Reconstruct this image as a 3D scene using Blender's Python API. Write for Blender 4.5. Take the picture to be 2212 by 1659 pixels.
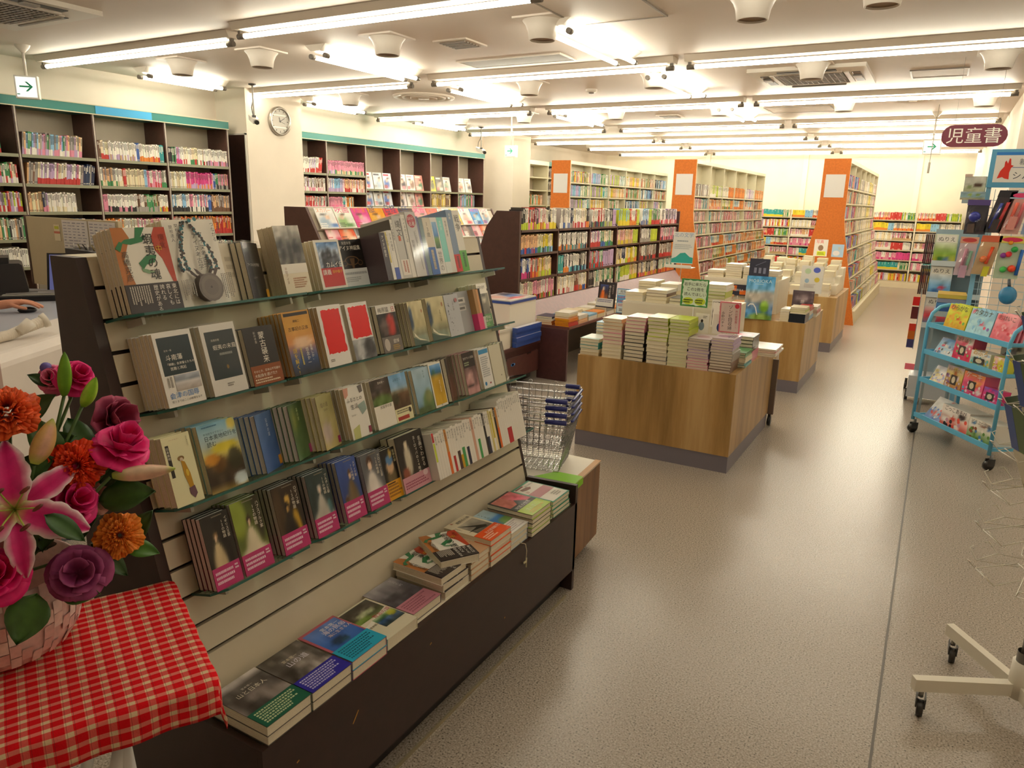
import bpy, math, random
import numpy as np
from mathutils import Vector, Matrix
R_ = random.Random(7)
sc = bpy.context.scene
for o in list(bpy.data.objects):
    bpy.data.objects.remove(o)
COL = sc.collection

# ------------------------------------------------------------------ camera
cam_d = bpy.data.cameras.new('camera')
cam = bpy.data.objects.new('camera', cam_d)
COL.objects.link(cam)
sc.camera = cam
cam_d.sensor_fit = 'HORIZONTAL'
cam_d.sensor_width = 36.0
cam_d.lens = 36.0 * 1574.676 / 2212.0
cam_d.clip_start = 0.05
cam_d.clip_end = 100.0
def _cam_matrix(a, b, c, h):
    ca, sa, cb, sb, cc, s_ = math.cos(a), math.sin(a), math.cos(b), math.sin(b), math.cos(c), math.sin(c)
    Rx = np.array([[1, 0, 0], [0, ca, -sa], [0, sa, ca]])
    Ry = np.array([[cb, 0, sb], [0, 1, 0], [-sb, 0, cb]])
    Rz = np.array([[cc, -s_, 0], [s_, cc, 0], [0, 0, 1]])
    q = Rz @ Rx @ Ry
    w = lambda v: (v[0], v[2], -v[1])
    r, d, f = w(q[0]), w(q[1]), w(q[2])
    return Matrix(((r[0], -d[0], -f[0], 0), (r[1], -d[1], -f[1], 0), (r[2], -d[2], -f[2], h), (0, 0, 0, 1)))
cam.matrix_world = _cam_matrix(0.245644871, 0.517283914, 0.0238103198, 1.56)

# ------------------------------------------------------------------ world, exposure
wd = bpy.data.worlds.new('world')
sc.world = wd
wd.use_nodes = True
wd.node_tree.nodes['Background'].inputs[0].default_value = (1.0, 0.86, 0.68, 1)
wd.node_tree.nodes['Background'].inputs[1].default_value = 0.05
sc.view_settings.view_transform = 'Standard'
sc.view_settings.look = 'None'
sc.view_settings.exposure = 0.0
sc.view_settings.gamma = 1.0
sc.view_settings.use_curve_mapping = False
TUBE_COL = (1.0, 0.94, 0.76)
TUBE_PW = 27.0
FAR_PW = 68.0
try:
    sc.cycles.use_denoising = True
    sc.cycles.max_bounces = 8
    sc.cycles.diffuse_bounces = 4
    sc.cycles.glossy_bounces = 4
    sc.cycles.transmission_bounces = 8
    sc.cycles.transparent_max_bounces = 12
    sc.cycles.caustics_reflective = False
    sc.cycles.caustics_refractive = False
    sc.cycles.sample_clamp_indirect = 6.0
except Exception:
    pass

# ------------------------------------------------------------------ helpers
def lin(c):
    if isinstance(c, str):
        c = c.lstrip('#')
        c = tuple(int(c[i:i + 2], 16) / 255 for i in (0, 2, 4))
    return tuple((x / 12.92 if x <= 0.04045 else ((x + 0.055) / 1.055) ** 2.4) for x in c[:3])
def mix(a, b, t):
    return tuple(a[i] + (b[i] - a[i]) * t for i in range(3))
def hexc(c):
    if isinstance(c, str):
        c = c.lstrip('#')
        return tuple(int(c[i:i + 2], 16) / 255 for i in (0, 2, 4))
    return c
def jit(c, a=0.06, r=None):
    r = r or R_
    c = hexc(c)
    k = r.uniform(-a, a)
    return tuple(min(1, max(0, x + k + r.uniform(-a, a) * .4)) for x in c)

MATS = {}
def vc(name, rough=0.55, spec=0.5, metal=0.0, coat=0.0, noise=None, bump=0.0):
    """principled surface coloured by the mesh's own colours, with optional fine grain"""
    if name in MATS:
        return MATS[name]
    m = bpy.data.materials.new(name)
    m.use_nodes = True
    nt = m.node_tree
    b = nt.nodes['Principled BSDF']
    at = nt.nodes.new('ShaderNodeAttribute')
    at.attribute_name = 'Col'
    b.inputs['Roughness'].default_value = rough
    b.inputs['Specular IOR Level'].default_value = spec
    b.inputs['Metallic'].default_value = metal
    b.inputs['Coat Weight'].default_value = coat
    src = at.outputs['Color']
    if noise or bump:
        sc_, amt = noise or (60.0, 0.0)
        tc = nt.nodes.new('ShaderNodeTexCoord')
        nz = nt.nodes.new('ShaderNodeTexNoise')
        nz.inputs['Scale'].default_value = sc_
        nz.inputs['Detail'].default_value = 3
        nt.links.new(tc.outputs['Object'], nz.inputs['Vector'])
        if amt:
            mr = nt.nodes.new('ShaderNodeMapRange')
            mr.inputs['From Min'].default_value = 0.3
            mr.inputs['From Max'].default_value = 0.7
            mr.inputs['To Min'].default_value = 1 - amt
            mr.inputs['To Max'].default_value = 1 + amt
            nt.links.new(nz.outputs['Fac'], mr.inputs['Value'])
            vm = nt.nodes.new('ShaderNodeVectorMath')
            vm.operation = 'SCALE'
            nt.links.new(src, vm.inputs[0])
            nt.links.new(mr.outputs['Result'], vm.inputs['Scale'])
            src = vm.outputs['Vector']
        if bump:
            bp = nt.nodes.new('ShaderNodeBump')
            bp.inputs['Strength'].default_value = bump
            bp.inputs['Distance'].default_value = 0.002
            nt.links.new(nz.outputs['Fac'], bp.inputs['Height'])
            nt.links.new(bp.outputs['Normal'], b.inputs['Normal'])
    nt.links.new(src, b.inputs['Base Color'])
    MATS[name] = m
    return m
PAPER = vc('printed_paper', 0.55, 0.4)
GLOSS = vc('glossy_print', 0.28, 0.5)
PAGES = vc('page_edges', 0.8, 0.2, noise=(400.0, 0.06))
WALLP = vc('painted_plaster', 0.85, 0.2, noise=(3.0, 0.03))
CEILM = vc('ceiling_paint', 0.55, 0.35, noise=(1.2, 0.03))
DARKW = vc('dark_laminate', 0.38, 0.5, noise=(25.0, 0.12))
CREAM = vc('cream_laminate', 0.5, 0.4, noise=(8.0, 0.03))
SHELFP = vc('painted_metal', 0.4, 0.5)
PLAST = vc('plastic', 0.35, 0.5)
CHROME = vc('chrome_wire', 0.25, 0.5, metal=1.0)
CORK = vc('orange_board', 0.7, 0.3, noise=(45.0, 0.10), bump=0.15)
PETAL = vc('petal', 0.5, 0.3, noise=(60.0, 0.12))
LEAF = vc('leaf', 0.4, 0.5, noise=(40.0, 0.2))
SKIN = vc('skin', 0.5, 0.4)
CLOTH = vc('woven_cloth', 0.9, 0.1)
WICKER = vc('painted_wicker', 0.7, 0.3, noise=(90.0, 0.08))

def emit(name, col, power):
    if name in MATS:
        return MATS[name]
    m = bpy.data.materials.new(name)
    m.use_nodes = True
    nt = m.node_tree
    nt.nodes.remove(nt.nodes['Principled BSDF'])
    e = nt.nodes.new('ShaderNodeEmission')
    e.inputs['Color'].default_value = (*col, 1)
    e.inputs['Strength'].default_value = power
    nt.links.new(e.outputs[0], nt.nodes['Material Output'].inputs[0])
    MATS[name] = m
    return m
LAMP = emit('lit_fluorescent_tube', TUBE_COL, TUBE_PW)
LAMPF = emit('lit_fluorescent_tube_bright', TUBE_COL, FAR_PW)

def wood_mat(name, c0, c1, c2, scale=(14, 14, 1.2), rough=0.35):
    m = bpy.data.materials.new(name)
    m.use_nodes = True
    nt = m.node_tree
    b = nt.nodes['Principled BSDF']
    b.inputs['Roughness'].default_value = rough
    tc = nt.nodes.new('ShaderNodeTexCoord')
    mp = nt.nodes.new('ShaderNodeMapping')
    mp.inputs['Scale'].default_value = scale
    nz = nt.nodes.new('ShaderNodeTexNoise')
    nz.inputs['Scale'].default_value = 1.0
    nz.inputs['Detail'].default_value = 6
    nz.inputs['Roughness'].default_value = 0.65
    cr = nt.nodes.new('ShaderNodeValToRGB')
    e = cr.color_ramp.elements
    e[0].position, e[0].color = 0.3, (*lin(c0), 1)
    e[1].position, e[1].color = 0.7, (*lin(c2), 1)
    x = e.new(0.5)
    x.color = (*lin(c1), 1)
    nt.links.new(tc.outputs['Object'], mp.inputs['Vector'])
    nt.links.new(mp.outputs['Vector'], nz.inputs['Vector'])
    # planks: slow steps across
    vz = nt.nodes.new('ShaderNodeTexNoise')
    vz.inputs['Scale'].default_value = 0.35
    vz.inputs['Detail'].default_value = 1
    nt.links.new(mp.outputs['Vector'], vz.inputs['Vector'])
    ad = nt.nodes.new('ShaderNodeMath')
    ad.operation = 'ADD'
    nt.links.new(nz.outputs['Fac'], ad.inputs[0])
    s2 = nt.nodes.new('ShaderNodeMath')
    s2.operation = 'MULTIPLY_ADD'
    s2.inputs[1].default_value = 0.7
    s2.inputs[2].default_value = -0.35
    nt.links.new(vz.outputs['Fac'], s2.inputs[0])
    nt.links.new(s2.outputs[0], ad.inputs[1])
    nt.links.new(ad.outputs[0], cr.inputs['Fac'])
    nt.links.new(cr.outputs['Color'], b.inputs['Base Color'])
    MATS[name] = m
    return m
WOOD = wood_mat('oak_laminate', '#8a6a3c', '#ab8650', '#c2a06a', scale=(9, 9, .7))
WOODB = wood_mat('brown_woodgrain', '#6a4a2e', '#7d5837', '#8b6541', scale=(30, 30, 2), rough=0.45)

def floor_mat():
    m = bpy.data.materials.new('speckled_vinyl')
    m.use_nodes = True
    nt = m.node_tree
    b = nt.nodes['Principled BSDF']
    tc = nt.nodes.new('ShaderNodeTexCoord')
    n1 = nt.nodes.new('ShaderNodeTexNoise')
    n1.inputs['Scale'].default_value = 170.0
    n1.inputs['Detail'].default_value = 2
    n2 = nt.nodes.new('ShaderNodeTexNoise')
    n2.inputs['Scale'].default_value = 1.1
    n2.inputs['Detail'].default_value = 3
    for n in (n1, n2):
        nt.links.new(tc.outputs['Object'], n.inputs['Vector'])
    cr = nt.nodes.new('ShaderNodeValToRGB')
    e = cr.color_ramp.elements
    e[0].position, e[0].color = 0.30, (*lin('#3b352f'), 1)
    e[1].position, e[1].color = 0.66, (*lin('#b9ada0'), 1)
    for p, c in ((0.38, '#8d8377'), (0.52, '#a2978a')):
        x = e.new(p)
        x.color = (*lin(c), 1)
    nt.links.new(n1.outputs['Fac'], cr.inputs['Fac'])
    nt.links.new(cr.outputs['Color'], b.inputs['Base Color'])
    mr = nt.nodes.new('ShaderNodeMapRange')
    mr.inputs['From Min'].default_value = 0.3
    mr.inputs['From Max'].default_value = 0.7
    mr.inputs['To Min'].default_value = 0.20
    mr.inputs['To Max'].default_value = 0.34
    nt.links.new(n2.outputs['Fac'], mr.inputs['Value'])
    b.inputs['Roughness'].default_value = 0.27
    wv = nt.nodes.new('ShaderNodeTexNoise')
    wv.inputs['Scale'].default_value = 5.0
    nt.links.new(tc.outputs['Object'], wv.inputs['Vector'])
    bp = nt.nodes.new('ShaderNodeBump')
    bp.inputs['Strength'].default_value = 0.05
    bp.inputs['Distance'].default_value = 0.003
    nt.links.new(wv.outputs['Fac'], bp.inputs['Height'])
    nt.links.new(bp.outputs['Normal'], b.inputs['Normal'])
    MATS['floor'] = m
    return m
FLOORM = floor_mat()

def glass_mat(name, col, rough=0.02, alpha_like=0.85):
    """thin clear sheet: mostly transparent with a reflecting face"""
    m = bpy.data.materials.new(name)
    m.use_nodes = True
    nt = m.node_tree
    nt.nodes.remove(nt.nodes['Principled BSDF'])
    tr = nt.nodes.new('ShaderNodeBsdfTransparent')
    tr.inputs['Color'].default_value = (*col, 1)
    gl = nt.nodes.new('ShaderNodeBsdfGlossy')
    gl.inputs['Roughness'].default_value = rough
    fr = nt.nodes.new('ShaderNodeLayerWeight')
    fr.inputs['Blend'].default_value = 0.2
    mx = nt.nodes.new('ShaderNodeMixShader')
    mul = nt.nodes.new('ShaderNodeMath')
    mul.operation = 'MULTIPLY_ADD'
    mul.inputs[1].default_value = 0.5
    mul.inputs[2].default_value = 1 - alpha_like
    nt.links.new(fr.outputs['Facing'], mul.inputs[0])
    nt.links.new(mul.outputs[0], mx.inputs['Fac'])
    nt.links.new(tr.outputs[0], mx.inputs[1])
    nt.links.new(gl.outputs[0], mx.inputs[2])
    nt.links.new(mx.outputs[0], nt.nodes['Material Output'].inputs[0])
    MATS[name] = m
    return m
GLASS = glass_mat('shelf_glass', (0.80, 0.93, 0.87), alpha_like=0.97)
FILM = glass_mat('clear_film', (0.99, 0.99, 0.99), rough=0.08, alpha_like=0.995)
def mirror_mat():
    m = bpy.data.materials.new('mirror_silver')
    m.use_nodes = True
    b = m.node_tree.nodes['Principled BSDF']
    b.inputs['Metallic'].default_value = 1
    b.inputs['Roughness'].default_value = 0.02
    b.inputs['Base Color'].default_value = (.75, .76, .74, 1)
    return m
MIRROR = mirror_mat()

# ---- glyph shapes of the built-in font, one triangulated outline per character
_GC = {}
_gcu = bpy.data.curves.new('glyph', 'FONT')
_gcu.resolution_u = 2
_gob = bpy.data.objects.new('glyph', _gcu)
COL.objects.link(_gob)
def glyph(ch):
    if ch in _GC:
        return _GC[ch]
    _gcu.body = ch
    dg = _dg
    dg.update()
    me = bpy.data.meshes.new_from_object(_gob.evaluated_get(dg))
    n = len(me.vertices)
    if n == 0:
        _GC[ch] = None
        return None
    co = np.empty(n * 3)
    me.vertices.foreach_get('co', co)
    v = co.reshape(-1, 3)[:, :2]
    f = [tuple(p.vertices) for p in me.polygons]
    bpy.data.meshes.remove(me)
    _GC[ch] = (v, f)
    return _GC[ch]
_dg = bpy.context.evaluated_depsgraph_get()


class MB:
    """collects faces with colours and links them as ONE mesh object"""
    def __init__(s):
        s.v, s.f, s.c, s.sm = [], [], [], []
    def face(s, pts, col, smooth=False):
        b = len(s.v)
        s.v.extend(tuple(p) for p in pts)
        s.f.append(tuple(range(b, b + len(pts))))
        s.c.append(col)
        s.sm.append(smooth)
        return s
    def box(s, x0, y0, z0, x1, y1, z1, col, cols=None):
        p = [(x0, y0, z0), (x1, y0, z0), (x1, y1, z0), (x0, y1, z0), (x0, y0, z1), (x1, y0, z1), (x1, y1, z1), (x0, y1, z1)]
        b = len(s.v)
        s.v.extend(p)
        for k, q in (('b', (0, 3, 2, 1)), ('t', (4, 5, 6, 7)), ('f', (0, 1, 5, 4)), ('k', (2, 3, 7, 6)), ('l', (3, 0, 4, 7)), ('r', (1, 2, 6, 5))):
            s.f.append(tuple(b + i for i in q))
            s.c.append((cols or {}).get(k, col))
            s.sm.append(False)
        return s
    def obox(s, P, ux, uy, uz, col, cols=None):
        """box from corner P along three edge vectors"""
        P, ux, uy, uz = (np.array(a, float) for a in (P, ux, uy, uz))
        p = [P, P + ux, P + ux + uy, P + uy, P + uz, P + ux + uz, P + ux + uy + uz, P + uy + uz]
        b = len(s.v)
        s.v.extend(tuple(a) for a in p)
        for k, q in (('b', (0, 3, 2, 1)), ('t', (4, 5, 6, 7)), ('f', (0, 1, 5, 4)), ('k', (2, 3, 7, 6)), ('l', (3, 0, 4, 7)), ('r', (1, 2, 6, 5))):
            s.f.append(tuple(b + i for i in q))
            s.c.append((cols or {}).get(k, col))
            s.sm.append(False)
        return s
    def prism(s, pts, axis, a, b_, col, side=None):
        """outline of 2-D points pushed along axis from a to b_. axis 'y': pts are (x,z); 'x': (y,z); 'z': (x,y)"""
        def P(p, t):
            return {'y': (p[0], t, p[1]), 'x': (t, p[0], p[1]), 'z': (p[0], p[1], t)}[axis]
        n = len(pts)
        b = len(s.v)
        s.v.extend(P(p, a) for p in pts)
        s.v.extend(P(p, b_) for p in pts)
        s.f.append(tuple(range(b, b + n)))
        s.c.append(col)
        s.f.append(tuple(range(b + 2 * n - 1, b + n - 1, -1)))
        s.c.append(col)
        s.sm += [False, False]
        for i in range(n):
            j = (i + 1) % n
            s.f.append((b + i, b + n + i, b + n + j, b + j))
            s.c.append(side or col)
            s.sm.append(False)
        return s
    def tube(s, pts, r, n, col, caps=True, closed=False, smooth=True):
        pts = [np.array(p, float) for p in pts]
        m = len(pts)
        rs = r if isinstance(r, (list, tuple)) else [r] * m
        b = len(s.v)
        prev = None
        for i, p in enumerate(pts):
            if closed:
                d = pts[(i + 1) % m] - pts[i - 1]
            else:
                d = pts[min(i + 1, m - 1)] - pts[max(i - 1, 0)]
            d = d / (np.linalg.norm(d) + 1e-12)
            if prev is None:
                a = np.array((0, 0, 1.0)) if abs(d[2]) < 0.9 else np.array((1.0, 0, 0))
                u = np.cross(d, a)
            else:
                u = prev - d * (prev @ d)
            u = u / (np.linalg.norm(u) + 1e-12)
            prev = u
            w = np.cross(d, u)
            for k in range(n):
                t = 2 * math.pi * (k + .5) / n
                s.v.append(tuple(p + (u * math.cos(t) + w * math.sin(t)) * rs[i]))
        rings = m if closed else m - 1
        for i in range(rings):
            i2 = (i + 1) % m
            for k in range(n):
                k2 = (k + 1) % n
                s.f.append((b + i * n + k, b + i * n + k2, b + i2 * n + k2, b + i2 * n + k))
                s.c.append(col)
                s.sm.append(smooth and n > 4)
        if caps and not closed:
            s.f.append(tuple(b + k for k in range(n - 1, -1, -1)))
            s.f.append(tuple(b + (m - 1) * n + k for k in range(n)))
            s.c += [col, col]
            s.sm += [False, False]
        return s
    def lathe(s, prof, n, col, M=None, cols=None, smooth=True):
        """profile of (r,z) turned about z; M places it"""
        b = len(s.v)
        for r, z in prof:
            for k in range(n):
                t = 2 * math.pi * k / n
                p = Vector((r * math.cos(t), r * math.sin(t), z))
                s.v.append(tuple(M @ p) if M is not None else tuple(p))
        for i in range(len(prof) - 1):
            for k in range(n):
                k2 = (k + 1) % n
                s.f.append((b + i * n + k, b + i * n + k2, b + (i + 1) * n + k2, b + (i + 1) * n + k))
                s.c.append(cols[i] if cols else col)
                s.sm.append(smooth)
        return s
    def grid(s, O, ux, uy, nx, ny, fn, smooth=False):
        """nx x ny patch with colours fn(u,v) at its corners (print that is not flat colour)"""
        O, ux, uy = (np.array(a, float) for a in (O, ux, uy))
        b = len(s.v)
        cs = []
        for j in range(ny + 1):
            for i in range(nx + 1):
                s.v.append(tuple(O + ux * (i / nx) + uy * (j / ny)))
                cs.append(fn(i / nx, j / ny))
        for j in range(ny):
            for i in range(nx):
                q = (j * (nx + 1) + i, j * (nx + 1) + i + 1, (j + 1) * (nx + 1) + i + 1, (j + 1) * (nx + 1) + i)
                s.f.append(tuple(b + k for k in q))
                s.c.append([cs[k] for k in q])
                s.sm.append(smooth)
        return s
    def ball(s, c, r, n, m, col, sq=(1, 1, 1), M=None):
        prof = [(max(1e-4, math.sin(math.pi * i / m)) * r, -math.cos(math.pi * i / m) * r) for i in range(m + 1)]
        X = Matrix.Translation(Vector(c)) @ (M if M is not None else Matrix.Identity(4)) @ Matrix.Diagonal((*sq, 1))
        return s.lathe(prof, n, col, X)
    def text(s, st, O, ux, uy, size, col, vertical=False, adv=1.0, track=None):
        """flat lettering. O: lower-left of the first character, ux/uy unit vectors of the page"""
        O, ux, uy = (np.array(a, float) for a in (O, ux, uy))
        x = y = 0.0
        for ch in st:
            if ch == ' ':
                if vertical:
                    y -= size * .5
                else:
                    x += size * .4
                continue
            g = glyph(ch)
            if g is None:
                continue
            v, f = g
            wide = ord(ch) > 0x2000
            if vertical:
                if ch in 'ー—':
                    vv = np.stack([v[:, 1] + .12, .9 - v[:, 0]], 1)
                elif not wide:
                    vv = v + np.array([.5 - (v[:, 0].max() + v[:, 0].min()) / 2, 0])
                else:
                    vv = v
                if ch in 'っッょョゃャゅュ、。':
                    vv = vv + np.array([.12, .12])
                off = (0, y)
            else:
                vv = v
                off = (x, 0)
            P = O + np.outer(vv[:, 0] * size + off[0], ux) + np.outer(vv[:, 1] * size + off[1], uy)
            b = len(s.v)
            s.v.extend(map(tuple, P))
            for q in f:
                s.f.append(tuple(b + k for k in q))
                s.c.append(col)
                s.sm.append(False)
            if vertical:
                y -= size * adv
            else:
                x += size * (adv if wide else v[:, 0].max() + .07)
        return s
    def move(s, M, start=0):
        for i in range(start, len(s.v)):
            s.v[i] = tuple(M @ Vector(s.v[i]))
        return s
    def mesh(s, name):
        me = bpy.data.meshes.new(name)
        me.from_pydata(s.v, [], s.f)
        n = len(me.loops)
        a = np.ones((n, 4), np.float32)
        k = 0
        cache = {}
        def L(c):
            key = c if isinstance(c, str) else tuple(c)
            if key not in cache:
                cache[key] = lin(c)
            return cache[key]
        for f, c in zip(s.f, s.c):
            m = len(f)
            if isinstance(c, list):
                for i in range(m):
                    a[k + i, :3] = L(c[i])
            else:
                a[k:k + m, :3] = L(c)
            k += m
        at = me.color_attributes.new('Col', 'FLOAT_COLOR', 'CORNER')
        at.data.foreach_set('color', a.ravel())
        me.polygons.foreach_set('use_smooth', s.sm)
        me.update()
        return me
    def build(s, name, mat, parent=None, **tags):
        me = s.mesh(name)
        me.materials.append(mat)
        return put(name, me, parent, **tags)
def put(name, me, parent=None, label=None, cat=None, group=None, kind=None, loc=None):
    o = bpy.data.objects.new(name, me)
    COL.objects.link(o)
    if parent is not None:
        o.parent = parent
    if loc is not None:
        o.location = loc
    tag(o, label, cat, group, kind)
    return o
def tag(o, label=None, cat=None, group=None, kind=None):
    if label: o['label'] = label
    if cat: o['category'] = cat
    if group: o['group'] = group
    if kind: o['kind'] = kind
    return o
def thing(name, label, cat, loc=(0, 0, 0), rotz=0.0, group=None, M=None):
    o = bpy.data.objects.new(name, None)
    o.empty_display_size = 0.05
    COL.objects.link(o)
    if M is not None:
        o.matrix_world = M
    else:
        o.location = loc
        o.rotation_euler = (0, 0, rotz)
    return tag(o, label, cat, group)
def dup(o, parent=None, label=None, group=None):
    c = o.copy()
    COL.objects.link(c)
    if parent is not None:
        c.parent = parent
    for ch in list(o.children):
        dup(ch, c)
    if label: c['label'] = label
    if group: c['group'] = group
    return c
def frame(O, ux, uy, uz):
    ux, uy, uz = Vector(ux), Vector(uy), Vector(uz)
    return Matrix(((ux.x, uy.x, uz.x, O[0]), (ux.y, uy.y, uz.y, O[1]), (ux.z, uy.z, uz.z, O[2]), (0, 0, 0, 1)))
_ONES = ['', 'first', 'second', 'third', 'fourth', 'fifth', 'sixth', 'seventh', 'eighth', 'ninth', 'tenth', 'eleventh', 'twelfth', 'thirteenth', 'fourteenth', 'fifteenth', 'sixteenth', 'seventeenth', 'eighteenth', 'nineteenth']
_TENS = {2: 'twenty', 3: 'thirty', 4: 'forty', 5: 'fifty', 6: 'sixty', 7: 'seventy'}
def nth(n):
    if n < 20:
        return _ONES[n]
    t, u = divmod(n, 10)
    return _TENS[t] + ('-' + _ONES[u] if u else '')[0:] if u else _TENS[t][:-1] + 'ieth'
# ================================================================== the room
CEIL = 2.72
WX, RX, FY, BY = -7.45, 3.4, 17.6, -2.6
MB().face([(WX, BY, 0), (RX, BY, 0), (RX, FY, 0), (WX, FY, 0)], '#999999').build('floor', FLOORM, kind='structure')
MB().box(WX, BY, CEIL, RX, FY, CEIL + .1, '#e3d6c9').build('ceiling', CEILM, kind='structure')
wc = '#e9dccb'
MB().box(WX - .12, BY, 0, WX, FY, CEIL, wc).build('wall_left', WALLP, kind='structure')
MB().box(WX, FY, 0, RX, FY + .12, CEIL, '#f6ecd6').build('wall_back', WALLP, kind='structure')
MB().box(RX, BY, 0, RX + .12, FY, CEIL, wc).build('wall_right', WALLP, kind='structure')
MB().box(WX, BY - .12, 0, RX, BY, CEIL, wc).build('wall_front', WALLP, kind='structure')
# the right wall stands forward from the aisle's far end
MB().box(.52, 8.8, 0, RX, 17.0, CEIL, wc).build('wall_aisle', WALLP, kind='structure')
MB().box(.036, -2.6, 0.0002, .044, 17.2, .0012, '#5d564e').build('trim_1', SHELFP, kind='structure')
# columns
MB().box(WX, 6.02, 0, -6.95, 6.86, CEIL, '#eadfce').build('column', WALLP, kind='structure')
MB().box(WX, 11.84, 0, -6.82, 12.48, CEIL, '#eadfce').build('column', WALLP, kind='structure')
# faint pilaster strips on the far wall
for i, x in enumerate((-4.9, -2.75, -.55)):
    MB().box(x - .05, FY - .05, 0, x + .05, FY, CEIL, '#fbf2dd').build('trim_%d' % (i + 2), WALLP, kind='structure')

# ------------------------------------------------------------------ fluorescent lights
def long_light(x0, y, k, row, x1=None):
    x1 = x1 or x0 + 2.367
    t = thing('fluorescent_light', 'long tube light, %s from left wall in the %s ceiling row' % (nth(k), row), 'light', ((x0 + x1) / 2, y, CEIL), group='long tube lights on the ceiling')
    L = (x1 - x0) / 2
    b = MB()
    b.prism([(-.075, -.001), (.075, -.001), (.05, -.048), (-.05, -.048)], 'x', -L - .03, L + .03, '#d9cdbd')
    b.build('batten', SHELFP, t)
    MB().tube([(-L + .04, 0, -.084), (L - .04, 0, -.084)], .0165, 10, '#ffffff').build('tube', LAMPF if y > 8 else LAMP, t)
    for sx in (-1, 1):
        h = MB()
        h.tube([(sx * (L - .045), 0, -.084), (sx * (L + .02), 0, -.084)], .02, 10, '#6d655b')
        h.box(sx * L - .012, -.012, -.085, sx * L + .012, .012, -.046, '#6d655b')
        h.build('socket', PLAST, t)
    return t
ORD = 'overhead nearest second third fourth fifth sixth farthest'.split()
for y, od in zip((1.45, 3.85, 6.15, 8.6, 11.0, 13.0, 14.6, 16.35), ORD):
    spans = [(-7.2, -4.72), (-4.45, -2.08), (-1.93, .43)]
    if y < 2: spans[0] = (-6.9, -4.62)
    if y > 12.5: spans[0] = (-7.0, -4.62)
    if y > 14: spans[0] = (-6.6, -4.62)
    if y < 8: spans += [(.58, 2.95)]
    for k, (x0, x1) in enumerate(spans):
        long_light(x0, y + (.15 if (k == 0 and y < 4) else 0), k + 1, od, x1)
def short_light(x, y0, y1, lab, twin=True):
    t = thing('twin_tube_light', lab, 'light', (x, (y0 + y1) / 2, CEIL), group='short twin tube lights on the ceiling')
    L = (y1 - y0) / 2
    MB().prism([(-.11, -.001), (.11, -.001), (.045, -.05), (-.045, -.05)], 'y', -L - .02, L + .02, '#e6dccd').build('batten', SHELFP, t)
    for dx in (-.075, .075):
        MB().tube([(dx, -L + .05, -.082), (dx, L - .04, -.082)], .0165, 10, '#ffffff').build('tube', LAMP, t)
        for sy in (-1, 1):
            MB().tube([(dx, sy * (L - .05), -.082), (dx, sy * (L - .005), -.082)], .02, 8, '#6d655b').build('socket', PLAST, t)

for j, (y0, y1) in enumerate(((4.6, 5.85), (6.5, 7.82), (8.9, 10.2))):
    for i, x in enumerate((-6.82, -4.46, -2.34)):
        short_light(x, y0 + (.1 if i == 0 else 0) + (.25 if i == 0 and j == 1 else 0), y1 - (.25 if i == 0 and j == 0 else 0) - (.02 if i else 0), 'short twin tube light along the aisle, %s from left wall, %s line from the front' % (nth(i + 1), nth(j + 1)))

# ------------------------------------------------------------------ ceiling fittings
def nozzle(x, y, lab):
    t = thing('ceiling_nozzle', lab, 'air nozzle', (x, y, CEIL), group='white flared nozzles in a grid on the ceiling')
    MB().box(-.15, -.15, -.012, .15, .15, 0, '#e3d8cb').build('plate', SHELFP, t)
    MB().lathe([(.135, -.012), (.115, -.035), (.098, -.075), (.088, -.13), (.08, -.13), (.082, -.11)], 20, '#e9e0d4').build('cone', SHELFP, t)
    MB().lathe([(.081, -.118), (.001, -.118)], 20, '#6b4a25').build('throat', SHELFP, t)
NZX = (-6.1, -5.08, -3.75, -2.45, -1.1, .2)
for j, y in enumerate((4.6, 6.8, 9.08)):
    for i, x in enumerate(NZX):
        if (i, j) in ((1, 1), (5, 0)):
            continue
        nozzle(x, y, 'white flared nozzle, %s from left wall in the %s line from the front' % (nth(i + 1), nth(j + 1)))
nozzle(-.43, 4.56, 'white flared nozzle cut off by the top edge near the middle panel')

def cassette(x0, y0, x1, y1, lab):
    t = thing('air_conditioner', lab, 'air conditioner', ((x0 + x1) / 2, (y0 + y1) / 2, CEIL))
    a, b = (x1 - x0) / 2, (y1 - y0) / 2
    m = MB()
    m.box(-a, -b, -.03, a, b, 0, '#e7dfd2')
    m.build('casing', SHELFP, t)
    g = MB()
    gx, gy = a * .58, b * .55
    g.box(-gx, -gy, -.036, gx, gy, -.03, '#57504a')
    g.build('grille', SHELFP, t)
    n = 12
    lv = MB()
    for k in range(n):
        xx = -gx + (k + .5) * 2 * gx / n
        lv.box(xx - .004, -gy, -.041, xx + .004, gy, -.036, '#a39a90')
        yy = -gy + (k + .5) * 2 * gy / n
        lv.box(-gx, yy - .004, -.042, gx, yy + .004, -.037, '#a39a90')
    lv.build('grille_mesh', SHELFP, t)
    fr = MB()
    for x, y, w, h in ((0, -gy - .03, gx, .02), (0, gy + .03, gx, .02), (-gx - .03, 0, .02, gy), (gx + .03, 0, .02, gy)):
        fr.box(x - w, y - h, -.038, x + w, y + h, -.03, '#d8cfc2')
    fr.build('grille_frame', SHELFP, t)
    for k, (x, y, w, h) in enumerate(((0, -b + .11, a * .5, .035), (0, b - .11, a * .5, .035), (-a + .1, 0, .035, b * .5), (a - .1, 0, .035, b * .5))):
        MB().box(x - w, y - h, -.034, x + w, y + h, -.03, '#2b2622').box(x - w, y - h * .4, -.045, x + w, y + h * .1, -.032, '#8d8479').build('louver', SHELFP, t)
cassette(-1.66, 6.92, -.71, 7.9, 'square ceiling air conditioner with wire grille over the aisle')
cassette(-6.1, 2.45, -5.03, 3.22, 'square ceiling air conditioner cut off by the top left corner')

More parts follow.
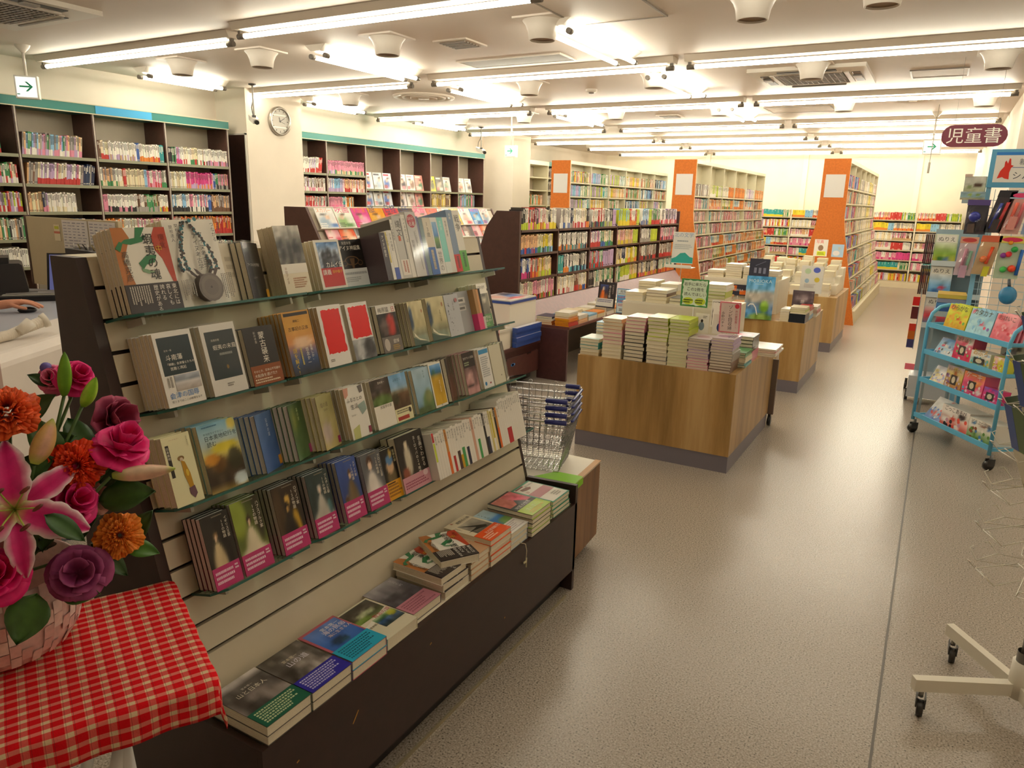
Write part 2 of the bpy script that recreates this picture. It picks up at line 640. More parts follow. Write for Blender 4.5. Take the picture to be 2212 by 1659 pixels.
def hatch(x0, y0, x1, y1, lab, name='ceiling_hatch', deep=False, inner='#dccfc1'):
    t = thing(name, lab, 'hatch', ((x0 + x1) / 2, (y0 + y1) / 2, CEIL))
    a, b = (x1 - x0) / 2, (y1 - y0) / 2
    MB().box(-a + .012, -b + .012, -.006, a - .012, b - .012, 0, inner).build('lid', CEILM, t)
    f = MB()
    w = .014
    c = '#8f8478' if not deep else '#e6dccc'
    for q in ((-a, -b, a, -b + w), (-a, b - w, a, b), (-a, -b + w, -a + w, b - w), (a - w, -b + w, a, b - w)):
        f.box(q[0], q[1], -.010, q[2], q[3], 0, c)
    f.build('frame', SHELFP, t)
hatch(-2.3, 4.0, -1.68, 4.83, 'square access hatch in the ceiling with dark outline')
hatch(-3.83, 5.62, -2.83, 5.94, 'long narrow ceiling panel with grey middle and pale rim', deep=True, inner='#8a8073')
hatch(-.42, 7.46, .02, 7.87, 'flush ceiling panel with two white end strips beside the air conditioner')
hatch(-2.05, 9.55, -1.3, 10.1, 'flush ceiling panel farther along behind the air conditioner')
def round_diffuser(x, y, r, lab):
    t = thing('round_diffuser', lab, 'air vent', (x, y, CEIL))
    for k, f in enumerate((1, .72, .45)):
        MB().lathe([(r * f, 0), (r * f * .97, -.02 - .004 * k), (r * f * .8, -.012), (r * f * .76, 0)], 28, '#d9ccbd').build('ring', SHELFP, t)
    MB().lathe([(r * .2, 0), (r * .17, -.03), (.001, -.034)], 20, '#c3b6a7').build('cap', SHELFP, t)
round_diffuser(-5.44, 7.32, .36, 'large round ringed air diffuser near the clock column')
round_diffuser(-.45, 9.3, .22, 'small round air diffuser over the far right of the aisle')
def square_vent(x, y, h, lab):
    t = thing('square_vent', lab, 'air vent', (x, y, CEIL))
    MB().box(-h, -h, -.012, h, h, 0, '#ddd1c2').build('frame', SHELFP, t)
    m = MB()
    for k in range(6):
        yy = -h * .75 + k * h * .27
        m.box(-h * .75, yy, -.02, h * .75, yy + h * .14, -.012, '#8b8073')
    m.build('louver', SHELFP, t)
square_vent(-3.37, 5.0, .15, 'small square louvred vent between the first light rows')
square_vent(-3.36, 10.02, .15, 'small square louvred vent far back in the ceiling')
t = thing('smoke_detector', 'small white round smoke detector on the ceiling', 'smoke detector', (-3.39, 7.5, CEIL))
MB().lathe([(.06, 0), (.06, -.02), (.045, -.03), (.001, -.03)], 18, '#e4dacd').build('body', PLAST, t)
MB().lathe([(.03, -.03), (.026, -.045), (.001, -.047)], 14, '#7e756b').build('sensor', PLAST, t)

def exit_sign(x, y, zb, w, h, lab, rotz=0.0, drop=True):
    t = thing('exit_sign', lab, 'exit sign', (x, y, 0), rotz)
    MB().box(-w / 2, -.03, zb, w / 2, .03, zb + h, '#eceadf').build('housing', PLAST, t)
    MB().tube([(0, 0, zb + h), (0, 0, CEIL - .02)], .011, 8, '#e6dfd2').build('rod', PLAST, t)
    MB().lathe([(.06, CEIL), (.05, CEIL - .02), (.014, CEIL - .06)], 14, '#e6dfd2').build('ceiling_cup', PLAST, t)
    MB().box(-w / 2 + .012, -.034, zb + .012, w / 2 - .012, -.03, zb + h - .012, '#ffffff').build('lit_face', SIGNW, t)
    m = MB()
    y0 = -.0355
    cz = zb + h * .52
    s_ = h * .5
    g = '#17a673'
    m.face([(-s_ * .55, y0, cz - s_ * .07), (s_ * .3, y0, cz - s_ * .07), (s_ * .3, y0, cz + s_ * .07), (-s_ * .55, y0, cz + s_ * .07)], g)
    for sg in (1, -1):
        m.face([(s_ * .55, y0 - .0002, cz), (s_ * .1, y0 - .0002, cz + sg * s_ * .42), (s_ * -.08, y0 - .0002, cz + sg * s_ * .42), (s_ * .33, y0 - .0002, cz)][::sg], g)
    m.box(-w * .42, y0, zb + h * .16, -w * .3, y0 + .001, zb + h * .2, g)
    m.build('arrow', PAPER, t)
SIGNW = emit('lit_sign_face', (1.0, .97, .88), 1.15)
exit_sign(-6.80, 3.62, 2.30, .17, .18, 'green arrow exit sign hanging above the teal comic shelves', rotz=math.radians(48))
exit_sign(-5.22, 9.0, 2.14, .17, .155, 'green arrow exit sign hanging before the second column')
exit_sign(-.235, 10.6, 2.23, .2, .17, 'green arrow exit sign hanging beside the maroon sign')

def cctv(x, y, lab, zc, yaw):
    t = thing('security_camera', lab, 'camera', (x, y, 0), yaw)
    MB().lathe([(.04, CEIL), (.04, CEIL - .012), (.012, CEIL - .02)], 12, '#3c3833').tube([(0, 0, CEIL), (0, 0, zc + .06)], .009, 8, '#bcb7ae').build('bracket', CHROME if False else PLAST, t)
    MB().box(-.018, -.018, zc + .02, .018, .018, zc + .07, '#37332f').build('knuckle', PLAST, t)
    b = MB()
    b.obox((-.035, .11, zc + .03), (.07, 0, 0), (0, -.22, -.06), (0, .013, .055), '#dcd8cf')
    b.build('body', PLAST, t)
    MB().tube([(0, -.10, zc - .005), (0, -.14, zc - .015)], .024, 12, '#2a2724').build('lens', PLAST, t)
    MB().tube([(0, .1, zc + .05), (.02, .15, zc + .09), (.0, .1, zc + .16), (.0, .02, zc + .22), (0, 0.012, CEIL - .05)], .005, 6, '#3c3833').build('cable', PLAST, t)
cctv(-6.64, 5.86, 'white security camera hanging beside the round clock', 2.33, math.radians(60))
cctv(-6.72, 10.6, 'white security camera hanging at the end of teal shelves', 2.33, math.radians(60))

# wall clock on the column face
t = thing('wall_clock', 'round silver wall clock on the white column', 'clock', M=frame((-6.948, 6.495, 2.41), (0, 1, 0), (0, 0, 1), (1, 0, 0)))
MB().lathe([(.162, 0), (.165, .02), (.158, .038), (.140, .044), (.132, .03)], 36, '#a9a49b').build('case', vc('brushed_silver', .3, .5, metal=.8), t)
MB().lathe([(.135, .022), (.001, .022)], 36, '#c9c5bb').build('dial', PAPER, t)
m = MB()
for k in range(12):
    a = k * math.pi / 6
    c, s_ = math.cos(a), math.sin(a)
    m.obox((c * .108 - s_ * .004, s_ * .108 + c * .004, .0222), (c * .018, s_ * .018, 0), (s_ * .008, -c * .008, 0), (0, 0, .001), '#56524c')
for zz in (-.075, .06):
    m.box(-.105, zz, .0222, .105, zz + .012, .0232, '#fffef2')
m.build('marks', PAPER, t)
m = MB()
for ang, L, w in ((108, .06, .007), (28, .095, .005), (-20, .09, .0025)):
    a = math.radians(ang)
    c, s_ = math.cos(a), math.sin(a)
    m.obox((-c * .015 - s_ * w / 2, -s_ * .015 + c * w / 2, .026), (c * L, s_ * L, 0), (s_ * w, -c * w, 0), (0, 0, .002), '#35322e')
m.build('hands', PLAST, t)

# mirror on the near face of the first column
t = thing('column_mirror', 'tall mirror on the first column reflecting comic shelves', 'mirror', (0, 0, 0))
MB().box(-7.43, 6.005, .1, -6.97, 6.018, 2.22, '#ffffff').build('glass', MIRROR, t)
MB().box(-6.972, 5.998, .1, -6.955, 6.018, 2.24, '#c7c1b6').box(-7.44, 5.998, 2.22, -6.955, 6.018, 2.235, '#c7c1b6').build('frame', SHELFP, t)

# hanging section sign
t = thing('hanging_sign', 'maroon rounded hanging sign with white lettering for the children section', 'sign', (.12, 7.0, 2.14))
m = MB()
pts = []
for k in range(9):
    a = -math.pi / 2 + math.pi * k / 8
    pts.append((.14 + .083 * math.cos(a), .083 * math.sin(a)))
for k in range(9):
    a = math.pi / 2 + math.pi * k / 8
    pts.append((-.14 + .083 * math.cos(a), .083 * math.sin(a)))
m.prism(pts, 'y', -.009, .009, '#6f1f35')
m.build('board', PLAST, t)
MB().text('児童書', (-.188, -.0095, -.045), (1, 0, 0), (0, 0, 1), .125, '#f6f0e4').build('lettering', PAPER, t)
for x in (-.14, .14):
    MB().tube([(x, 0, .075), (x, 0, CEIL - 2.14)], .0012, 4, '#7d756c').build('wire', PLAST, t)
# ================================================================== book makers
def ngrid(seed, sc_=6.0):
    """smooth value noise, repeatable"""
    r = random.Random(seed)
    n = 16
    T = [[r.random() for _ in range(n)] for _ in range(n)]
    def f(u, v):
        x, y = u * sc_, v * sc_
        i, j = int(math.floor(x)), int(math.floor(y))
        a, b = x - i, y - j
        a, b = a * a * (3 - 2 * a), b * b * (3 - 2 * b)
        g = lambda p, q: T[p % n][q % n]
        return (g(i, j) * (1 - a) + g(i + 1, j) * a) * (1 - b) + (g(i, j + 1) * (1 - a) + g(i + 1, j + 1) * a) * b
    return f
def pict(base, blobs=(), noise=0.08, seed=1, sc_=6.0):
    """soft printed picture: base = [(v,colour),...] bands from bottom to top, then soft ellipses (cx,cy,rx,ry,colour[,hardness])"""
    base = [(v, hexc(c)) for v, c in base]
    bl = [(b[0], b[1], b[2], b[3], hexc(b[4]), b[5] if len(b) > 5 else 6) for b in blobs]
    nf = ngrid(seed, sc_)
    def fn(u, v):
        c = base[0][1]
        for k in range(len(base) - 1):
            a, b = base[k], base[k + 1]
            if v >= a[0]:
                t = min(1, (v - a[0]) / max(1e-6, b[0] - a[0]))
                c = mix(a[1], b[1], t)
        for cx, cy, rx, ry, bc, hd in bl:
            d = ((u - cx) / rx) ** 2 + ((v - cy) / ry) ** 2
            t = 1 / (1 + math.exp(min(50, hd * (d - 1))))
            c = mix(c, bc, t)
        k = (nf(u, v) - .5) * 2 * noise
        return tuple(min(1, max(0, x + k)) for x in c)
    return fn
def draw(m, ops, x0, y0, w, h, z):
    """flat print on a page at height z: ops in page fractions"""
    dz = 0.00018
    def P(x, y, k):
        return (x0 + x * w, y0 + y * h, z + dz * k)
    for k, o in enumerate(ops, 1):
        t = o[0]
        if t == 'r':
            m.face([P(o[1], o[2], k), P(o[3], o[2], k), P(o[3], o[4], k), P(o[1], o[4], k)], o[5])
        elif t == 'p':
            m.face([P(x, y, k) for x, y in o[1]], o[2])
        elif t == 'e':
            m.face([P(o[1] + o[3] * math.cos(a * math.pi / 8), o[2] + o[4] * math.sin(a * math.pi / 8), k) for a in range(16)], o[5])
        elif t == 'g':
            m.grid(P(o[1], o[2], k), ((o[3] - o[1]) * w, 0, 0), (0, (o[4] - o[2]) * h, 0), o[5], o[6], o[7])
        elif t == 'h':       # horizontal words: text, x, y, size (of width), colour
            m.text(o[1], P(o[2], o[3], k), (1, 0, 0), (0, 1, 0), o[4] * w, o[5])
        elif t == 'v':       # vertical words: top of first character at y
            m.text(o[1], P(o[2], o[3] - o[4] * w / h, k), (1, 0, 0), (0, 1, 0), o[4] * w, o[5], vertical=True)
        elif t == 'k':       # small print too fine to read: x0,y0,x1,y1,colour,lines,vertical
            rr = random.Random(int(o[1] * 977 + o[2] * 3571 + o[6]))
            n = o[6]
            for i in range(n):
                if o[7]:
                    cx = o[1] + (o[3] - o[1]) * (i + .5) / n
                    ww = (o[3] - o[1]) / n * .28
                    y, yb = o[4], o[2] + (o[4] - o[2]) * rr.uniform(0, .35)
                    while y > yb:
                        L = (o[4] - o[2]) * rr.uniform(.03, .06)
                        m.face([P(cx - ww, y - L, k), P(cx + ww, y - L, k), P(cx + ww, y, k), P(cx - ww, y, k)], o[5])
                        y -= L * 1.4
                else:
                    cy = o[4] - (o[4] - o[2]) * (i + .5) / n
                    hh = (o[4] - o[2]) / n * .28
                    x, xe = o[1], o[3] - (o[3] - o[1]) * rr.uniform(0, .35)
                    while x < xe:
                        L = (o[3] - o[1]) * rr.uniform(.03, .06)
                        m.face([P(x, cy - hh, k), P(x + L, cy - hh, k), P(x + L, cy + hh, k), P(x, cy + hh, k)], o[5])
                        x += L * 1.4
    return z + dz * (len(ops) + 1)
CV = .0012
def cover_mesh(w, h, t, col, ops=(), spine=None, right=True):
    """boards and spine of a book lying with its front up: x 0..w, y 0..h, z 0..t"""
    m = MB()
    m.box(0, 0, 0, w, h, CV, col)
    m.box(0, 0, t - CV, w, h, t, col)
    s_ = spine or col
    if right:
        m.box(w - CV, 0, CV, w, h, t - CV, s_)
    else:
        m.box(0, 0, CV, CV, h, t - CV, s_)
    draw(m, ops, 0, 0, w, h, t)
    return m
def pages_mesh(w, h, t, col='#e6dcc4', right=True):
    m = MB()
    e = .0016
    a, b = (e, w - CV) if right else (CV, w - e)
    m.box(a, e, CV, b, h - e, t - CV, col)
    n = max(2, int(t / .006))
    for k in range(1, n):        # leaves that stand a hair proud at the fore-edge
        z = CV + (t - 2 * CV) * k / n
        x = a if right else b
        m.box(min(x, x + (-.0004 if right else .0004)), e * 2, z - .0004, max(x, x + (-.0004 if right else .0004)), h - 2 * e, z + .0004, jit(col, .03))
    return m
def make_book(w, h, t, col, ops=(), obi=None, right=True, page='#e6dcc4', mat=None, spine=None, name='book', film=False):
    """one book with pages, cover and, if it has one, its paper band; returns its root (at the lower left back corner)"""
    r = thing(name, None, 'book')
    pages_mesh(w, h, t, page, right).build('pages', PAGES, r)
    cover_mesh(w, h, t, col, ops, spine, right).build('cover', mat or GLOSS, r)
    if obi:
        fr, oc, oo = obi[:3]
        z = t + .0002 * (len(ops) + 2)
        m = MB()
        bh = h * fr
        e = .0005
        m.box(0, 0, t, w, bh, z, oc)
        if right:
            m.box(w, 0, -e, w + e, bh, z, oc)
        else:
            m.box(-e, 0, -e, 0, bh, z, oc)
        draw(m, oo, 0, 0, w, bh, z)
        m.build('paper_band', mat or GLOSS, r)
    if film:
        MB().box(-.002, -.002, -.001, w + .002, h + .004, t + .004, '#ffffff').build('plastic_wrap', FILM, r)
    return r
def scatter(seed, n, x0, y0, x1, y1, s0, s1, cols, kind='e'):
    r = random.Random(seed)
    out = []
    for _ in range(n):
        s_ = r.uniform(s0, s1)
        out.append((kind, r.uniform(x0, x1), r.uniform(y0, y1), s_, s_ * r.uniform(.5, 1.2), r.choice(cols)))
    return out
def flatten(ops):
    o = []
    for x in ops:
        if isinstance(x, list): o += x
        else: o.append(x)
    return o

# ------------------------------------------------------------------ many shelved books, one object each
CNAME = [('white', 'e9e4d8'), ('cream', 'e0d2ae'), ('grey', '9b948c'), ('black', '2a2624'), ('red', 'b8322c'), ('pink', 'd98aa0'), ('magenta', 'c8387c'), ('orange', 'd77f2e'), ('peach', 'dcae80'), ('yellow', 'dcc62a'),
         ('lime', 'b5c430'), ('green', '3f8350'), ('teal', '2a8d8c'), ('sky blue', '86b4d2'), ('blue', '34589c'), ('navy', '25304e'), ('lilac', 'b79cc0'), ('brown', '6b4a34'), ('tan', 'b89a6c')]
CN = {n: '#' + c for n, c in CNAME}
def spine_mesh(w, h, d, c, band=None, bandh=.3, mark='#3a3531', rnd=None, page='#e6dcc4'):
    """upright book, spine towards -y at y=0, x 0..w, z 0..h, depth d"""
    rnd = rnd or R_
    m = MB()
    m.box(0, 0, 0, w, d, h, c, {'t': page, 'k': page, 'b': page})
    m.box(0, .0, h - .001, .0012, d, h + .0012, c).box(w - .0012, 0, h - .001, w, d, h + .0012, c)
    if band:
        m.box(-.0003, -.0006, 0, w + .0003, .004, h * bandh, band)
    # title strokes on the spine
    z = h * .93
    n = rnd.randint(3, 6)
    sz = min(w * .62, h * .055)
    for k in range(n):
        m.box(w / 2 - sz / 2, -.0009, z - sz, w / 2 + sz / 2, 0, z - sz * .25, mark)
        z -= sz * 1.25
        if z < h * .45: break
    if not band:
        m.box(w * .3, -.0009, h * .06, w * .7, 0, h * .12, mark)
    return m
STUFF = {}
def shelf_run(O, ux, out, up, length, rows_lab, spec, name, cat, group, seed=1, h=.17, d=.11, tw=(.011, .016), fill=.95, indiv=True, lean=0.0, stuff=None, mat=None, size='', tail=''):
    """a row of upright books along ux from O, spines facing `out`. spec: list of (count or share, colour names, band colours or None)"""
    r = random.Random(seed)
    O, ux, out, up = (Vector(a) for a in (O, ux, out, up))
    x = .004
    k = 0
    total = sum(s[0] for s in spec)
    edges, acc = [], 0
    for s in spec:
        acc += s[0]
        edges.append((acc / total, s))
    seen = {}
    while True:
        frac = x / (length * fill)
        if frac >= 1: break
        s = next(e[1] for e in edges if frac <= e[0] + 1e-6)
        cn = r.choice(s[1])
        bn = r.choice(s[2]) if s[2] else None
        w = r.uniform(*tw) * (s[3] if len(s) > 3 else 1)
        hh = h * (r.uniform(.93, 1.05) if len(s) < 5 else s[4])
        if x + w > length: break
        k += 1
        mk = '#3a3531' if cn not in ('black', 'navy', 'brown', 'blue', 'red', 'green', 'teal') else '#e9e2d2'
        m = spine_mesh(w, hh, d, jit(CN[cn], .04, r), CN[bn] if bn else None, r.uniform(.25, .36), mk, r)
        dep = r.uniform(0, .006)
        P = O + ux * x - out * (dep)
        y = -out
        ln = lean * r.uniform(.8, 1.1) if lean else 0
        a, b = ux * math.cos(ln) - up * math.sin(ln) * (1 if lean else 0), up * math.cos(ln) + ux * math.sin(ln)
        M = frame(P, a, y, b)
        if lean:
            M = frame(P + up * abs(math.sin(ln)) * w, a, y, b)
        if indiv:
            me = m.mesh(name)
            me.materials.append(mat or PAPER)
            o = put(name, me, None, None, cat, group)
            o.matrix_world = M
            o['label'] = '%s%s %s%s, %s %s' % (size, cn, cat, (' with %s band' % bn) if bn else '', nth(k), rows_lab)
        else:
            m.move(M)
            S = STUFF.setdefault(stuff or name, MB())
            b0 = len(S.v)
            S.v += m.v
            S.f += [tuple(i + b0 for i in f) for f in m.f]
            S.c += m.c
            S.sm += m.sm
        x += w + .0006
    return k
# ================================================================== slanted slat display with the flat-book bench
DO = Vector((-1.2323, .931, 0))
DU, DV, DN = Vector((0, 1, 0)), Vector((-.2516, 0, .9678)), Vector((.9678, 0, .2516))
def dpt(u, v, n):
    return DO + DU * u + DV * v + DN * n
DL = 1.569
wc_ = '#33201c'
t = thing('slat_display', 'dark framed slanted slat display with glass shelves of books', 'display shelf')
for y0, y1 in ((.906, .931), (2.5, 2.522)):
    m = MB()
    m.prism([(-1.70, 0), (-1.21, 0), (-1.335, .39), (-1.604, 1.42), (-1.70, 1.42)], 'y', y0, y1, wc_)
    m.build('side_panel', DARKW, t)
MB().box(-1.70, .931, .0, -1.685, 2.5, 1.41, '#cfc3a8').build('back_panel', CREAM, t)
MB().box(-1.70, .931, 1.405, -1.604, 2.5, 1.42, '#d8ccb2').build('top_cap', CREAM, t)
# the slats, one board each, with dark recessed grooves between
MB().obox(dpt(0, .39, -.022), DU * DL, DV * 1.075, DN * .006, '#2a1d18').build('groove_backing', DARKW, t)
gv = [(.505 + .0708 * k) / .9678 for k in range(13)]
edges = [.392] + gv + [1.465]
for k in range(len(edges) - 1):
    v0, v1 = edges[k] + (.0045 if k else 0), edges[k + 1] - .0045
    MB().obox(dpt(0, v0, -.016), DU * DL, DV * (v1 - v0), DN * .016, '#d6cbb3').build('slat', CREAM, t)
# glass shelves, sitting square to the slats
ROWV = {1: 1.3226, 2: 1.1056, 3: .8865, 4: .6706}
def gshelf(row, u0, u1):
    v = ROWV[row]
    m = MB()
    c = .035
    pts = [(u0, 0), (u1, 0), (u1, .07), (u1 - c * .5, .092), (u0 + c, .092), (u0, .07)]
    b = len(m.v)
    p0 = [dpt(a, v - .003, n) for a, n in pts]
    p1 = [dpt(a, v + .003, n) for a, n in pts]
    m.face(p0[::-1], '#ffffff')
    m.face(p1, '#ffffff')
    o = m.build('glass_shelf', GLASS, t)
    e = MB()
    for i in range(1, len(pts)):
        j = (i + 1) % len(pts)
        e.face([p0[i], p0[j], p1[j], p1[i]], '#1f5a50')
    e.face([p0[1], p0[2], p1[2], p1[1]], '#1f5a50')
    e.build('green_edge', PLAST, o)
    for q in (u0 + .05, u1 - .05):
        MB().obox(dpt(q - .004, v - .02, 0), DU * .008, DV * .016, DN * .06, '#b9b2a6').build('bracket', SHELFP, o)
for row, cuts in ((1, (0.0, .54, 1.06, DL + .035)), (2, (.02, .40, .98, DL + .03)), (3, (-.0, .49, 1.09, DL + .035)), (4, ())):
    for a, b in zip(cuts, cuts[1:]):
        gshelf(row, a + .003, b - .003)
for a, b in ((.036, .345), (.352, .54), (.552, .68), (.695, DL + .01)):
    gshelf(4, a, b)
# bench
bt = thing('display_bench', 'low dark wooden bench under the slanted display, scratched on its front', 'bench')
MB().box(-1.42, .933, .365, -1.1345, 2.498, .385, '#d9d0bb').build('bench_top', CREAM, bt)
MB().box(-1.1345, .905, .09, -1.118, 2.522, .385, wc_).build('front_panel', DARKW, bt)
MB().box(-1.685, .905, .0, -1.135, .922, .384, wc_).build('end_panel', DARKW, bt)
m = MB()
m.prism([(-1.34, .40), (-1.118, .40), (-1.118, .463), (-1.345, .453)], 'y', 2.503, 2.522, wc_)
m.box(-1.335, 2.503, 0, -1.118, 2.522, .402, wc_)
m.build('end_panel', DARKW, bt)
MB().box(-1.19, .93, 0.0, -1.17, 2.5, .09, '#1d1310').build('toe_board', DARKW, bt)
MB().box(-1.117, .93, 0.0, -1.112, 2.44, .012, '#8f8468').build('floor_strip', SHELFP, bt)
sc_m = MB()
for y, z, L, a in ((1.19, .26, .035, .9), (1.06, .2, .012, 1.5), (1.02, .12, .02, .8), (1.52, .3, .008, .5), (1.95, .16, .006, .4), (1.0, .285, .008, .3)):
    sc_m.obox((-1.1178, y, z), (0, L * math.cos(a), L * math.sin(a)), (0, -.004 * math.sin(a), .004 * math.cos(a)), (.0006, 0, 0), '#b5813f')
sc_m.build('scratch_mark', PAPER, bt)
# little key on a string
kt = thing('hanging_key', 'small pale key on a string hanging at the bench edge', 'key', (-1.113, 2.075, .385))
MB().tube([(-.03, 0, .004), (.0, .005, .003), (.006, .004, -.02), (.003, .007, -.05)], .0015, 6, '#d8ccae').build('string', PAPER, kt)
MB().tube([(.004, .007, -.05), (.005, .005, -.085)], .003, 6, '#cfc29c').box(.002, -.012, -.066, .006, .006, -.060, '#cfc29c').build('blade', PLAST, kt)

# ------------------------------------------------------------------ face-out books
def MD(u, v, n, yaw=0.0):
    c, s_ = math.cos(yaw), math.sin(yaw)
    x = DU * c - DN * s_
    z = DN * c + DU * s_
    return frame(dpt(u, v, n), x, DV, z)
def cl(pre, lab, most=16):
    return ' '.join((pre + lab).split()[:most]).rstrip(',')
def faceout(row, u, w, h, n, copies, label, col, ops=(), obi=None, yaw=0.0, fan=0.0, t=None, **k):
    t = t or min(.02, (n - .004) / copies)
    b = make_book(w, h, t, col, flatten(ops), obi, **k)
    b['label'] = cl('', label + ', front copy')
    b['group'] = 'face-out books on glass shelf %d' % row
    c, s_ = math.cos(yaw), math.sin(yaw)
    for i in range(copies):
        o = b if i == 0 else dup(b, label=cl('%s copy behind ' % nth(i), label))
        off = (DN * c + DU * s_) * (-(i + 1) * t)
        M = MD(u - fan * i, ROWV[row] + .004 + (.0012 * ((i * 7) % 3)), n, yaw)
        M.translation += off
        o.matrix_world = M
    return b
W = '#ece6d8'
BK = '#1c1917'
# ---- top shelf
green, org, redo = '#2f7a4b', '#b5713a', '#b8432a'
ezo_ops = [('p', [(0, .33), (.22, .33), (.12, .62), (.3, .88), (.22, 1), (0, 1)], org), ('p', [(1, .33), (.93, .33), (.82, .62), (.72, .72), (.7, .88), (.8, 1), (1, 1)], redo), ('p', [(.45, 1), (.62, 1), (.52, .9), (.42, .84), (.3, .82), (.4, .88)], green),
           ('p', [(.12, .82), (.3, .8), (.52, .83), (.6, .9), (.42, .88), (.2, .86)], green), ('p', [(.36, .58), (.55, .68), (.72, .66), (.66, .58), (.5, .56), (.42, .5)], green), ('p', [(.38, .52), (.5, .5), (.66, .46), (.5, .45), (.4, .48)], '#7fa27c'),
           ('p', [(.0, .76), (.1, .84), (.16, .82), (.08, .72)], green), ('v', '蝦夷の魂', .52, .95, .205, '#1d1918'), ('v', '高橋克彦', .08, .74, .13, '#5a4a3a'), ('v', '東北', .83, .93, .13, '#8a2a1e'), ('v', '中', .72, .8, .14, '#d9b02a')]
ezo_obi = (.335, '#352c2b', [('v', '東北には', .86, .96, .095, '#f2ece0'), ('v', '哀しくも', .74, .96, .095, '#f2ece0'), ('v', '誇れる', .62, .96, .095, '#f2ece0'), ('v', '歴史がある。', .5, .96, .095, '#f2ece0'), ('k', .06, .25, .44, .93, '#cfc6b8', 9, True)])
ezo = faceout(1, .020, .129, .188, .074, 4, 'book with green brush painting, big black title and dark band', W, ezo_ops, ezo_obi, fan=.0)
neck = []
rr = random.Random(5)
for k in range(26):
    tt = k / 25
    for sg in (-1, 1):
        x = .43 + sg * (.05 + .22 * math.sin(tt * 1.9)) + (.03 if sg > 0 else -.02) * tt
        y = .965 - .56 * tt
        for q in range(3):
            neck.append(('e', x + rr.uniform(-.035, .035), y + rr.uniform(-.012, .012), .021, .014, rr.choice(['#3a302c', '#2c2522', '#4b3c36', '#2b6f78', '#3a302c', '#34565a'])))
neck += [('p', [(.24, .42), (.3, .4), (.4, .33), (.36, .32), (.28, .36)], '#4a3730'), ('p', [(.66, .42), (.72, .4), (.64, .32), (.59, .33)], '#4a3730'), ('e', .5, .19, .24, .165, '#675d55'), ('e', .5, .19, .2, .137, '#746a61'), ('e', .5, .19, .14, .095, '#6a6058'), ('e', .5, .19, .02, .014, '#39322d'), ('e', .48, .975, .035, .025, '#2b6f78')]
ainu_ops = [neck, ('v', 'つながる', .86, .96, .085, '#2b2624'), ('v', 'アイヌ考古学', .45, .84, .105, '#2b2624'), ('v', '関根達人', .06, .93, .07, '#3b3531'), ('k', .04, .05, .2, .3, '#9a9286', 4, True), ('k', .84, .06, .95, .34, '#6d655c', 3, True)]
faceout(1, .148, .140, .205, .070, 3, 'tall cream book picturing a dark bead necklace with bronze disc', W, ainu_ops, t=.02)
faceout(1, .30, .075, .150, .05, 1, 'plain cream book turned side-on beside the necklace book', '#d9cfba', [('k', .2, .4, .8, .8, '#b7ab95', 3, False)], yaw=.2, t=.03)
faceout(1, .352, .088, .147, .075, 4, 'black pocket book with small white title in clear wrap', BK, [('h', 'アイヌの世界観', .1, .58, .105, '#e8e2d4'), ('h', '山田孝子', .3, .36, .07, '#a9a196'), scatter(3, 22, .25, .72, .75, .95, .006, .016, ['#4a4541']), ('r', .82, .02, 1, .16, '#c8902a')], yaw=.42, t=.016, film=True)
crowd = pict([(0, '#6d695f'), (.45, '#55524b'), (.75, '#a8a498'), (1, '#cfcabd')], [(.2, .35, .1, .3, '#34322e'), (.45, .3, .1, .35, '#3b3934'), (.75, .32, .12, .34, '#2f2d2a'), (.6, .75, .06, .22, '#7c786e')], .16, 8, 9)
faceout(1, .470, .092, .186, .070, 3, 'tall book with grey crowd photo over cream lower half', '#ded3b8', [('g', 0, .44, 1, 1, 14, 16, crowd), ('r', 0, .3, 1, .44, W), ('v', '平取アイヌ', .1, .4, .1, '#8a5f45'), ('k', .35, .08, .92, .24, '#b98a6a', 5, False)], t=.02)
kam = pict([(0, '#8b9bb0'), (.6, '#b9c6d6'), (1, '#4f7fb8')], [(.25, .3, .13, .4, '#2e3038'), (.5, .35, .16, .45, '#2b2d34'), (.8, .3, .14, .4, '#33353d')], .22, 12, 10)
faceout(1, .605, .102, .143, .070, 4, 'white book with blue photo above a solid red lower half', W, [('g', .09, .42, .93, .95, 12, 12, kam), ('r', .09, .05, .93, .43, '#bf1f1c'), ('h', 'カムイ伝', .3, .45, .17, '#f6f2e8'), ('h', '講義', .12, .3, .17, '#f6f2e8'), ('h', '田中優子', .5, .32, .1, '#e0b32a')], t=.0165)
orn = [('e', .5, .55, .28, .1, '#6b5136'), ('e', .5, .55, .24, .08, BK), ('e', .2, .5, .1, .06, '#6b5136'), ('e', .2, .5, .08, .045, BK), ('e', .8, .5, .1, .06, '#6b5136'), ('e', .8, .5, .08, .045, BK), ('p', [(.47, .38), (.53, .38), (.6, .6), (.4, .6)], '#5a442e')]
faceout(1, .703, .112, .142, .060, 3, 'black book with bronze ornament and grey lower band', BK, [orn, ('h', 'アイヌ神謡集', .07, .78, .14, '#eee8da'), ('h', '知里幸恵', .22, .9, .09, '#cfc8ba')], (.38, '#cfd2d2', [('k', .05, .62, .95, .86, '#8d9296', 1, False), ('k', .05, .25, .7, .55, '#8d9296', 3, False)]), t=.018)

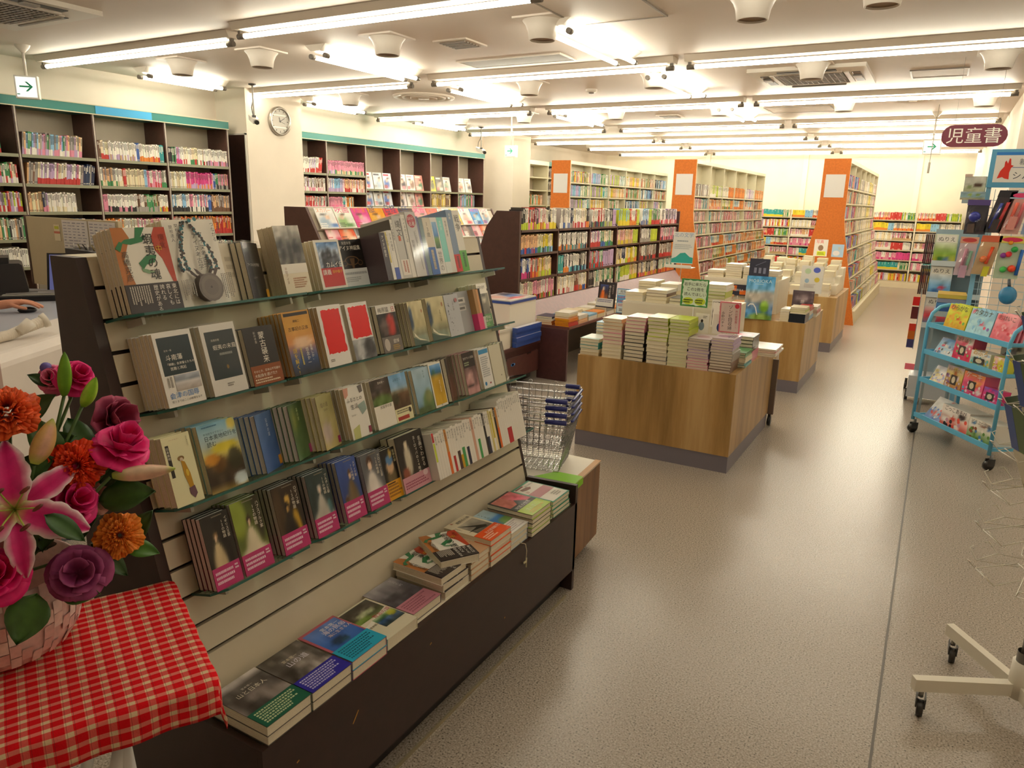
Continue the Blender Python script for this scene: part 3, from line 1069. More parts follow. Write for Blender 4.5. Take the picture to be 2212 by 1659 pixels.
# ---- second shelf
dg_ = '#172b30'
faceout(2, .038, .096, .168, .095, 6, 'white pocket book, dark green square above beach photo and blue lettering', '#ebe7de', [('r', .08, .42, .93, .93, dg_), ('h', '斗南藩', .2, .62, .15, '#ece7da'), ('h', '「朝敵」会津藩士たちの', .18, .55, .068, '#ece7da'), ('h', '苦難と再起', .26, .485, .085, '#ece7da'), ('h', '星亮一著', .2, .74, .05, '#bfb9ac'), ('g', .3, .2, .97, .41, 8, 6, pict([(0, '#a79c92'), (.5, '#c9c6c4'), (.6, '#7f8791'), (1, '#b7bcc6')], (), .06, 3)),
        ('h', '会津の国辱', .08, .115, .155, '#3d7fc0'), ('h', '死ぐまではここは戦場なるぞ', .1, .055, .062, '#4a423b'), ('k', .1, .2, .26, .4, '#8d857b', 2, True)])
faceout(2, .158, .098, .169, .095, 5, 'white pocket book with large dark green panel in shiny clear wrap', '#ebe7de', [('r', .1, .22, .93, .9, dg_), ('h', '蝦夷の末裔', .25, .64, .135, '#ece7da'), ('h', '高橋崇著', .24, .76, .06, '#cfc9bc'), ('k', .4, .54, .85, .6, '#9aa09c', 1, False), ('e', .55, .38, .035, .03, '#8a6a2c'), ('k', .42, .1, .62, .16, '#8d857b', 2, False)], film=True)
faceout(2, .275, .095, .146, .095, 5, 'black pocket book with white vertical title and brown band', '#2a2523', [('v', '蒙古襲来', .47, .93, .21, '#ece7da'), ('v', '新井孝重', .32, .93, .08, '#b9b2a5')], (.34, '#8b4a22', [('h', 'そのとき、日本は不可避の', .06, .66, .075, '#f0e6d2'), ('h', '大転換を遂げた!!', .06, .42, .1, '#f0e6d2'), ('k', .06, .1, .9, .36, '#e2cfb0', 2, False)]))
koji = pict([(0, '#22242c'), (.22, '#35507c'), (.38, '#7d6a80'), (.5, '#d9935a'), (.75, '#cf9a3a'), (1, '#c08a30')], [(.55, .5, .35, .09, '#ecc9a4')], .03, 4)
faceout(2, .408, .096, .170, .095, 6, 'amber to night-blue gradient pocket book with yellow lettering', '#c9923a', [('g', 0, 0, 1, 1, 6, 18, koji), ('r', .06, .93, .95, .98, '#2b2622'), ('h', '古事記の正体', .12, .7, .125, '#3a2a1a'), ('h', '関裕二', .35, .83, .08, '#3a2a1a'), ('v', '謎を解く!', .12, .44, .15, '#e3c23a'), ('v', '怨念か―', .58, .42, .12, '#f2eee2'), ('v', '台無しか、', .76, .46, .095, '#f2eee2'), ('k', .36, .08, .46, .42, '#c9b75a', 1, True)])
def ragged(x0, y0, x1, y1, seed, n=16, a=.012):
    r = random.Random(seed)
    p = [(x0 + (x1 - x0) * i / n, y0 + r.uniform(-a, a)) for i in range(n)] + [(x1 + r.uniform(-a, a) * 1.5, y0 + (y1 - y0) * i / n) for i in range(n)]
    p += [(x1 - (x1 - x0) * i / n, y1 + r.uniform(-a, a)) for i in range(n)] + [(x0 + r.uniform(-a, a) * 1.5, y1 - (y1 - y0) * i / n) for i in range(n)]
    return p
RD = '#e01010'
faceout(2, .536, .092, .172, .095, 6, 'white book with one tall ragged bright red block', '#eae6de', [('p', ragged(.12, .21, .92, .93, 1), RD), ('k', .12, .08, .3, .13, '#7d756c', 2, False)])
faceout(2, .647, .093, .168, .095, 5, 'white book with shorter red block over grey photo strip', '#eae6de', [('g', 0, 0, 1, .36, 10, 7, pict([(0, '#6f7275'), (1, '#9ea2a4')], [(.75, .5, .25, .5, '#3a3a3c'), (.3, .4, .12, .5, '#b9bcbd')], .12, 6)), ('p', ragged(.1, .385, .95, .93, 2), RD)])
faceout(2, .774, .090, .148, .095, 5, 'dark pocket book with red splash and white heading', '#242020', [('r', 0, .82, 1, 1, '#e6e1d6'), ('g', 0, .34, 1, .82, 8, 8, pict([(0, '#2b2523'), (1, '#1f1b1a')], [(.62, .45, .22, .5, '#c4382e'), (.3, .4, .2, .4, '#5c4c46')], .08, 9)), ('h', '梅原猛', .08, .85, .19, '#3a322c'), ('h', '日', .76, .84, .2, '#c4382e')], (.33, '#6f6863', [('h', '追悼', .55, .55, .16, '#efe9dc'), ('e', .22, .5, .14, .4, '#b9b1a6'), ('k', .5, .1, .95, .45, '#b99a4a', 3, False)]))
sea_ = lambda sd: [('g', 0, 0, 1, 1, 12, 16, pict([(0, '#c9c9ac'), (.25, '#8a8b70'), (.45, '#c2b98c'), (1, '#d7cda0')], [(.0, .55, .22, .2, '#2f4257'), (.1, .75, .1, .14, '#39506a'), (.5, .1, .5, .12, '#8c9a86')], .07, sd)), ('p', [(0, .2), (.3, .12), (1, .02), (1, 0), (0, 0)], '#4d6258'), ('p', [(.1, .3), (.35, .16), (.9, .06), (.4, .11), (.1, .22)], '#e8e4cc')]
faceout(2, .927, .078, .143, .095, 6, 'pale gold book with dark blue brushwork, first of two alike', '#cdc49a', [sea_(21), ('h', '8', .8, .72, .2, '#b0432e')], t=.015)
faceout(2, 1.027, .100, .146, .095, 6, 'pale gold book with dark blue brushwork, second and wider of two alike', '#cdc49a', [sea_(22), ('h', '8', .8, .76, .2, '#b0432e'), ('v', '自我と人間', .62, .7, .08, '#6a5f46')], t=.015)
faceout(2, 1.131, .085, .145, .095, 5, 'pale blue-grey pocket book with fine ink sketches', '#c3c6ca', [scatter(14, 18, .1, .1, .5, .9, .01, .03, ['#7d848c', '#99a0a8', '#5f666e']), ('v', '江戸の旅', .45, .85, .1, '#6a5f5c'), ('e', .75, .85, .1, .05, '#b9787a')], t=.016)
faceout(2, 1.212, .092, .150, .08, 4, 'grey back cover with small barcode labels', '#a9abad', [('r', .12, .72, .72, .86, '#d9d7d2'), ('k', .14, .74, .7, .84, '#3a3633', 1, False), ('r', .2, .54, .7, .66, '#d0cec9'), ('k', .22, .55, .68, .65, '#4a4643', 1, False)], t=.016)
faceout(2, 1.362, .090, .168, .085, 5, 'white-topped book with grey portrait above a green band', W, [('g', 0, .3, 1, .77, 10, 10, pict([(0, '#5e5d4e'), (1, '#6f6e5d')], [(.55, .72, .16, .2, '#b7b099'), (.55, .9, .17, .1, '#2f2c26'), (.5, .2, .4, .36, '#4a483c')], .05, 31)), ('h', '文豪の名作', .06, .88, .15, '#5a544b')], (.3, '#2f7a34', [('h', 'なぜ芥川は', .1, .66, .15, '#f2eee2'), ('h', '生を語ったか', .1, .42, .13, '#f2eee2'), ('k', .1, .12, .8, .36, '#7fd06a', 2, False)]), yaw=.15, t=.015)

# ---- third shelf
faceout(3, .004, .070, .160, .085, 3, 'pale yellow book with small figure in a mustard robe and hat', '#e6e2b6', [('p', [(.08, .42), (.2, .42), (.2, .88), (.08, .88)], '#2b2622'), ('v', '日本奥地', .085, .86, .105, '#efe9d6'), ('e', .52, .66, .12, .035, '#8a6a3a'), ('e', .53, .64, .06, .03, '#d9c3a6'), ('p', [(.5, .63), (.62, .6), (.72, .42), (.74, .22), (.6, .2), (.5, .42)], '#b98a1e'), ('p', [(.55, .22), (.76, .24), (.8, .12), (.68, .06), (.55, .14)], '#6b4a55'), ('e', .62, .44, .05, .05, '#d9b93a'), ('v', '日本奥地紀行', .84, .95, .055, '#8f8a6a'), ('h', 'ハードカバー', .25, .93, .06, '#b98a6a')], t=.024)
okup = pict([(0, '#a08848'), (.12, '#3a2c1c'), (.4, '#4a3c24'), (.52, '#c9b85a'), (.68, '#b9c9c2'), (1, '#7fb2c9')], [(.6, .62, .35, .08, '#d9c83a'), (.9, .93, .12, .1, '#d9c860'), (.35, .4, .2, .12, '#6a4a20'), (.8, .42, .18, .16, '#3d3a22'), (.85, .1, .2, .1, '#cfe0e2'), (.2, .48, .2, .08, '#c98a2a')], .07, 41)
faceout(3, .095, .104, .163, .085, 4, 'book with blue and yellow landscape painting of dark rocks', '#8ab0b8', [('g', 0, 0, 1, 1, 16, 24, okup), ('h', '日本奥地紀行を', .12, .76, .125, '#23323c'), ('h', '読む', .16, .67, .125, '#23323c'), ('h', '平凡社ライブラリー', .12, .84, .06, '#3a5a6a'), ('k', .12, .94, .6, .97, '#4a7a9a', 1, False)], t=.02)
faceout(3, .258, .098, .150, .085, 5, 'navy blue pocket book turned far sideways', '#34507f', [('g', 0, 0, 1, 1, 4, 8, pict([(0, '#3a5a94'), (1, '#4a6690')], (), .05, 5)), ('v', '日本の道', .55, .9, .12, '#d0d6e2'), ('r', .84, .04, 1, .2, '#c98a2a')], yaw=.45, page='#d6cfc4', t=.014)
faceout(3, .366, .098, .150, .085, 5, 'dark green pocket book turned far sideways', '#3d5a34', [('g', 0, 0, 1, 1, 4, 8, pict([(0, '#4a663c'), (1, '#37502c')], [(.3, .7, .2, .2, '#6f7a3a')], .07, 6)), ('v', '森の旅', .5, .92, .12, '#b9c08a'), ('r', .84, .04, 1, .2, '#a02a6a')], yaw=.45, page='#d6cfc4', t=.014)
faceout(3, .466, .090, .151, .085, 5, 'olive-yellow pocket book with pale brushed title', '#a89c62', [('g', 0, 0, 1, 1, 6, 10, pict([(0, '#b9a86a'), (.5, '#a89e6a'), (1, '#a09a66')], [(.3, .3, .3, .2, '#b3a39a')], .04, 7)), ('h', '塩の道', .2, .78, .16, '#5f5a3a'), ('h', '宮本常一', .35, .7, .08, '#6f6a48'), ('r', .84, .04, 1, .17, '#8f2a55')], yaw=.3, t=.015)
faceout(3, .574, .082, .151, .085, 5, 'white pocket book with pastel scraps and handwritten title', '#e9e6dc', [('p', [(0, 1), (.25, 1), (.2, .86), (.05, .8), (0, .84)], '#cf9a86'), ('p', [(.72, .98), (.95, 1), (.95, .86), (.78, .84)], '#6f6a66'), ('p', [(.55, .62), (.95, .68), (.98, .5), (.7, .42)], '#8fa39c'), ('p', [(.1, .2), (.45, .26), (.4, 0), (.08, 0)], '#b9bd7a'), ('h', 'ふるさとの', .06, .72, .16, '#4a4642'), ('h', '生活', .2, .58, .19, '#4a4642'), ('h', '宮本常一', .15, .44, .07, '#7a746c'), ('r', .86, .04, 1, .17, '#7a2440')], t=.016)
faceout(3, .686, .088, .150, .085, 5, 'book with dark garden photo above a plain white lower half', W, [('g', 0, .47, 1, 1, 12, 10, pict([(0, '#3d4a2e'), (.4, '#4a3a30'), (1, '#453c38')], [(.5, .15, .5, .25, '#5f7a3a'), (.3, .6, .3, .1, '#2f2624')], .12, 8)), ('h', '民俗学の旅', .3, .4, .12, '#3a342e'), ('h', '宮本常一', .4, .9, .09, '#e6e0d2')], t=.016)
faceout(3, .774, .082, .150, .085, 5, 'book with blue sky over brown hillside and cream band', '#c9b98a', [('g', 0, .28, 1, 1, 10, 12, pict([(0, '#4f3a26'), (.42, '#6f5236'), (.52, '#8a8a76'), (.6, '#8fb6d6'), (1, '#6fa2cc')], [(.2, .3, .2, .2, '#3f3a20')], .08, 9)), ('h', 'ふるさと', .2, .86, .12, '#35536f')], (.28, '#e3dcae', [('k', .08, .6, .9, .92, '#6a6048', 2, False), ('r', .08, .12, .75, .4, '#a8322a'), ('e', .86, .7, .08, .2, '#3a342e')]), t=.016)
faceout(3, .889, .086, .146, .085, 5, 'pocket book with pale sky, sea and a green headland', '#8fb0c2', [('g', 0, 0, 1, 1, 12, 18, pict([(0, '#4f6a3a'), (.12, '#6f93a8'), (.4, '#8fb2c6'), (1, '#a9c2cf')], [(.72, .2, .36, .26, '#5f7a46'), (.75, .34, .2, .16, '#7a8452'), (.35, .06, .5, .1, '#4c6038')], .05, 10)), ('v', '海の道', .62, .95, .1, '#5a7a8a')], t=.016)
faceout(3, .979, .070, .150, .085, 5, 'white-edged pocket book, blue coast over golden field', '#ebe6d8', [('g', .08, .05, .95, .96, 8, 14, pict([(0, '#c9a01e'), (.7, '#bf971f'), (.76, '#3a6a7a'), (.84, '#3d7fb8'), (1, '#7fb0dd')], [(.3, .82, .25, .04, '#2f5a3a')], .05, 11)), ('v', '見知らぬ日本', .6, .6, .1, '#efe6c2'), ('h', '旅', .45, .02, .1, '#4a443c')], t=.016)
faceout(3, 1.076, .090, .152, .085, 5, 'dark brown pocket book in creased clear wrap, turned sideways', '#2f2420', [('g', 0, 0, 1, .62, 6, 8, pict([(0, '#6a3a2c'), (1, '#5a3228')], (), .1, 12)), ('v', '山の人生', .6, .93, .11, '#cfc6a8')], yaw=.4, t=.015, film=True)
faceout(3, 1.186, .076, .152, .080, 5, 'pocket book, black heading over pink picture of a house', '#c89a98', [('g', 0, 0, 1, .66, 10, 10, pict([(0, '#c99a98'), (.5, '#a87a78'), (1, '#5c4644')], [(.5, .6, .3, .2, '#c9a09c'), (.3, .3, .3, .06, '#3a2c2c'), (.75, .55, .15, .3, '#6f5250')], .1, 13)), ('r', 0, .64, 1, 1, '#2b2322'), ('h', '生きていく民俗', .06, .84, .125, '#eae2d2'), ('k', .08, .68, .5, .78, '#9fb08a', 2, False)], t=.015)
faceout(3, 1.292, .069, .150, .080, 5, 'white pocket book with blue heading bar and blue dot', '#e9e7e2', [('r', .04, .86, .96, .97, '#3f92c4'), ('k', .12, .28, .86, .8, '#a3a7ab', 10, False), ('e', .22, .12, .1, .05, '#2f7fb8'), ('r', .6, .09, .75, .13, '#9a4a52')], t=.015)
faceout(3, 1.368, .080, .150, .080, 1, 'plain cream cover with one tiny round mark', '#d9d3bc', [('e', .7, .2, .03, .018, '#4a4236')], t=.06)
faceout(3, 1.452, .088, .151, .082, 4, 'pocket book with grey forest photo turned sideways at shelf end', '#8a8a80', [('g', 0, .04, .95, 1, 8, 12, pict([(0, '#6a6a62'), (1, '#4c4c46')], [(.4, .5, .2, .6, '#9a9a90'), (.7, .4, .1, .4, '#2f2f2c')], .18, 14)), ('r', 0, 0, 1, .06, W)], yaw=.45, t=.015)

# ---- fourth shelf: portrait covers with magenta bands
MG = '#b8316e'
def portrait(bg, bg2, hair, face, dress, cx=.5, cy=.62, sc_=1.0, seed=1, extra=()):
    return pict([(0, bg2), (1, bg)], list(extra) + [(cx, cy - .42 * sc_, .26 * sc_, .34 * sc_, dress, 5), (cx, cy - .16 * sc_, .11 * sc_, .12 * sc_, dress, 7), (cx, cy + .05 * sc_, .075 * sc_, .06 * sc_, hair, 7), (cx, cy + .015 * sc_, .05 * sc_, .042 * sc_, face, 9)], .035, seed)
def wide_band(a):
    return (a, MG, [('k', .08, .2, .85, .85, '#f0cfe0', 3, False), ('k', .8, .6, .96, .88, '#f6e2ec', 2, False)])
def royal(u, w, h, lab, bgc, fn, title, fr=.32, yaw=0.0, cp=4):
    return faceout(4, u, w, h, .085, cp, lab, bgc, [('g', 0, 0, 1, 1, 18, 26, fn), ('v', title, .82, .93, .115, '#e9e0cc'), ('v', '12の物語', .66, .9, .12, '#e9e0cc'), ('k', .4, .95, .92, .975, '#8a7f6c', 1, False)], wide_band(fr), yaw=yaw, page='#dcd6d2', t=.0165)
royal(.046, .074, .175, 'black book with lady in pale gold gown beside dark figure', '#1d1a16', portrait('#1c1a17', '#2b251d', '#8a6a44', '#e3c4a2', '#cdb98e', .4, .66, .95, 51, [(.72, .4, .16, .4, '#120f0d')]), 'イギリス王家', .30)
royal(.129, .086, .180, 'green book with lady in wide white gown', '#5d6a24', portrait('#3f4a1c', '#6f7a34', '#3a2a1e', '#e6c6a6', '#ddd2b4', .5, .66, 1.05, 52, [(.15, .8, .3, .3, '#8a9a3a'), (.85, .8, .16, .4, '#2f2c1a'), (.5, .2, .5, .16, '#e3d9c2')]), 'ハプスブルク家', .28)
royal(.253, .086, .176, 'brown-black book with seated figure in golden robe', '#2b2118', portrait('#33261a', '#241a13', '#1c1410', '#c9a05a', '#1f1914', .45, .62, 1.1, 53, [(.15, .5, .2, .5, '#4a3824'), (.7, .3, .14, .3, '#c9a02e'), (.5, .76, .1, .08, '#d0a84e')]), 'ロマノフ家', .30)
royal(.368, .080, .174, 'dark teal book with lady in silver court dress', '#25302f', portrait('#2a3a3a', '#223030', '#b7b0a6', '#e6cbb4', '#b9b4aa', .5, .68, 1.05, 54, [(.5, .2, .5, .22, '#c4bdb0'), (.8, .4, .1, .12, '#3c6a70')]), 'ブルボン王朝', .30)
royal(.482, .079, .176, 'blue book with lady in patterned gold dress and child', '#2c4486', portrait('#33509a', '#243870', '#5a3c26', '#e3c2a0', '#6f5a3c', .58, .7, 1.1, 55, [(.25, .3, .12, .12, '#e0b898'), (.25, .36, .13, .06, '#4a3022')]), 'メディチ家', .33)
royal(.580, .086, .166, 'grey book with young woman in white off-shoulder gown', '#56585c', portrait('#5c5e62', '#494a4e', '#4a2f22', '#ecd0b8', '#e6e0d8', .4, .74, 1.9, 56), 'プロイセン王家', .33)
faceout(4, .664, .070, .156, .085, 4, 'black book with blue head scarf picture and orange-yellow band', '#17130f', [('g', 0, .3, 1, 1, 12, 16, pict([(0, '#14110e'), (1, '#15110e')], [(.5, .2, .3, .3, '#6a5a3a', 5), (.48, .5, .24, .2, '#d0ab86', 8), (.5, .68, .22, .14, '#5a86b4', 8), (.6, .84, .1, .12, '#b99a4e', 8)], .03, 57)), ('v', '絵画の謎', .78, .96, .14, '#e3d9a8')], (.36, '#d99a1e', [('k', .08, .15, .92, .85, '#7a4a12', 4, False), ('r', .08, .86, .6, .93, '#4a2f10')]), t=.0165)
faceout(4, .729, .134, .178, .095, 2, 'black book with standing lady and large white vertical title', '#191512', [('g', 0, .2, .62, 1, 12, 16, pict([(0, '#2a211c'), (1, '#191512')], [(.55, .42, .2, .34, '#cfc6ae', 6), (.55, .76, .1, .08, '#e0d3b6', 8), (.3, .16, .2, .14, '#8f4a34')], .04, 58)), ('v', '名画でわかる', .8, .9, .125, '#f0ead8'), ('v', 'ヨーロッパの24時間', .62, .93, .092, '#f0ead8')], (.27, '#c9909c', [('k', .06, .2, .9, .7, '#8f3a58', 3, False), ('e', .84, .82, .09, .2, '#e3c4ca')]), right=True, t=.03)

# ------------------------------------------------------------------ spine-out books on the display
def dspine(row, u, w, h, d, col, label, band=None, title=None, tcol='#3a3531', tsize=None, side=None, film=False, ops=(), ty=.95):
    r = thing('book', label, 'book', group='spine-out books on glass shelf %d' % row)
    # local: x along the shelf, y up, z out towards the reader (spine at z=d)
    MB().box(CV, .0015, .0015, w - CV, h - .0015, d - CV, '#e9e0cc').build('pages', PAGES, r)
    m = MB()
    m.box(0, 0, 0, CV, h, d, side or col).box(w - CV, 0, 0, w, h, d, col).box(CV, 0, d - CV, w - CV, h, d, col)
    z = d
    if title:
        ts = tsize or min(w * .7, .011)
        m.text(title, (w / 2 - ts / 2, h * ty - ts, z + .0002), (1, 0, 0), (0, 1, 0), ts, tcol, vertical=True)
    draw(m, flatten(ops), 0, 0, w, h, z)
    m.build('cover', GLOSS, r)
    if band:
        fr, bc = band[:2]
        b = MB()
        b.box(-.0004, 0, .0, w + .0004, h * fr, d + .0006, bc)
        if len(band) > 2:
            draw(b, [('k', .25, .1, .8, .9, band[2], 1, True)], 0, 0, w, h * fr, d + .0006)
        b.build('paper_band', GLOSS, r)
    if film:
        MB().box(-.001, -.002, -.001, w + .001, h + .004, d + .003, '#ffffff').build('plastic_wrap', FILM, r)
    r.matrix_world = MD(u, ROWV[row] + .0035, .004)
    return r
wsp = '#e8e3d8'
x = .818
top = [(.026, .146, .130, '#3a3238', 'book whose dark portrait cover faces the necklace end, white spine', None, 'アイヌの歴史', wsp, '#55484c'),
       (.013, .150, .130, wsp, 'white spine with yellow stripe, after the portrait book', (.0, 0), '中公新書', '#8a7a3a', None),
       (.020, .152, .130, wsp, 'white spine with blue square at its foot', (.24, '#3450a8'), '日本の歴史', '#3a3531', None),
       (.013, .185, .130, '#d9d5cb', 'tall grey-white spine, dark photo on its side', None, 'アイヌ民族史', '#4a4642', '#55514c'),
       (.045, .196, .130, '#c6c3bb', 'thick grey spine lettered with large black and red characters', None, '縄文', '#2b2624', None),
       (.020, .200, .130, wsp, 'tall white spine with fine vertical lettering', None, 'アイヌのことば', '#3a3531', None),
       (.052, .208, .132, '#dad8d4', 'tall white magazine wrapped in film, red disc near its top', None, None, None, None),
       (.012, .194, .130, '#6a74a8', 'thin violet-blue spine in clear film', None, None, None, None),
       (.020, .190, .130, '#6f8a8c', 'grey-green spine in crumpled clear film', None, None, None, None),
       (.042, .190, .130, '#d6cdb8', 'thick cream spine with blue lower band', (.48, '#2f62ac', '#c9b98a'), '13歳', '#4a4238', None),
       (.038, .190, .130, '#e3e2dc', 'white spine with window picture and large grey characters', None, None, None, None),
       (.032, .190, .130, '#7fd0c4', 'turquoise spine, pale at the foot', (.2, '#dfe4dc'), '世界史', '#e9efe8', None),
       (.028, .190, .130, '#dcd8cc', 'pale spine with dark fine lettering, beside the turquoise one', None, '地図の歴史', '#55504a', None),
       (.035, .216, .130, '#7489a4', 'tall grey-blue spine with red lower band', (.28, '#c92424', '#5a1414'), '帰郷', '#e9e4d8', None),
       (.042, .214, .130, '#e6e1d2', 'tall white spine lettered with two big black characters, green lower band', (.34, '#57a63a', '#1f4a18'), '戦争', '#22201e', None)]
for w, h, d, c, lab, band, ti, tc_, side in top:
    ops = []
    ts = None
    if ti == '縄文':
        ts = .026
        ops = [('r', .82, .3, .9, .96, '#3a3735'), ('r', .08, .05, .92, .3, '#e6ded2'), ('k', .2, .07, .8, .28, '#b0604a', 2, True), ('r', .3, .6, .55, .68, '#c4562e')]
    if ti == '戦争': ts = .03
    if ti == '13歳': ts = .018
    if 'red disc' in lab:
        ops = [('e', .5, .86, .42, .105, '#bf2340'), ('h', '00分', .16, .87, .3, '#f4eee6'), ('h', '名著', .2, .79, .3, '#f4eee6'), ('p', [(.55, .7), (.58, .7), (.78, .1), (.75, .1)], '#3a3836'), ('v', '知里幸恵', .12, .58, .26, '#4a4642'), ('v', 'アイヌ神謡集', .62, .72, .14, '#8a8680')]
    if 'window picture' in lab:
        ops = [('g', .15, .45, .85, .92, 4, 8, pict([(0, '#2f5a3a'), (.35, '#6f9a3a'), (.5, '#4a86c4'), (1, '#8ab4d6')], (), .08, 60)), ('v', '世界の', .2, .42, .6, '#6a665f')]
    if 'yellow stripe' in lab:
        ops = [('r', .1, .35, .55, .98, '#cdbb55')]
        band = None
    dspine(1, x, w, h, d, c, lab, band, ti, tc_ or '#3a3531', ts, side, film=('film' in lab), ops=ops)
    x += w + .001
# second shelf, few spines before the portrait
x = 1.306
for w, h, c, lab, band in ((.018, .150, '#b08858', 'tan spine with pink foot beside the barcode cover', (.4, '#d8467a')), (.014, .148, '#d9a06c', 'orange-tan spine with pink foot', (.4, '#d8467a')), (.012, .150, '#2b2523', 'narrow black spine with pale foot', (.3, '#c9c5bd'))):
    dspine(2, x, w, h, .100, c, lab, band)
    x += w + .001
# fourth shelf: a long row of pocket books
r4 = random.Random(44)
seq = 'w w w w w O w r w d G g w n w w N w g w w K n w Y w y K O w w w w R R w w w w w w w w w'.split()
x = .868
k = 0
words = ['日本人の旅', '民俗のこころ', '遠野の夜', '山と海', '村の記憶', '北の文化', '歴史の道', '海の民', '祭りと人', '絵の見方', '古代史の謎', '地図と旅']
cmap = {'w': wsp, 'O': '#c8863a', 'r': '#b83a32', 'd': '#3a2f33', 'G': '#c9a02a', 'g': '#3f9a52', 'n': '#33354a', 'N': '#cfa08a', 'K': '#2c2622', 'Y': '#d3c57e', 'y': '#e3d3a2', 'R': wsp}
cn = {'w': 'white', 'O': 'ochre', 'r': 'white', 'd': 'white', 'G': 'white', 'g': 'white', 'n': 'white', 'N': 'rose', 'K': 'black', 'Y': 'straw', 'y': 'cream', 'R': 'white'}
bands = {'r': (.36, '#b8282c'), 'd': (.42, '#4a3030'), 'G': (.3, '#c99a1e'), 'g': (.45, '#3f9a52'), 'n': (.4, '#2b2d44'), 'R': (.34, '#b8242c'), 'O': (.5, '#d9661e')}
bn = {'r': 'red', 'd': 'dark', 'G': 'gold', 'g': 'green', 'n': 'navy', 'R': 'red', 'O': 'orange'}
for s_ in seq:
    w = r4.uniform(.0108, .0148) * (1.3 if s_ == 'w' and r4.random() < .1 else 1)
    if x + w > 1.452: break
    k += 1
    ops = []
    h = r4.uniform(.148, .155) + (.02 if k > 30 and s_ in 'wR' else 0)
    if k == 1: ops = [('r', .1, .8, .9, 1, '#c4262c'), ('r', .15, .38, .85, .78, '#c3d23a')]
    if k == 26: ops = [('r', .1, .3, .9, .95, '#c8b52a')]
    band = bands.get(s_)
    base = cmap[s_] if s_ not in 'rdGgn' else wsp
    dspine(4, x, w, h, .122, base, '%s pocket book spine%s, %s in the long lower row' % (cn[s_], (' with %s foot' % bn[s_]) if s_ in bn else '', nth(k)), band, words[k % len(words)], '#e9e2d2' if s_ == 'K' else '#4a4540', min(.0085, w * .62), ops=ops)
    x += w + .0006

# ------------------------------------------------------------------ flat piles on the bench
def pile(y0, y1, x_top, n, t, label, col, ops, obi, jitter=.003, h=.19, zr=.3853, group='flat piles on the dark bench', **k):
    b = make_book(y1 - y0, h, t, col, flatten(ops), obi, right=True, **k)
    rr = random.Random(int(y0 * 1000))
    for i in range(n):
        o = b if i == 0 else dup(b)
        o['label'] = (label + ', top of its pile') if i == 0 and n > 1 else (label if n == 1 else cl('%s down in bench pile: ' % nth(i + 1), label))
        o['group'] = group
        dx, dy = (rr.uniform(-jitter, jitter), rr.uniform(-jitter, jitter)) if i else (0, 0)
        # the book's top edge lies towards the slats
        o.matrix_world = frame((x_top + h + dx, y0 + dy, zr + t * (n - 1 - i) + (.0035 if i == 0 and obi else 0) * 0), (0, 1, 0), (-1, 0, 0), (0, 0, 1))
    return b
mount = pict([(0, '#6a625c'), (.45, '#6a625e'), (.7, '#4c4642'), (.86, '#5f5a56'), (.93, '#c9c2bd'), (1, '#d6d0ca')], [(.55, .45, .3, .22, '#857c76'), (.8, .3, .25, .2, '#948a84'), (.3, .3, .25, .2, '#3f3936')], .12, 71, 8)
mount2 = pict([(0, '#6f6862'), (.5, '#5c5651'), (1, '#4f4a44')], [(.6, .5, .25, .3, '#8a827a'), (.25, .3, .2, .25, '#47413c'), (.75, .25, .2, .2, '#a39a92'), (.5, .9, .5, .1, '#5f584f')], .14, 72, 9)
def txtband(fr, c, tc, n=6):
    return (fr, c, [('k', .08, .12, .92, .9, tc, n, False)])
pile(.922, 1.053, -1.307, 2, .026, 'flat book with grey mountain photo and dark green band', '#5f5954', [('g', 0, 0, 1, 1, 16, 20, mount), ('h', '山と日本人', .22, .66, .13, '#e3ddc8'), ('h', '宮本常一', .42, .76, .06, '#d9d2c2')], txtband(.33, '#1f5f48', '#c9d6a8'))
pile(1.056, 1.188, -1.305, 2, .026, 'flat book with grey mountain photo and deep blue band', '#5f5954', [('g', 0, 0, 1, 1, 16, 20, mount2), ('h', '山の道', .3, .62, .17, '#dcd8e6'), ('h', '宮本常一', .32, .74, .09, '#e0d6b8')], txtband(.33, '#2f2a9a', '#c9c4e6'))
pile(1.194, 1.325, -1.307, 2, .026, 'flat blue seascape book edged in rose with cyan band', '#b55a68', [('g', .06, .03, .96, .95, 12, 16, pict([(0, '#2f5aa8'), (.6, '#3a68b8'), (1, '#5f7fc4')], [(.4, .5, .22, .09, '#1c3450'), (.5, .44, .12, .06, '#26506a')], .07, 73)), ('h', '宮本常一', .42, .82, .12, '#efe6d8'), ('h', '海の民俗', .36, .72, .15, '#f2e2da'), ('h', '海に生きる人', .36, .63, .105, '#f0d2c2')], txtband(.36, '#27a3c4', '#1c5f7a', 6))
pile(1.336, 1.466, -1.312, 1, .034, 'flat cream book with two landscape photos and red title', '#ddd5ba', [('g', .08, .55, .95, .97, 12, 9, pict([(0, '#6a7a4a'), (.5, '#4a4238'), (1, '#3a3830')], [(.5, .4, .3, .15, '#a8b08a'), (.2, .1, .3, .2, '#6f8a3a')], .12, 74)), ('p', [(.08, .45), (.95, .6), (.95, .52), (.08, .38)], '#e9e4d6'), ('g', .35, .22, .98, .5, 12, 8, pict([(0, '#2f3a34'), (.5, '#3a5a86'), (.75, '#4f7a4a'), (1, '#b9c4a0')], [(.8, .7, .2, .25, '#b0b03a')], .12, 75)), ('h', '賢治の旅', .46, .5, .13, '#b8323a'), ('h', '宮本常一', .1, .36, .07, '#4a443c')], None)
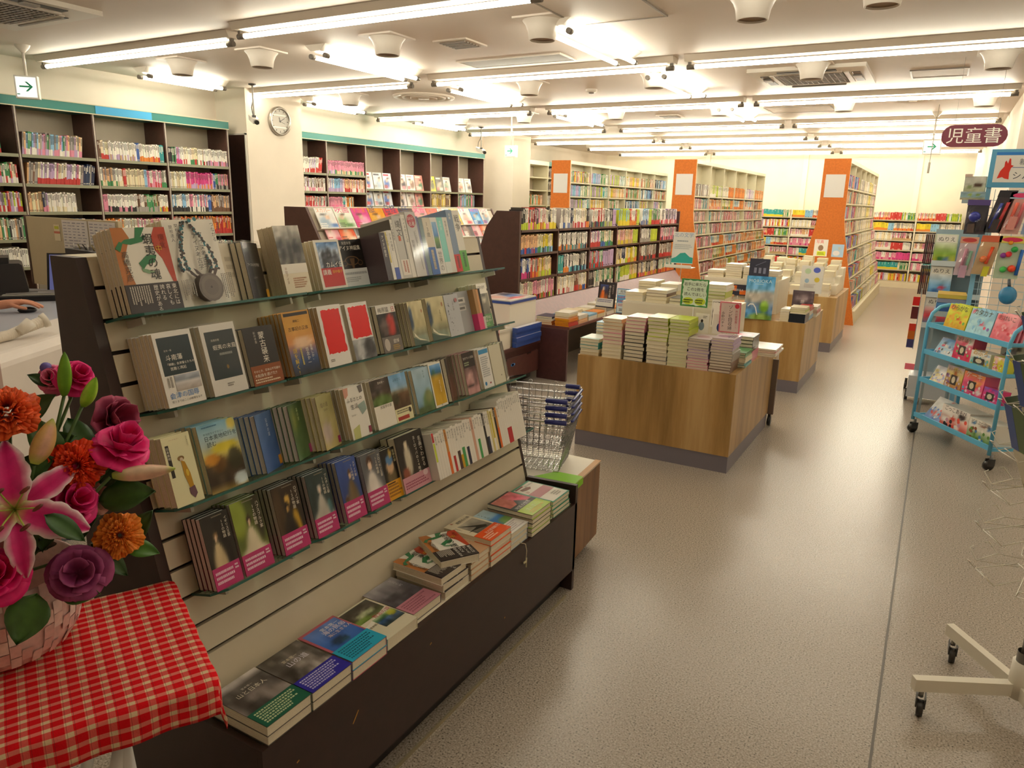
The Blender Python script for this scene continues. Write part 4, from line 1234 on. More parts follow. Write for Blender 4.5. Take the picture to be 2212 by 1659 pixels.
pile(1.478, 1.612, -1.335, 1, .027, 'flat book with dark grey village photo and dusty pink band', '#6a6468', [('g', 0, 0, 1, 1, 14, 18, pict([(0, '#4a464a'), (.5, '#55525a'), (.75, '#7a767c'), (1, '#b3b0b6')], [(.4, .55, .3, .1, '#37343a'), (.7, .6, .2, .1, '#605c62')], .1, 76, 8)), ('v', '民話の村', .78, .97, .1, '#d0ccd0')], txtband(.34, '#c07f8e', '#8f4f62', 5))
# pile of the green brush-painting book
fr_ = [(.385, 1.628, 0, -1.335), (.411, 1.622, .03, -1.338), (.437, 1.612, .02, -1.338), (.463, 1.75, .55, -1.30)]
for i, (z, y, a, xt) in enumerate(fr_):
    o = dup(ezo, label=('green brush-painting book lying askew on top of the bench pile', 'green brush-painting book second from top of the bench pile', 'green brush-painting book third down in the bench pile', 'green brush-painting book at the bottom of the bench pile')[3 - i], group='flat piles on the dark bench')
    c_, s_ = math.cos(a), math.sin(a)
    ex, ey = Vector((s_, c_, 0)), Vector((-c_, s_, 0))
    O = Vector((xt + .195, y, z + .0005))
    if i == 3: O = Vector((-1.176, 1.655, z + .0005))
    k_ = Matrix.Diagonal((1.0, 1.0, 1.45, 1.0))
    o.matrix_world = frame(O, ex, ey, (0, 0, 1)) @ k_
pile(1.765, 1.872, -1.30, 4, .019, 'low flat book with tan cover and brown scribble, behind the swallow pile', '#c9a07a', [scatter(77, 14, .2, .4, .9, .95, .015, .05, ['#8a6a4c', '#a8825e'])], None, h=.165)
pile(1.876, 2.006, -1.322, 5, .0185, 'flat cream book with dark swallow photo and bright orange band', '#dfd3b6', [('g', .2, .36, .92, .8, 14, 12, pict([(0, '#5f584e'), (1, '#b9b09e')], [(.5, .45, .4, .3, '#7d766a')], .06, 78)), ('p', [(.1, .5), (.5, .52), (.2, .8), (.62, .55), (.8, .44), (.7, .38), (.5, .44)], '#23201c'), ('h', '遠野の八郎', .35, .86, .12, '#3a342c'), ('h', '集', .22, .93, .09, '#b8382e'), ('v', '宮本常一', .06, .8, .06, '#4a443a')], (.35, '#e2541c', [('k', .06, .15, .55, .6, '#f6d9bc', 3, False), ('h', '北の民話', .3, .62, .11, '#f6ead8'), ('h', '新刊', .72, .6, .12, '#f6ead8')]))
pile(2.012, 2.132, -1.322, 3, .021, 'flat book with pale sky, blue bay and white lower band', '#a9c2cf', [('g', 0, 0, 1, 1, 12, 16, pict([(0, '#6f8a3a'), (.3, '#5f8a4a'), (.42, '#2f68b0'), (.62, '#3f7fc4'), (.7, '#9fc2d2'), (1, '#b3cbd4')], [(.85, .42, .35, .12, '#6a8f46')], .05, 79)), ('v', 'アイヌの', .5, .97, .11, '#4a5f6a'), ('h', '旅', .12, .86, .12, '#3a82b0')], txtband(.33, '#dcd8d2', '#a89aa0', 5), spine='#3a4466')
pile(2.142, 2.288, -1.312, 5, .017, 'flat dark book with two pink photos and lime green band', '#2b2726', [('g', .05, .5, .5, .95, 8, 8, pict([(0, '#b8625a'), (1, '#c97a70')], (), .1, 80)), ('g', .5, .45, 1, .95, 8, 8, pict([(0, '#a83a50'), (1, '#d06a70')], [(.5, .4, .3, .3, '#d8506a')], .14, 81)), ('p', [(.3, .42), (.55, .66), (.8, .42)], '#3a3836'), ('h', '地質の世界', .1, .36, .14, '#d6d0c6')], (.33, '#a9c43a', [('h', 'さんさ', .2, .5, .14, '#e3ecc2'), ('k', .15, .1, .9, .45, '#d0a83a', 2, False)]))
pile(2.33, 2.472, -1.322, 4, .0165, 'flat white book framed in green with bone picture and rose panel', '#2f8a6c', [('r', .06, .03, .96, .95, '#e9e2d4'), ('r', .06, .34, .96, .6, '#b3747a'), ('p', [(.2, .86), (.5, .84), (.62, .78), (.5, .72), (.3, .74), (.18, .78)], '#7a4f3a'), ('r', .1, .9, .5, .94, '#7a3038'), ('h', '縄文の考古学', .5, .84, .075, '#3a342e'), ('k', .12, .62, .3, .7, '#b0525a', 3, False), ('k', .5, .1, .9, .28, '#a39c92', 3, False)], None)
# ================================================================== teal-topped wall shelves
TEAL, TW = '#0b6f66', '#53362f'
def wall_shelf(y_up, zs, lab, y0, y1, blue=None, zs2=None, k2=99):
    t = thing('wall_bookshelf', lab, 'bookshelf')
    MB().box(-7.43, y0, .05, -7.42, y1, 2.3, '#cfc2ad').build('back_panel', CREAM, t)
    for y in y_up:
        MB().box(-7.42, y - .014, 0, -7.1, y + .014, 2.27, TW).box(-7.1, y - .006, 0, -7.094, y + .006, 2.27, '#b3a79a').build('upright', DARKW, t)
    MB().box(-7.42, y0, 2.27, -7.085, y1, 2.345, TEAL).box(-7.085, y0, 2.262, -7.08, y1, 2.27, '#cfc6a4').box(-7.085, y0, 2.345, -7.08, y1, 2.352, '#cfc6a4').build('top_fascia', SHELFP, t)
    if blue:
        MB().box(-7.0845, blue[0], 2.272, -7.079, blue[1], 2.343, '#3f9fd0').build('blue_header_card', PAPER, t)
    ys = [y0] + list(y_up) + [y1]
    ys = sorted(set(ys))
    for i, (a, b) in enumerate(zip(ys, ys[1:])):
        if b - a < .1: continue
        for z in (zs2 if (zs2 and i >= k2) else zs):
            MB().box(-7.42, a + .014, z - .022, -7.1, b - .014, z, '#6f6a5a').box(-7.1, a + .014, z - .024, -7.096, b - .014, z + .004, '#8a8a70').build('shelf_board', SHELFP, t)
    MB().box(-7.42, y0, 0, -7.08, y1, .08, TW).build('plinth', DARKW, t)
    return t
ZS = (1.86, 1.61, 1.365, 1.125, .88, .63, .36)
wall_shelf((2.87, 3.643, 4.336, 5.09, 5.87), ZS, 'teal-topped brown wall shelf full of comics, before the clock column', 2.1, 5.884, blue=(4.36, 4.94))
wall_shelf((6.9, 7.426, 8.19, 8.96, 9.72, 10.5, 11.29), (1.855, 1.625, 1.39, 1.15, .88, .63), 'teal-topped brown wall shelf between the two columns', 6.886, 11.304, zs2=(1.68, 1.44, 1.2, .9, .6), k2=3)
YP, XO, ZU = (0, 1, 0), (1, 0, 0), (0, 0, 1)
def comics(bay, y, L, row, spec, fill, seed, lean=0, indiv=True, h=.172):
    shelf_run((-7.105, y, ZS[row - 1]), YP, XO, ZU, L, 'along the %s shelf of comic bay %s' % (nth(row), ('zero', 'one', 'two', 'three')[bay]), spec, 'comic_book', 'comic', 'comics on the teal wall shelf', seed, h, .115, (.0125, .0165), fill, indiv, lean, 'comic_books')
PAL = ['lilac', 'grey', 'pink', 'peach', 'sky blue', 'green', 'cream']
comics(1, 3.662, .655, 1, [(1, PAL, ['white', 'pink', 'lilac'])], .80, 1, .12, h=.19)
comics(1, 3.67, .65, 2, [(2, ['peach', 'grey', 'brown'], None), (9, ['white', 'lilac', 'pink', 'cream'], ['red']), (3, ['navy', 'grey', 'lilac'], None)], .93, 2, .16, h=.19)
comics(1, 3.662, .655, 3, [(3, ['peach', 'tan', 'cream'], None), (1, ['navy', 'lilac', 'grey'], ['pink']), (6, ['white'], ['white', 'cream'])], .64, 3, 0)
b = spine_mesh(.014, .185, .12, '#2b2624')
o = b.build('comic_book', PAPER, label='black comic leaning alone on the third shelf of comic bay one', cat='comic', group='comics on the teal wall shelf')
o.matrix_world = frame((-7.12, 4.10, ZS[2] + .004), (0, .91, .42), (-1, 0, 0), (0, -.42, .91))
comics(2, 4.352, .72, 1, [(1, ['brown'], None), (2, ['white', 'cream'], ['red']), (9, ['white'], ['white', 'lilac', 'tan']), (1, ['blue'], None), (7, ['white'], ['orange', 'red', 'orange']), (2, ['white', 'teal'], None)], .99, 4)
comics(2, 4.352, .72, 2, [(7, ['grey', 'peach', 'white'], ['cream', 'green']), (1, ['red'], None), (6, ['cream'], None), (1, ['sky blue'], None), (5, ['white', 'pink'], ['pink', 'red']), (2, ['white', 'grey'], ['green'])], .99, 5)
comics(2, 4.352, .72, 3, [(1, ['pink', 'red'], None), (8, ['white'], ['black', 'black', 'pink']), (3, ['brown', 'white'], ['grey']), (4, ['brown', 'green', 'tan'], ['grey', 'green']), (3, ['white'], ['orange', 'yellow', 'teal', 'red'])], .99, 6)
comics(3, 5.106, .75, 1, [(2, ['white', 'black', 'green'], None), (2, ['pink', 'white', 'lilac'], ['magenta']), (7, ['cream', 'white'], ['red', 'green', 'white']), (7, ['white'], ['pink', 'lilac', 'brown'])], .99, 7)
comics(3, 5.106, .75, 2, [(5, ['white', 'cream'], None), (9, ['magenta', 'pink', 'magenta'], ['pink', 'lilac', 'orange']), (1, ['blue'], None), (5, ['green', 'tan', 'pink', 'grey'], ['black', 'grey'])], .99, 8, indiv=False)
comics(3, 5.106, .75, 3, [(4, ['white', 'sky blue'], ['black']), (5, ['pink', 'white', 'sky blue'], ['white', 'black']), (1, ['blue'], None), (5, ['brown', 'peach', 'grey'], ['brown'])], .99, 9, indiv=False, h=.185)
comics(3, 5.106, .75, 4, [(1, ['brown', 'orange', 'red'], ['red'])], .99, 10, indiv=False, h=.19)
comics(3, 5.106, .75, 5, [(1, ['navy', 'white', 'teal', 'grey'], None)], .99, 11, indiv=False)
comics(2, 4.352, .72, 4, [(3, ['white', 'peach', 'orange'], None), (9, ['white', 'pink', 'cream'], ['pink', 'white'])], .99, 12, indiv=False)
comics(2, 4.352, .72, 5, [(1, ['white', 'pink', 'grey'], None)], .99, 13, indiv=False)
comics(1, 3.662, .655, 4, [(1, ['white', 'blue', 'red', 'grey'], None)], .99, 14, indiv=False)
for r_, cs in ((1, ['grey', 'white', 'green']), (2, ['white', 'cream', 'red', 'green']), (3, ['white', 'lilac', 'red', 'lime', 'grey']), (4, ['white', 'green', 'peach', 'black', 'grey']), (5, ['white'])):
    comics(0, 2.95, .67, r_, [(1, cs, ['white', 'lilac', 'red'] if r_ < 4 else None)], .99 if r_ > 1 else .8, 20 + r_, indiv=False, h=.19 if r_ == 4 else .172)
def t2(y, L, z, spec, fill, seed, lean=0, h=.172):
    shelf_run((-7.105, y, z), YP, XO, ZU, L, 'along teal shelf', spec, 'comic_book', 'comic', 'g', seed, h, .115, (.0125, .0165), fill, False, lean, 'comic_books')
t2(6.93, .46, 1.855, [(6, ['white', 'lilac', 'white'], ['white', 'red']), (1, ['red'], None)], .86, 31, .12, .19)
t2(7.45, .72, 1.855, [(1, ['pink'], ['cream', 'lilac', 'tan', 'green'])], .99, 32)
t2(6.93, .47, 1.625, [(1, ['lilac', 'white', 'white', 'brown'], ['pink', 'white'])], .99, 33)
t2(7.45, .72, 1.625, [(3, ['lilac', 'sky blue', 'white'], ['lilac']), (5, ['pink', 'white', 'peach'], ['red', 'white'])], .99, 34)
t2(6.93, .47, 1.39, [(1, ['grey', 'white', 'red'], ['pink'])], .99, 35, .1)
t2(7.45, .5, 1.39, [(3, ['pink'], None), (3, ['orange', 'white', 'teal'], None)], .99, 36)
t2(10.53, .5, 1.44, [(1, ['green', 'pink', 'sky blue', 'grey'], None)], .95, 37, h=.2)
t2(9.75, .55, 1.44, [(1, ['cream', 'tan', 'yellow', 'brown'], None)], .95, 38, h=.2)
# face-out magazines leaning on the shelf backs
MAGP = [('#dfe3ea', '#3f5a9a', '#c43a3a'), ('#e9e6df', '#a9b9c9', '#4a4a52'), ('#dfe4ee', '#3a5aa8', '#c8384a'), ('#f0e3e0', '#3a3436', '#d99aa0'), ('#f2ece4', '#8a6a5a', '#d0a0a4'), ('#e3958a', '#4a7a5a', '#f0d9c9'), ('#e6d820', '#5a5a2a', '#f2eeda'), ('#5a5040', '#a89a80', '#e3dccb'), ('#e6e6e2', '#7a8a6a', '#b9a990'), ('#e9e4da', '#b0704a', '#d9c9b0'), ('#efece6', '#4a3a34', '#cfc4b4')]
def cover_art(c, seed, title=None, tcol=None):
    r = random.Random(seed)
    fn = pict([(0, c[0]), (1, c[0])], [(.5 + r.uniform(-.2, .2), .3 + r.uniform(-.05, .1), .3, .28, c[1], 4), (.5 + r.uniform(-.15, .15), .56, .13, .12, '#d9b79a', 6), (.5 + r.uniform(-.2, .2), .68, .15, .07, r.choice(['#3a2a22', '#2b2320', '#5a3a28']), 6), (r.uniform(.1, .9), .15, .25, .1, c[2], 4)], .06, seed)
    ops = [('g', .02, .02, .98, .98, 8, 10, fn), ('k', .06, .05, .5, .3, r.choice(['#c4323a', '#2a2624', '#f4f0e6']), 3, False)]
    if title:
        ops.append(('h', title, .06, .80, .84 / max(2, len(title) * (.62 if ord(title[0]) < 256 else 1)), tcol or r.choice(['#c4262c', '#22386a', '#d8307a', '#e07a1a'])))
    else:
        ops.append(('r', .08, .83, .7, .93, tcol or c[2]))
    return ops
def magazine(M, w, h, t_, c, seed, lab, group, title=None, tcol=None, name='magazine', cat='magazine'):
    o = make_book(w, h, t_, c[0], cover_art(c, seed, title, tcol), name=name, page='#ddd6c6')
    o['label'], o['category'], o['group'] = lab, cat, group
    o.matrix_world = M
    return o
def stand_frame(P, a=.28):
    """page facing +x with its top leaning back"""
    return frame(P, (0, 1, 0), (-math.sin(a), 0, math.cos(a)), (math.cos(a), 0, math.sin(a)))
k = 0
for z, tier in ((1.68, 'upper'), (1.44, 'lower')):
    for bay, (y0, n) in enumerate(((8.22, 3), (8.99, 3), (9.75, 3), (10.6, 2))):
        if tier == 'lower' and bay > 1: continue
        for i in range(n):
            c = MAGP[k % len(MAGP)]
            magazine(stand_frame((-7.17, y0 + i * .215 + .01, z + .004), .2), .195, .235, .012, c, 100 + k, 'face-out magazine, %s in %s teal bay, %s shelf beside second column' % (nth(i + 1), nth(bay + 3), tier), 'magazines standing on the teal shelf')
            k += 1
# small wall shelf beyond the second column
t = thing('side_bookcase', 'cream bookcase beyond the second column, partly behind an orange end', 'bookcase')
for y in (12.95, 13.75, 14.55):
    MB().box(-7.44, y, 0, -7.1, y + .03, 2.3, '#cfc6a8').build('upright', CREAM, t)
for z in (.6, .9, 1.2, 1.5, 1.79, 2.04):
    for a, b in ((12.98, 13.75), (13.78, 14.55)):
        MB().box(-7.44, a, z - .022, -7.11, b, z, '#cfc6a8').build('shelf_board', CREAM, t)
MB().box(-7.44, 13.78, 2.27, -7.09, 14.58, 2.35, TEAL).box(-7.44, 12.95, 2.27, -7.09, 13.78, 2.35, '#e3dcc4').build('top_fascia', SHELFP, t)
def stuffrun(O, L, spec, seed, h=.19, d=.13, fill=.98, lean=0, key='bookcase_books', ux=YP, out=XO, tw=(.014, .022)):
    shelf_run(O, ux, out, ZU, L, '', spec, key, 'book', 'g', seed, h, d, tw, fill, False, lean, key)
for i, z in enumerate((1.5, 1.79, 2.04)):
    stuffrun((-7.13, 13.8, z), .7, [(1, ['white', 'grey', 'black', 'brown'], ['red', 'lime', 'teal', None] if False else None)], 300 + i, .19)
stuffrun((-7.13, 13.0, 1.5), .6, [(1, ['orange', 'white', 'orange', 'green'], None)], 310)

# ================================================================== magazine rack facing the aisle
t = thing('magazine_rack', 'brown sloped magazine rack with tiers of colourful covers', 'magazine rack')
for y in (4.44, 7.32):
    MB().prism([(-4.74, 0), (-4.05, 0), (-4.10, .75), (-4.5, 1.475), (-4.74, 1.475)], 'y', y, y + .028, TW).build('side_panel', DARKW, t)
sl = Vector((-.4, 0, .725)).normalized()
sn = Vector((sl.z, 0, -sl.x))
MB().obox((-4.12, 4.468, .76), (0, 2.852, 0), (-.38, 0, .69), (-.02, 0, -.012), '#cfc4b2').build('back_board', CREAM, t)
MB().box(-4.74, 4.468, 1.455, -4.5, 7.32, 1.475, '#c9bfae').build('top_cap', CREAM, t)
TT = ['スカパー', '映画', 'すき家', '旅', '日経', 'LEE', '文芸', '公募ガイド', '本', 'CLEX', 'TV', 'ARTV', 'テレビ', 'ジ', 'ポゾル', '週刊', 'サザエ', 'レジャー', '週刊現代', 'SPA', 'OZ', 'CDルート', '朝日', 'FLASH', '新潮', '女性']
MC = [('#e9e6e0', '#8aa0b4', '#3a6ab0'), ('#4a3a36', '#8a6a5a', '#e3d9c9'), ('#efe9e2', '#d0a090', '#c4323a'), ('#d8921a', '#e0b04a', '#7a3a10'), ('#d9d9d4', '#55565a', '#2b2b2e'), ('#e6e9dc', '#8ab06a', '#4a7a3a'), ('#e89aa4', '#f0d0cc', '#c43a5a'), ('#3f8fd0', '#9fd0e6', '#1f4a8a'), ('#c8343c', '#e9b0a4', '#f2ead6'), ('#e9c81e', '#e0703a', '#3a3432'), ('#d0408a', '#f0a8c8', '#f4e8ee'), ('#e85a2a', '#f0b08a', '#f4e6d0')]
k = 0
for tier, (v, st) in enumerate(((.60, .255), (.46, .235), (.32, .23), (.19, .23))):
    P0 = Vector((-4.12, 4.47, .76))
    y = 4.50 + .03 * tier
    i = 0
    MB().obox(P0 + sl * (v - .006) + sn * .0, (0, 2.84, 0), sl * .006, sn * .05, '#b9ae9c').build('tier_ledge', SHELFP, t)
    while y + .21 < 7.3:
        i += 1
        c = MC[(k * 5 + tier) % len(MC)]
        w = R_.choice((.182, .21, .21, .148))
        M = frame(P0 + Vector((0, y - 4.47, 0)) + sl * v + sn * (.012 + .004 * (4 - tier)), (0, 1, 0), sl, sn)
        magazine(M, w, (.19 if tier == 0 else .25), .008, c, 200 + k, 'magazine in the sloped rack, %s tier down, %s along from the brown end' % (nth(tier + 1), nth(i)), 'magazines in the sloped rack', TT[k % len(TT)])
        k += 1
        y += w + .008

# ================================================================== dark gondola
t = thing('dark_gondola', 'dark brown double-sided book gondola behind the slanted display', 'bookshelf')
GX = -3.25
gy = [5.81 + .767 * i for i in range(7)]
MB().prism([(GX, 0), (GX, 1.475), (-3.49, 1.475), (-3.60, 1.33), (-3.80, .75), (-3.80, 0)], 'y', 5.78, 5.81, '#452c26').build('end_panel', DARKW, t)
MB().box(-3.49, 10.41, 0, GX, 10.44, 1.475, '#452c26').build('end_panel', DARKW, t)
MB().box(-3.49, 5.81, .1, -3.47, 10.41, 1.42, '#3a2620').build('back_panel', DARKW, t)
for i, y in enumerate(gy[1:-1]):
    MB().prism([(-3.47, .6), (GX - .005, .6), (GX - .005, 1.31), (GX - .09, 1.44), (-3.47, 1.44)], 'y', y - .012, y + .012, '#452c26').build('upright', DARKW, t)
GZ = (1.31, 1.094, .868, .658)
for z in GZ:
    for i in range(6):
        MB().box(-3.47, gy[i] + .013, z - .022, GX, gy[i + 1] - .013, z, '#4a3129').build('shelf_board', DARKW, t)
MB().prism([(GX - .02, .65), (GX, .65), (-3.12, .49), (-3.12, .47), (GX - .02, .47)], 'y', 5.81, 10.4, '#6d3f40').build('sloped_apron', DARKW, t)
MB().box(-3.12, 5.78, .468, -2.72, 10.4, .49, '#6a4038').build('table_ledge', DARKW, t)
for y in (5.755, 8.1, 10.37):
    MB().box(-3.02, y, 0, -2.725, y + .028, .468, '#4f3030').build('leg_panel', DARKW, t)
MB().box(-3.3, 5.81, 0, -3.28, 10.4, .47, '#3f3528').build('kick_panel', DARKW, t)
GS = [
 [[(1, ['white', 'black', 'black'], ['lime']), (4, ['white', 'red', 'pink', 'cream', 'black'], ['lime', 'red', 'pink', 'yellow']), (1, ['white'], ['yellow'])], [(3, ['white', 'grey', 'white'], ['white', 'blue']), (1, ['navy'], ['grey']), (4, ['white', 'cream', 'white'], ['red', 'pink', 'white']), (1, ['black'], ['orange'], 2.0)], [(3, ['white', 'white', 'red'], ['navy', 'red', 'green']), (2, ['white', 'black'], ['lime', 'grey']), (1, ['lilac'], None, 2.2)], [(3, ['lime', 'sky blue', 'lime'], ['yellow'], 1.6), (2, ['red', 'white'], ['orange']), (1, ['lime'], None, 2.4)], [(3, ['white', 'sky blue'], ['grey', 'blue']), (1, ['lime'], None, 2.2), (4, ['white', 'grey', 'green'], ['red'])], [(5, ['white', 'lilac', 'grey', 'navy'], ['red', 'pink', 'white'])]],
 [[(3, ['peach'], ['blue', 'red', 'blue']), (3, ['cream', 'yellow', 'cream'], ['green', 'sky blue', 'navy'])], [(5, ['white', 'white', 'black', 'white'], ['orange', 'navy', 'grey', 'teal'])], [(2, ['lilac', 'pink', 'white'], ['red']), (3, ['white', 'green', 'cream'], ['green', 'blue'])], [(3, ['peach', 'cream', 'pink'], ['yellow', 'tan']), (1, ['lime'], None, 3)], [(3, ['grey', 'black', 'white'], ['grey']), (2, ['lime'], None, 3)], [(4, ['white', 'pink', 'grey'], ['red', 'pink', 'navy'])]],
 [[(2, ['navy', 'white', 'blue'], ['magenta', 'black']), (2, ['cream', 'red', 'grey'], ['red', 'orange']), (3, ['cream', 'peach', 'yellow'], ['tan', 'lime'])], [(1, ['teal'], None, 2), (1, ['white', 'black'], ['orange'], 1.5), (4, ['white', 'white', 'grey', 'black'], ['teal', 'sky blue', 'navy'])], [(3, ['green', 'white', 'red', 'lilac'], ['teal', 'red']), (2, ['lilac'], None, 4)], [(2, ['navy', 'cream', 'brown'], ['white', 'yellow']), (3, ['lime', 'cream', 'yellow'], ['lime', 'orange'], 2)], [(3, ['grey', 'white', 'brown'], ['red', 'black'], 1.4)], [(3, ['grey', 'white', 'brown'], ['red']), (1, ['orange'], None, 2)]],
 [[(4, ['cream', 'white', 'pink'], ['lime', 'red', 'black', 'pink'])], [(4, ['white', 'cream', 'white'], ['white', 'red']), (1, ['brown'], ['red']), (2, ['white', 'cream'], ['orange', 'blue'])], [(1, ['black'], None, 1.4), (4, ['green', 'white', 'teal', 'cream'], ['white', 'black'])], [(1, ['tan', 'green', 'white'], None), (2, ['lime'], ['white'], 2.5), (2, ['cream', 'lime', 'peach'], ['yellow', 'lime'])], [(4, ['navy', 'white', 'cream', 'black'], ['red', 'magenta', 'yellow'])], [(4, ['white', 'teal', 'cream', 'green'], ['red', 'orange'])]]]
for r_ in range(4):
    for b_ in range(6):
        shelf_run((GX - .006, gy[b_] + .02, GZ[r_]), YP, XO, ZU, .715, 'along %s row of dark gondola bay %s' % (nth(r_ + 1), nth(b_ + 1)), GS[r_][b_], 'paperback', 'book', 'books on the dark gondola', 400 + r_ * 10 + b_, (.188, .165, .178, .178)[r_], .13, (.014, .024), (.98, .97, .97, .96, .97, .9)[b_] if r_ == 0 else (.93 if b_ % 2 else .86) if r_ < 3 else .97, b_ < 2 or (b_ == 2 and r_ < 2), 0, 'paperback_books')
# stock cabinet before the gondola
t = thing('stock_cabinet', 'low dark stock cabinet with a drawer, magazine bundles on top', 'cabinet')
MB().box(-3.75, 4.3, .08, -3.0, 5.752, .33, '#4a2d2a').box(-3.75, 4.3, .0, -3.08, 5.752, .08, '#241612').build('body', DARKW, t)
MB().box(-3.76, 4.29, .33, -2.985, 5.752, .36, '#5a3836').build('top_board', DARKW, t)
dr = MB().box(-3.0, 4.95, .09, -2.985, 5.70, .275, '#5a3632').build('drawer', DARKW, t)
MB().box(-2.987, 5.08, .262, -2.983, 5.15, .277, '#120b09').box(-2.987, 5.5, .262, -2.983, 5.57, .277, '#120b09').build('finger_notch', DARKW, dr)
MB().box(-2.9852, 5.22, .205, -2.9838, 5.29, .222, '#3f78b4').box(-2.9852, 5.235, .2, -2.9838, 5.27, .226, '#3f78b4').build('blue_smudge', PAPER, dr)
def bundle(x0, y0, x1, y1, z0, z1, lab, edge='#2f4a94', body='#e6dfd0', pic=1, tops=2):
    t = thing('magazine_bundle', lab, 'magazine bundle', (0, 0, 0), group='magazine bundles on the stock cabinet')
    zt = z1 - .03
    MB().box(x0, y0, z0, x1, y1, zt, body).build('page_block', PAGES, t)
    MB().box(x0 - .003, y0 - .003, zt, x1 + .006, y1 + .003, z1 - .008, edge).build('blue_cover_edge', GLOSS, t)
    m = MB()
    m.grid((x0, y1, z1 + .001), (0, -(y1 - y0), 0), (x1 - x0, 0, 0), 10, 10, pict([(0, '#d9c9c9'), (1, '#e9e3da')], [(.3, .5, .25, .2, '#5f7ab0'), (.7, .4, .2, .25, '#e0b0a4'), (.5, .8, .3, .1, '#c8424a'), (.2, .2, .2, .12, '#3a3a50')], .15, 500 + pic))
    m.box(x0, y0, z1 - .008, x1, y1, z1, '#ddd6ca')
    m.build('top_cover', GLOSS, t)
    return t
bundle(-3.36, 5.24, -3.02, 5.70, .36, .755, 'tall bundle of magazines with blue-edged top by the gondola end', pic=1)
bundle(-3.30, 4.86, -3.0, 5.22, .36, .54, 'lower bundle of pictured magazines tied with red string', pic=2, edge='#d9d3c6')
m = MB()
m.tube([(-3.15, 4.855, .40), (-3.15, 4.855, .545), (-3.15, 5.22, .545)], .004, 6, '#c42a4a').tube([(-3.3, 5.03, .545), (-2.995, 5.03, .545), (-2.995, 5.03, .45)], .004, 6, '#c42a4a')
m.build('magazine_string', PLAST, label='red string tied round the lower magazine bundle', cat='string')
for i in range(4):
    x1 = -2.992 + .008 * (i % 2)
    t = thing('magazine_bundle', 'thick blue-spined magazine, %s up in the short pile at the cabinet edge' % nth(i + 1), 'magazine', group='blue magazines at the cabinet edge')
    z = .361 + .042 * i
    MB().box(-3.0, 5.26, z, x1 + .03, 5.70, z + .04, '#33509c').build('blue_cover_edge', GLOSS, t)
    MB().box(-2.998, 5.262, z + .0402, x1 + .028, 5.698, z + .0412, '#c9c4d0').build('top_cover', GLOSS, t)

# ================================================================== piles of books lying flat
_stack_m = {}
def flatbook(w, d, t_, cov, page):
    key = (w, d, t_, cov, page)
    if key not in _stack_m:
        m = MB()
        m.box(0, 0, 0, w, d, .0016, cov).box(0, 0, t_ - .0016, w, d, t_, cov).box(w - .0016, 0, .0016, w, d, t_ - .0016, cov)
        a = m.mesh('cover')
        a.materials.append(GLOSS)
        m = MB()
        m.box(.0022, .0022, .0016, w - .0016, d - .0022, t_ - .0016, page)
        b = m.mesh('pages')
        b.materials.append(PAGES)
        _stack_m[key] = (a, b)
    return _stack_m[key]
NST = [0]
def stack(x, y, z, n, t_, covs, where, w=.13, d=.188, page='#e6dcc2', top=None, seed=None, skew=.004, mass=False):
    """n separate books lying one on another, the lowest at (x,y,z); covs gives cover colours from the bottom up"""
    NST[0] += 1
    r = random.Random(seed or NST[0] * 13)
    for i in range(n):
        cov = covs[min(len(covs) - 1, i * len(covs) // n)]
        if mass:
            S = STUFF.setdefault('piled_books', MB())
            q = len(S.v)
            cc = CN.get(cov, cov)
            S.box(0, 0, 0, w, d, .0016, cc).box(0, 0, t_ - .0016, w, d, t_, cc).box(w - .0016, 0, .0016, w, d, t_ - .0016, cc).box(.0022, .0022, .0016, w - .0016, d - .0022, t_ - .0016, page)
            S.move(Matrix.Translation((x + r.uniform(-skew, skew), y + r.uniform(-skew, skew), z + i * (t_ + .0004))) @ Matrix.Rotation(r.uniform(-.02, .02), 4, 'Z'), q)
            continue
        a, b = flatbook(w, d, t_, CN.get(cov, cov), page)
        o = put('hardback', a, None, '%s book, %s up in %s' % (cov if cov in CN else 'pale', nth(i + 1), where), 'book', 'books lying in piles on the tables')
        put('pages', b, o)
        o.location = (x + r.uniform(-skew, skew), y + r.uniform(-skew, skew), z + i * (t_ + .0004))
        o.rotation_euler = (0, 0, r.uniform(-.02, .02))
    if top is not None:
        zt = z + n * (t_ + .0004) - .0004
        m = MB()
        draw(m, flatten(top), 0, 0, w, d, t_)
        m.build('printed_top', GLOSS, o)
    return z + n * (t_ + .0004)

def island(x0, x1, y0, y1, lab):
    t = thing('display_table', lab, 'table')
    o = MB().box(x0, y0, .105, x1, y0 + .02, .61, '#888888').build('front_panel', WOOD, t)
    MB().box(x1 - .02, y0 + .02, .105, x1, y1, .61, '#888888').build('side_panel', WOOD, t)
    MB().box(x0, y0 + .02, .105, x0 + .02, y1, .61, '#888888').build('side_panel', WOOD, t)
    MB().box(x0 + .02, y1 - .02, .105, x1 - .02, y1, .61, '#888888').build('back_panel', WOOD, t)
    MB().box(x0 + .02, y0 + .02, .585, x1 - .02, y1 - .02, .609, '#888888').build('top_board', WOOD, t)
    MB().box(x0 + .003, y0 + .003, 0, x1 - .003, y1 - .003, .105, '#77717a').build('grey_plinth', SHELFP, t)
    return t
island(-1.92, -.91, 4.23, 5.38, 'oak display table with grey plinth, nearest in the aisle row')
island(-1.90, -.88, 6.54, 7.62, 'oak display table with grey plinth, middle of the aisle row')
island(-1.90, -.885, 8.71, 9.95, 'oak display table with grey plinth, farthest of the aisle row')
N1 = 'near-edge pile %s of the nearest table'
Z1 = .6105
stack(-1.915, 4.245, Z1, 5, .021, ['cream', 'teal', 'cream'], N1 % 'one', top=[('r', 0, 0, 1, 1, '#dfe6de'), ('r', 0, .0, 1, .2, '#7fb0a8')])
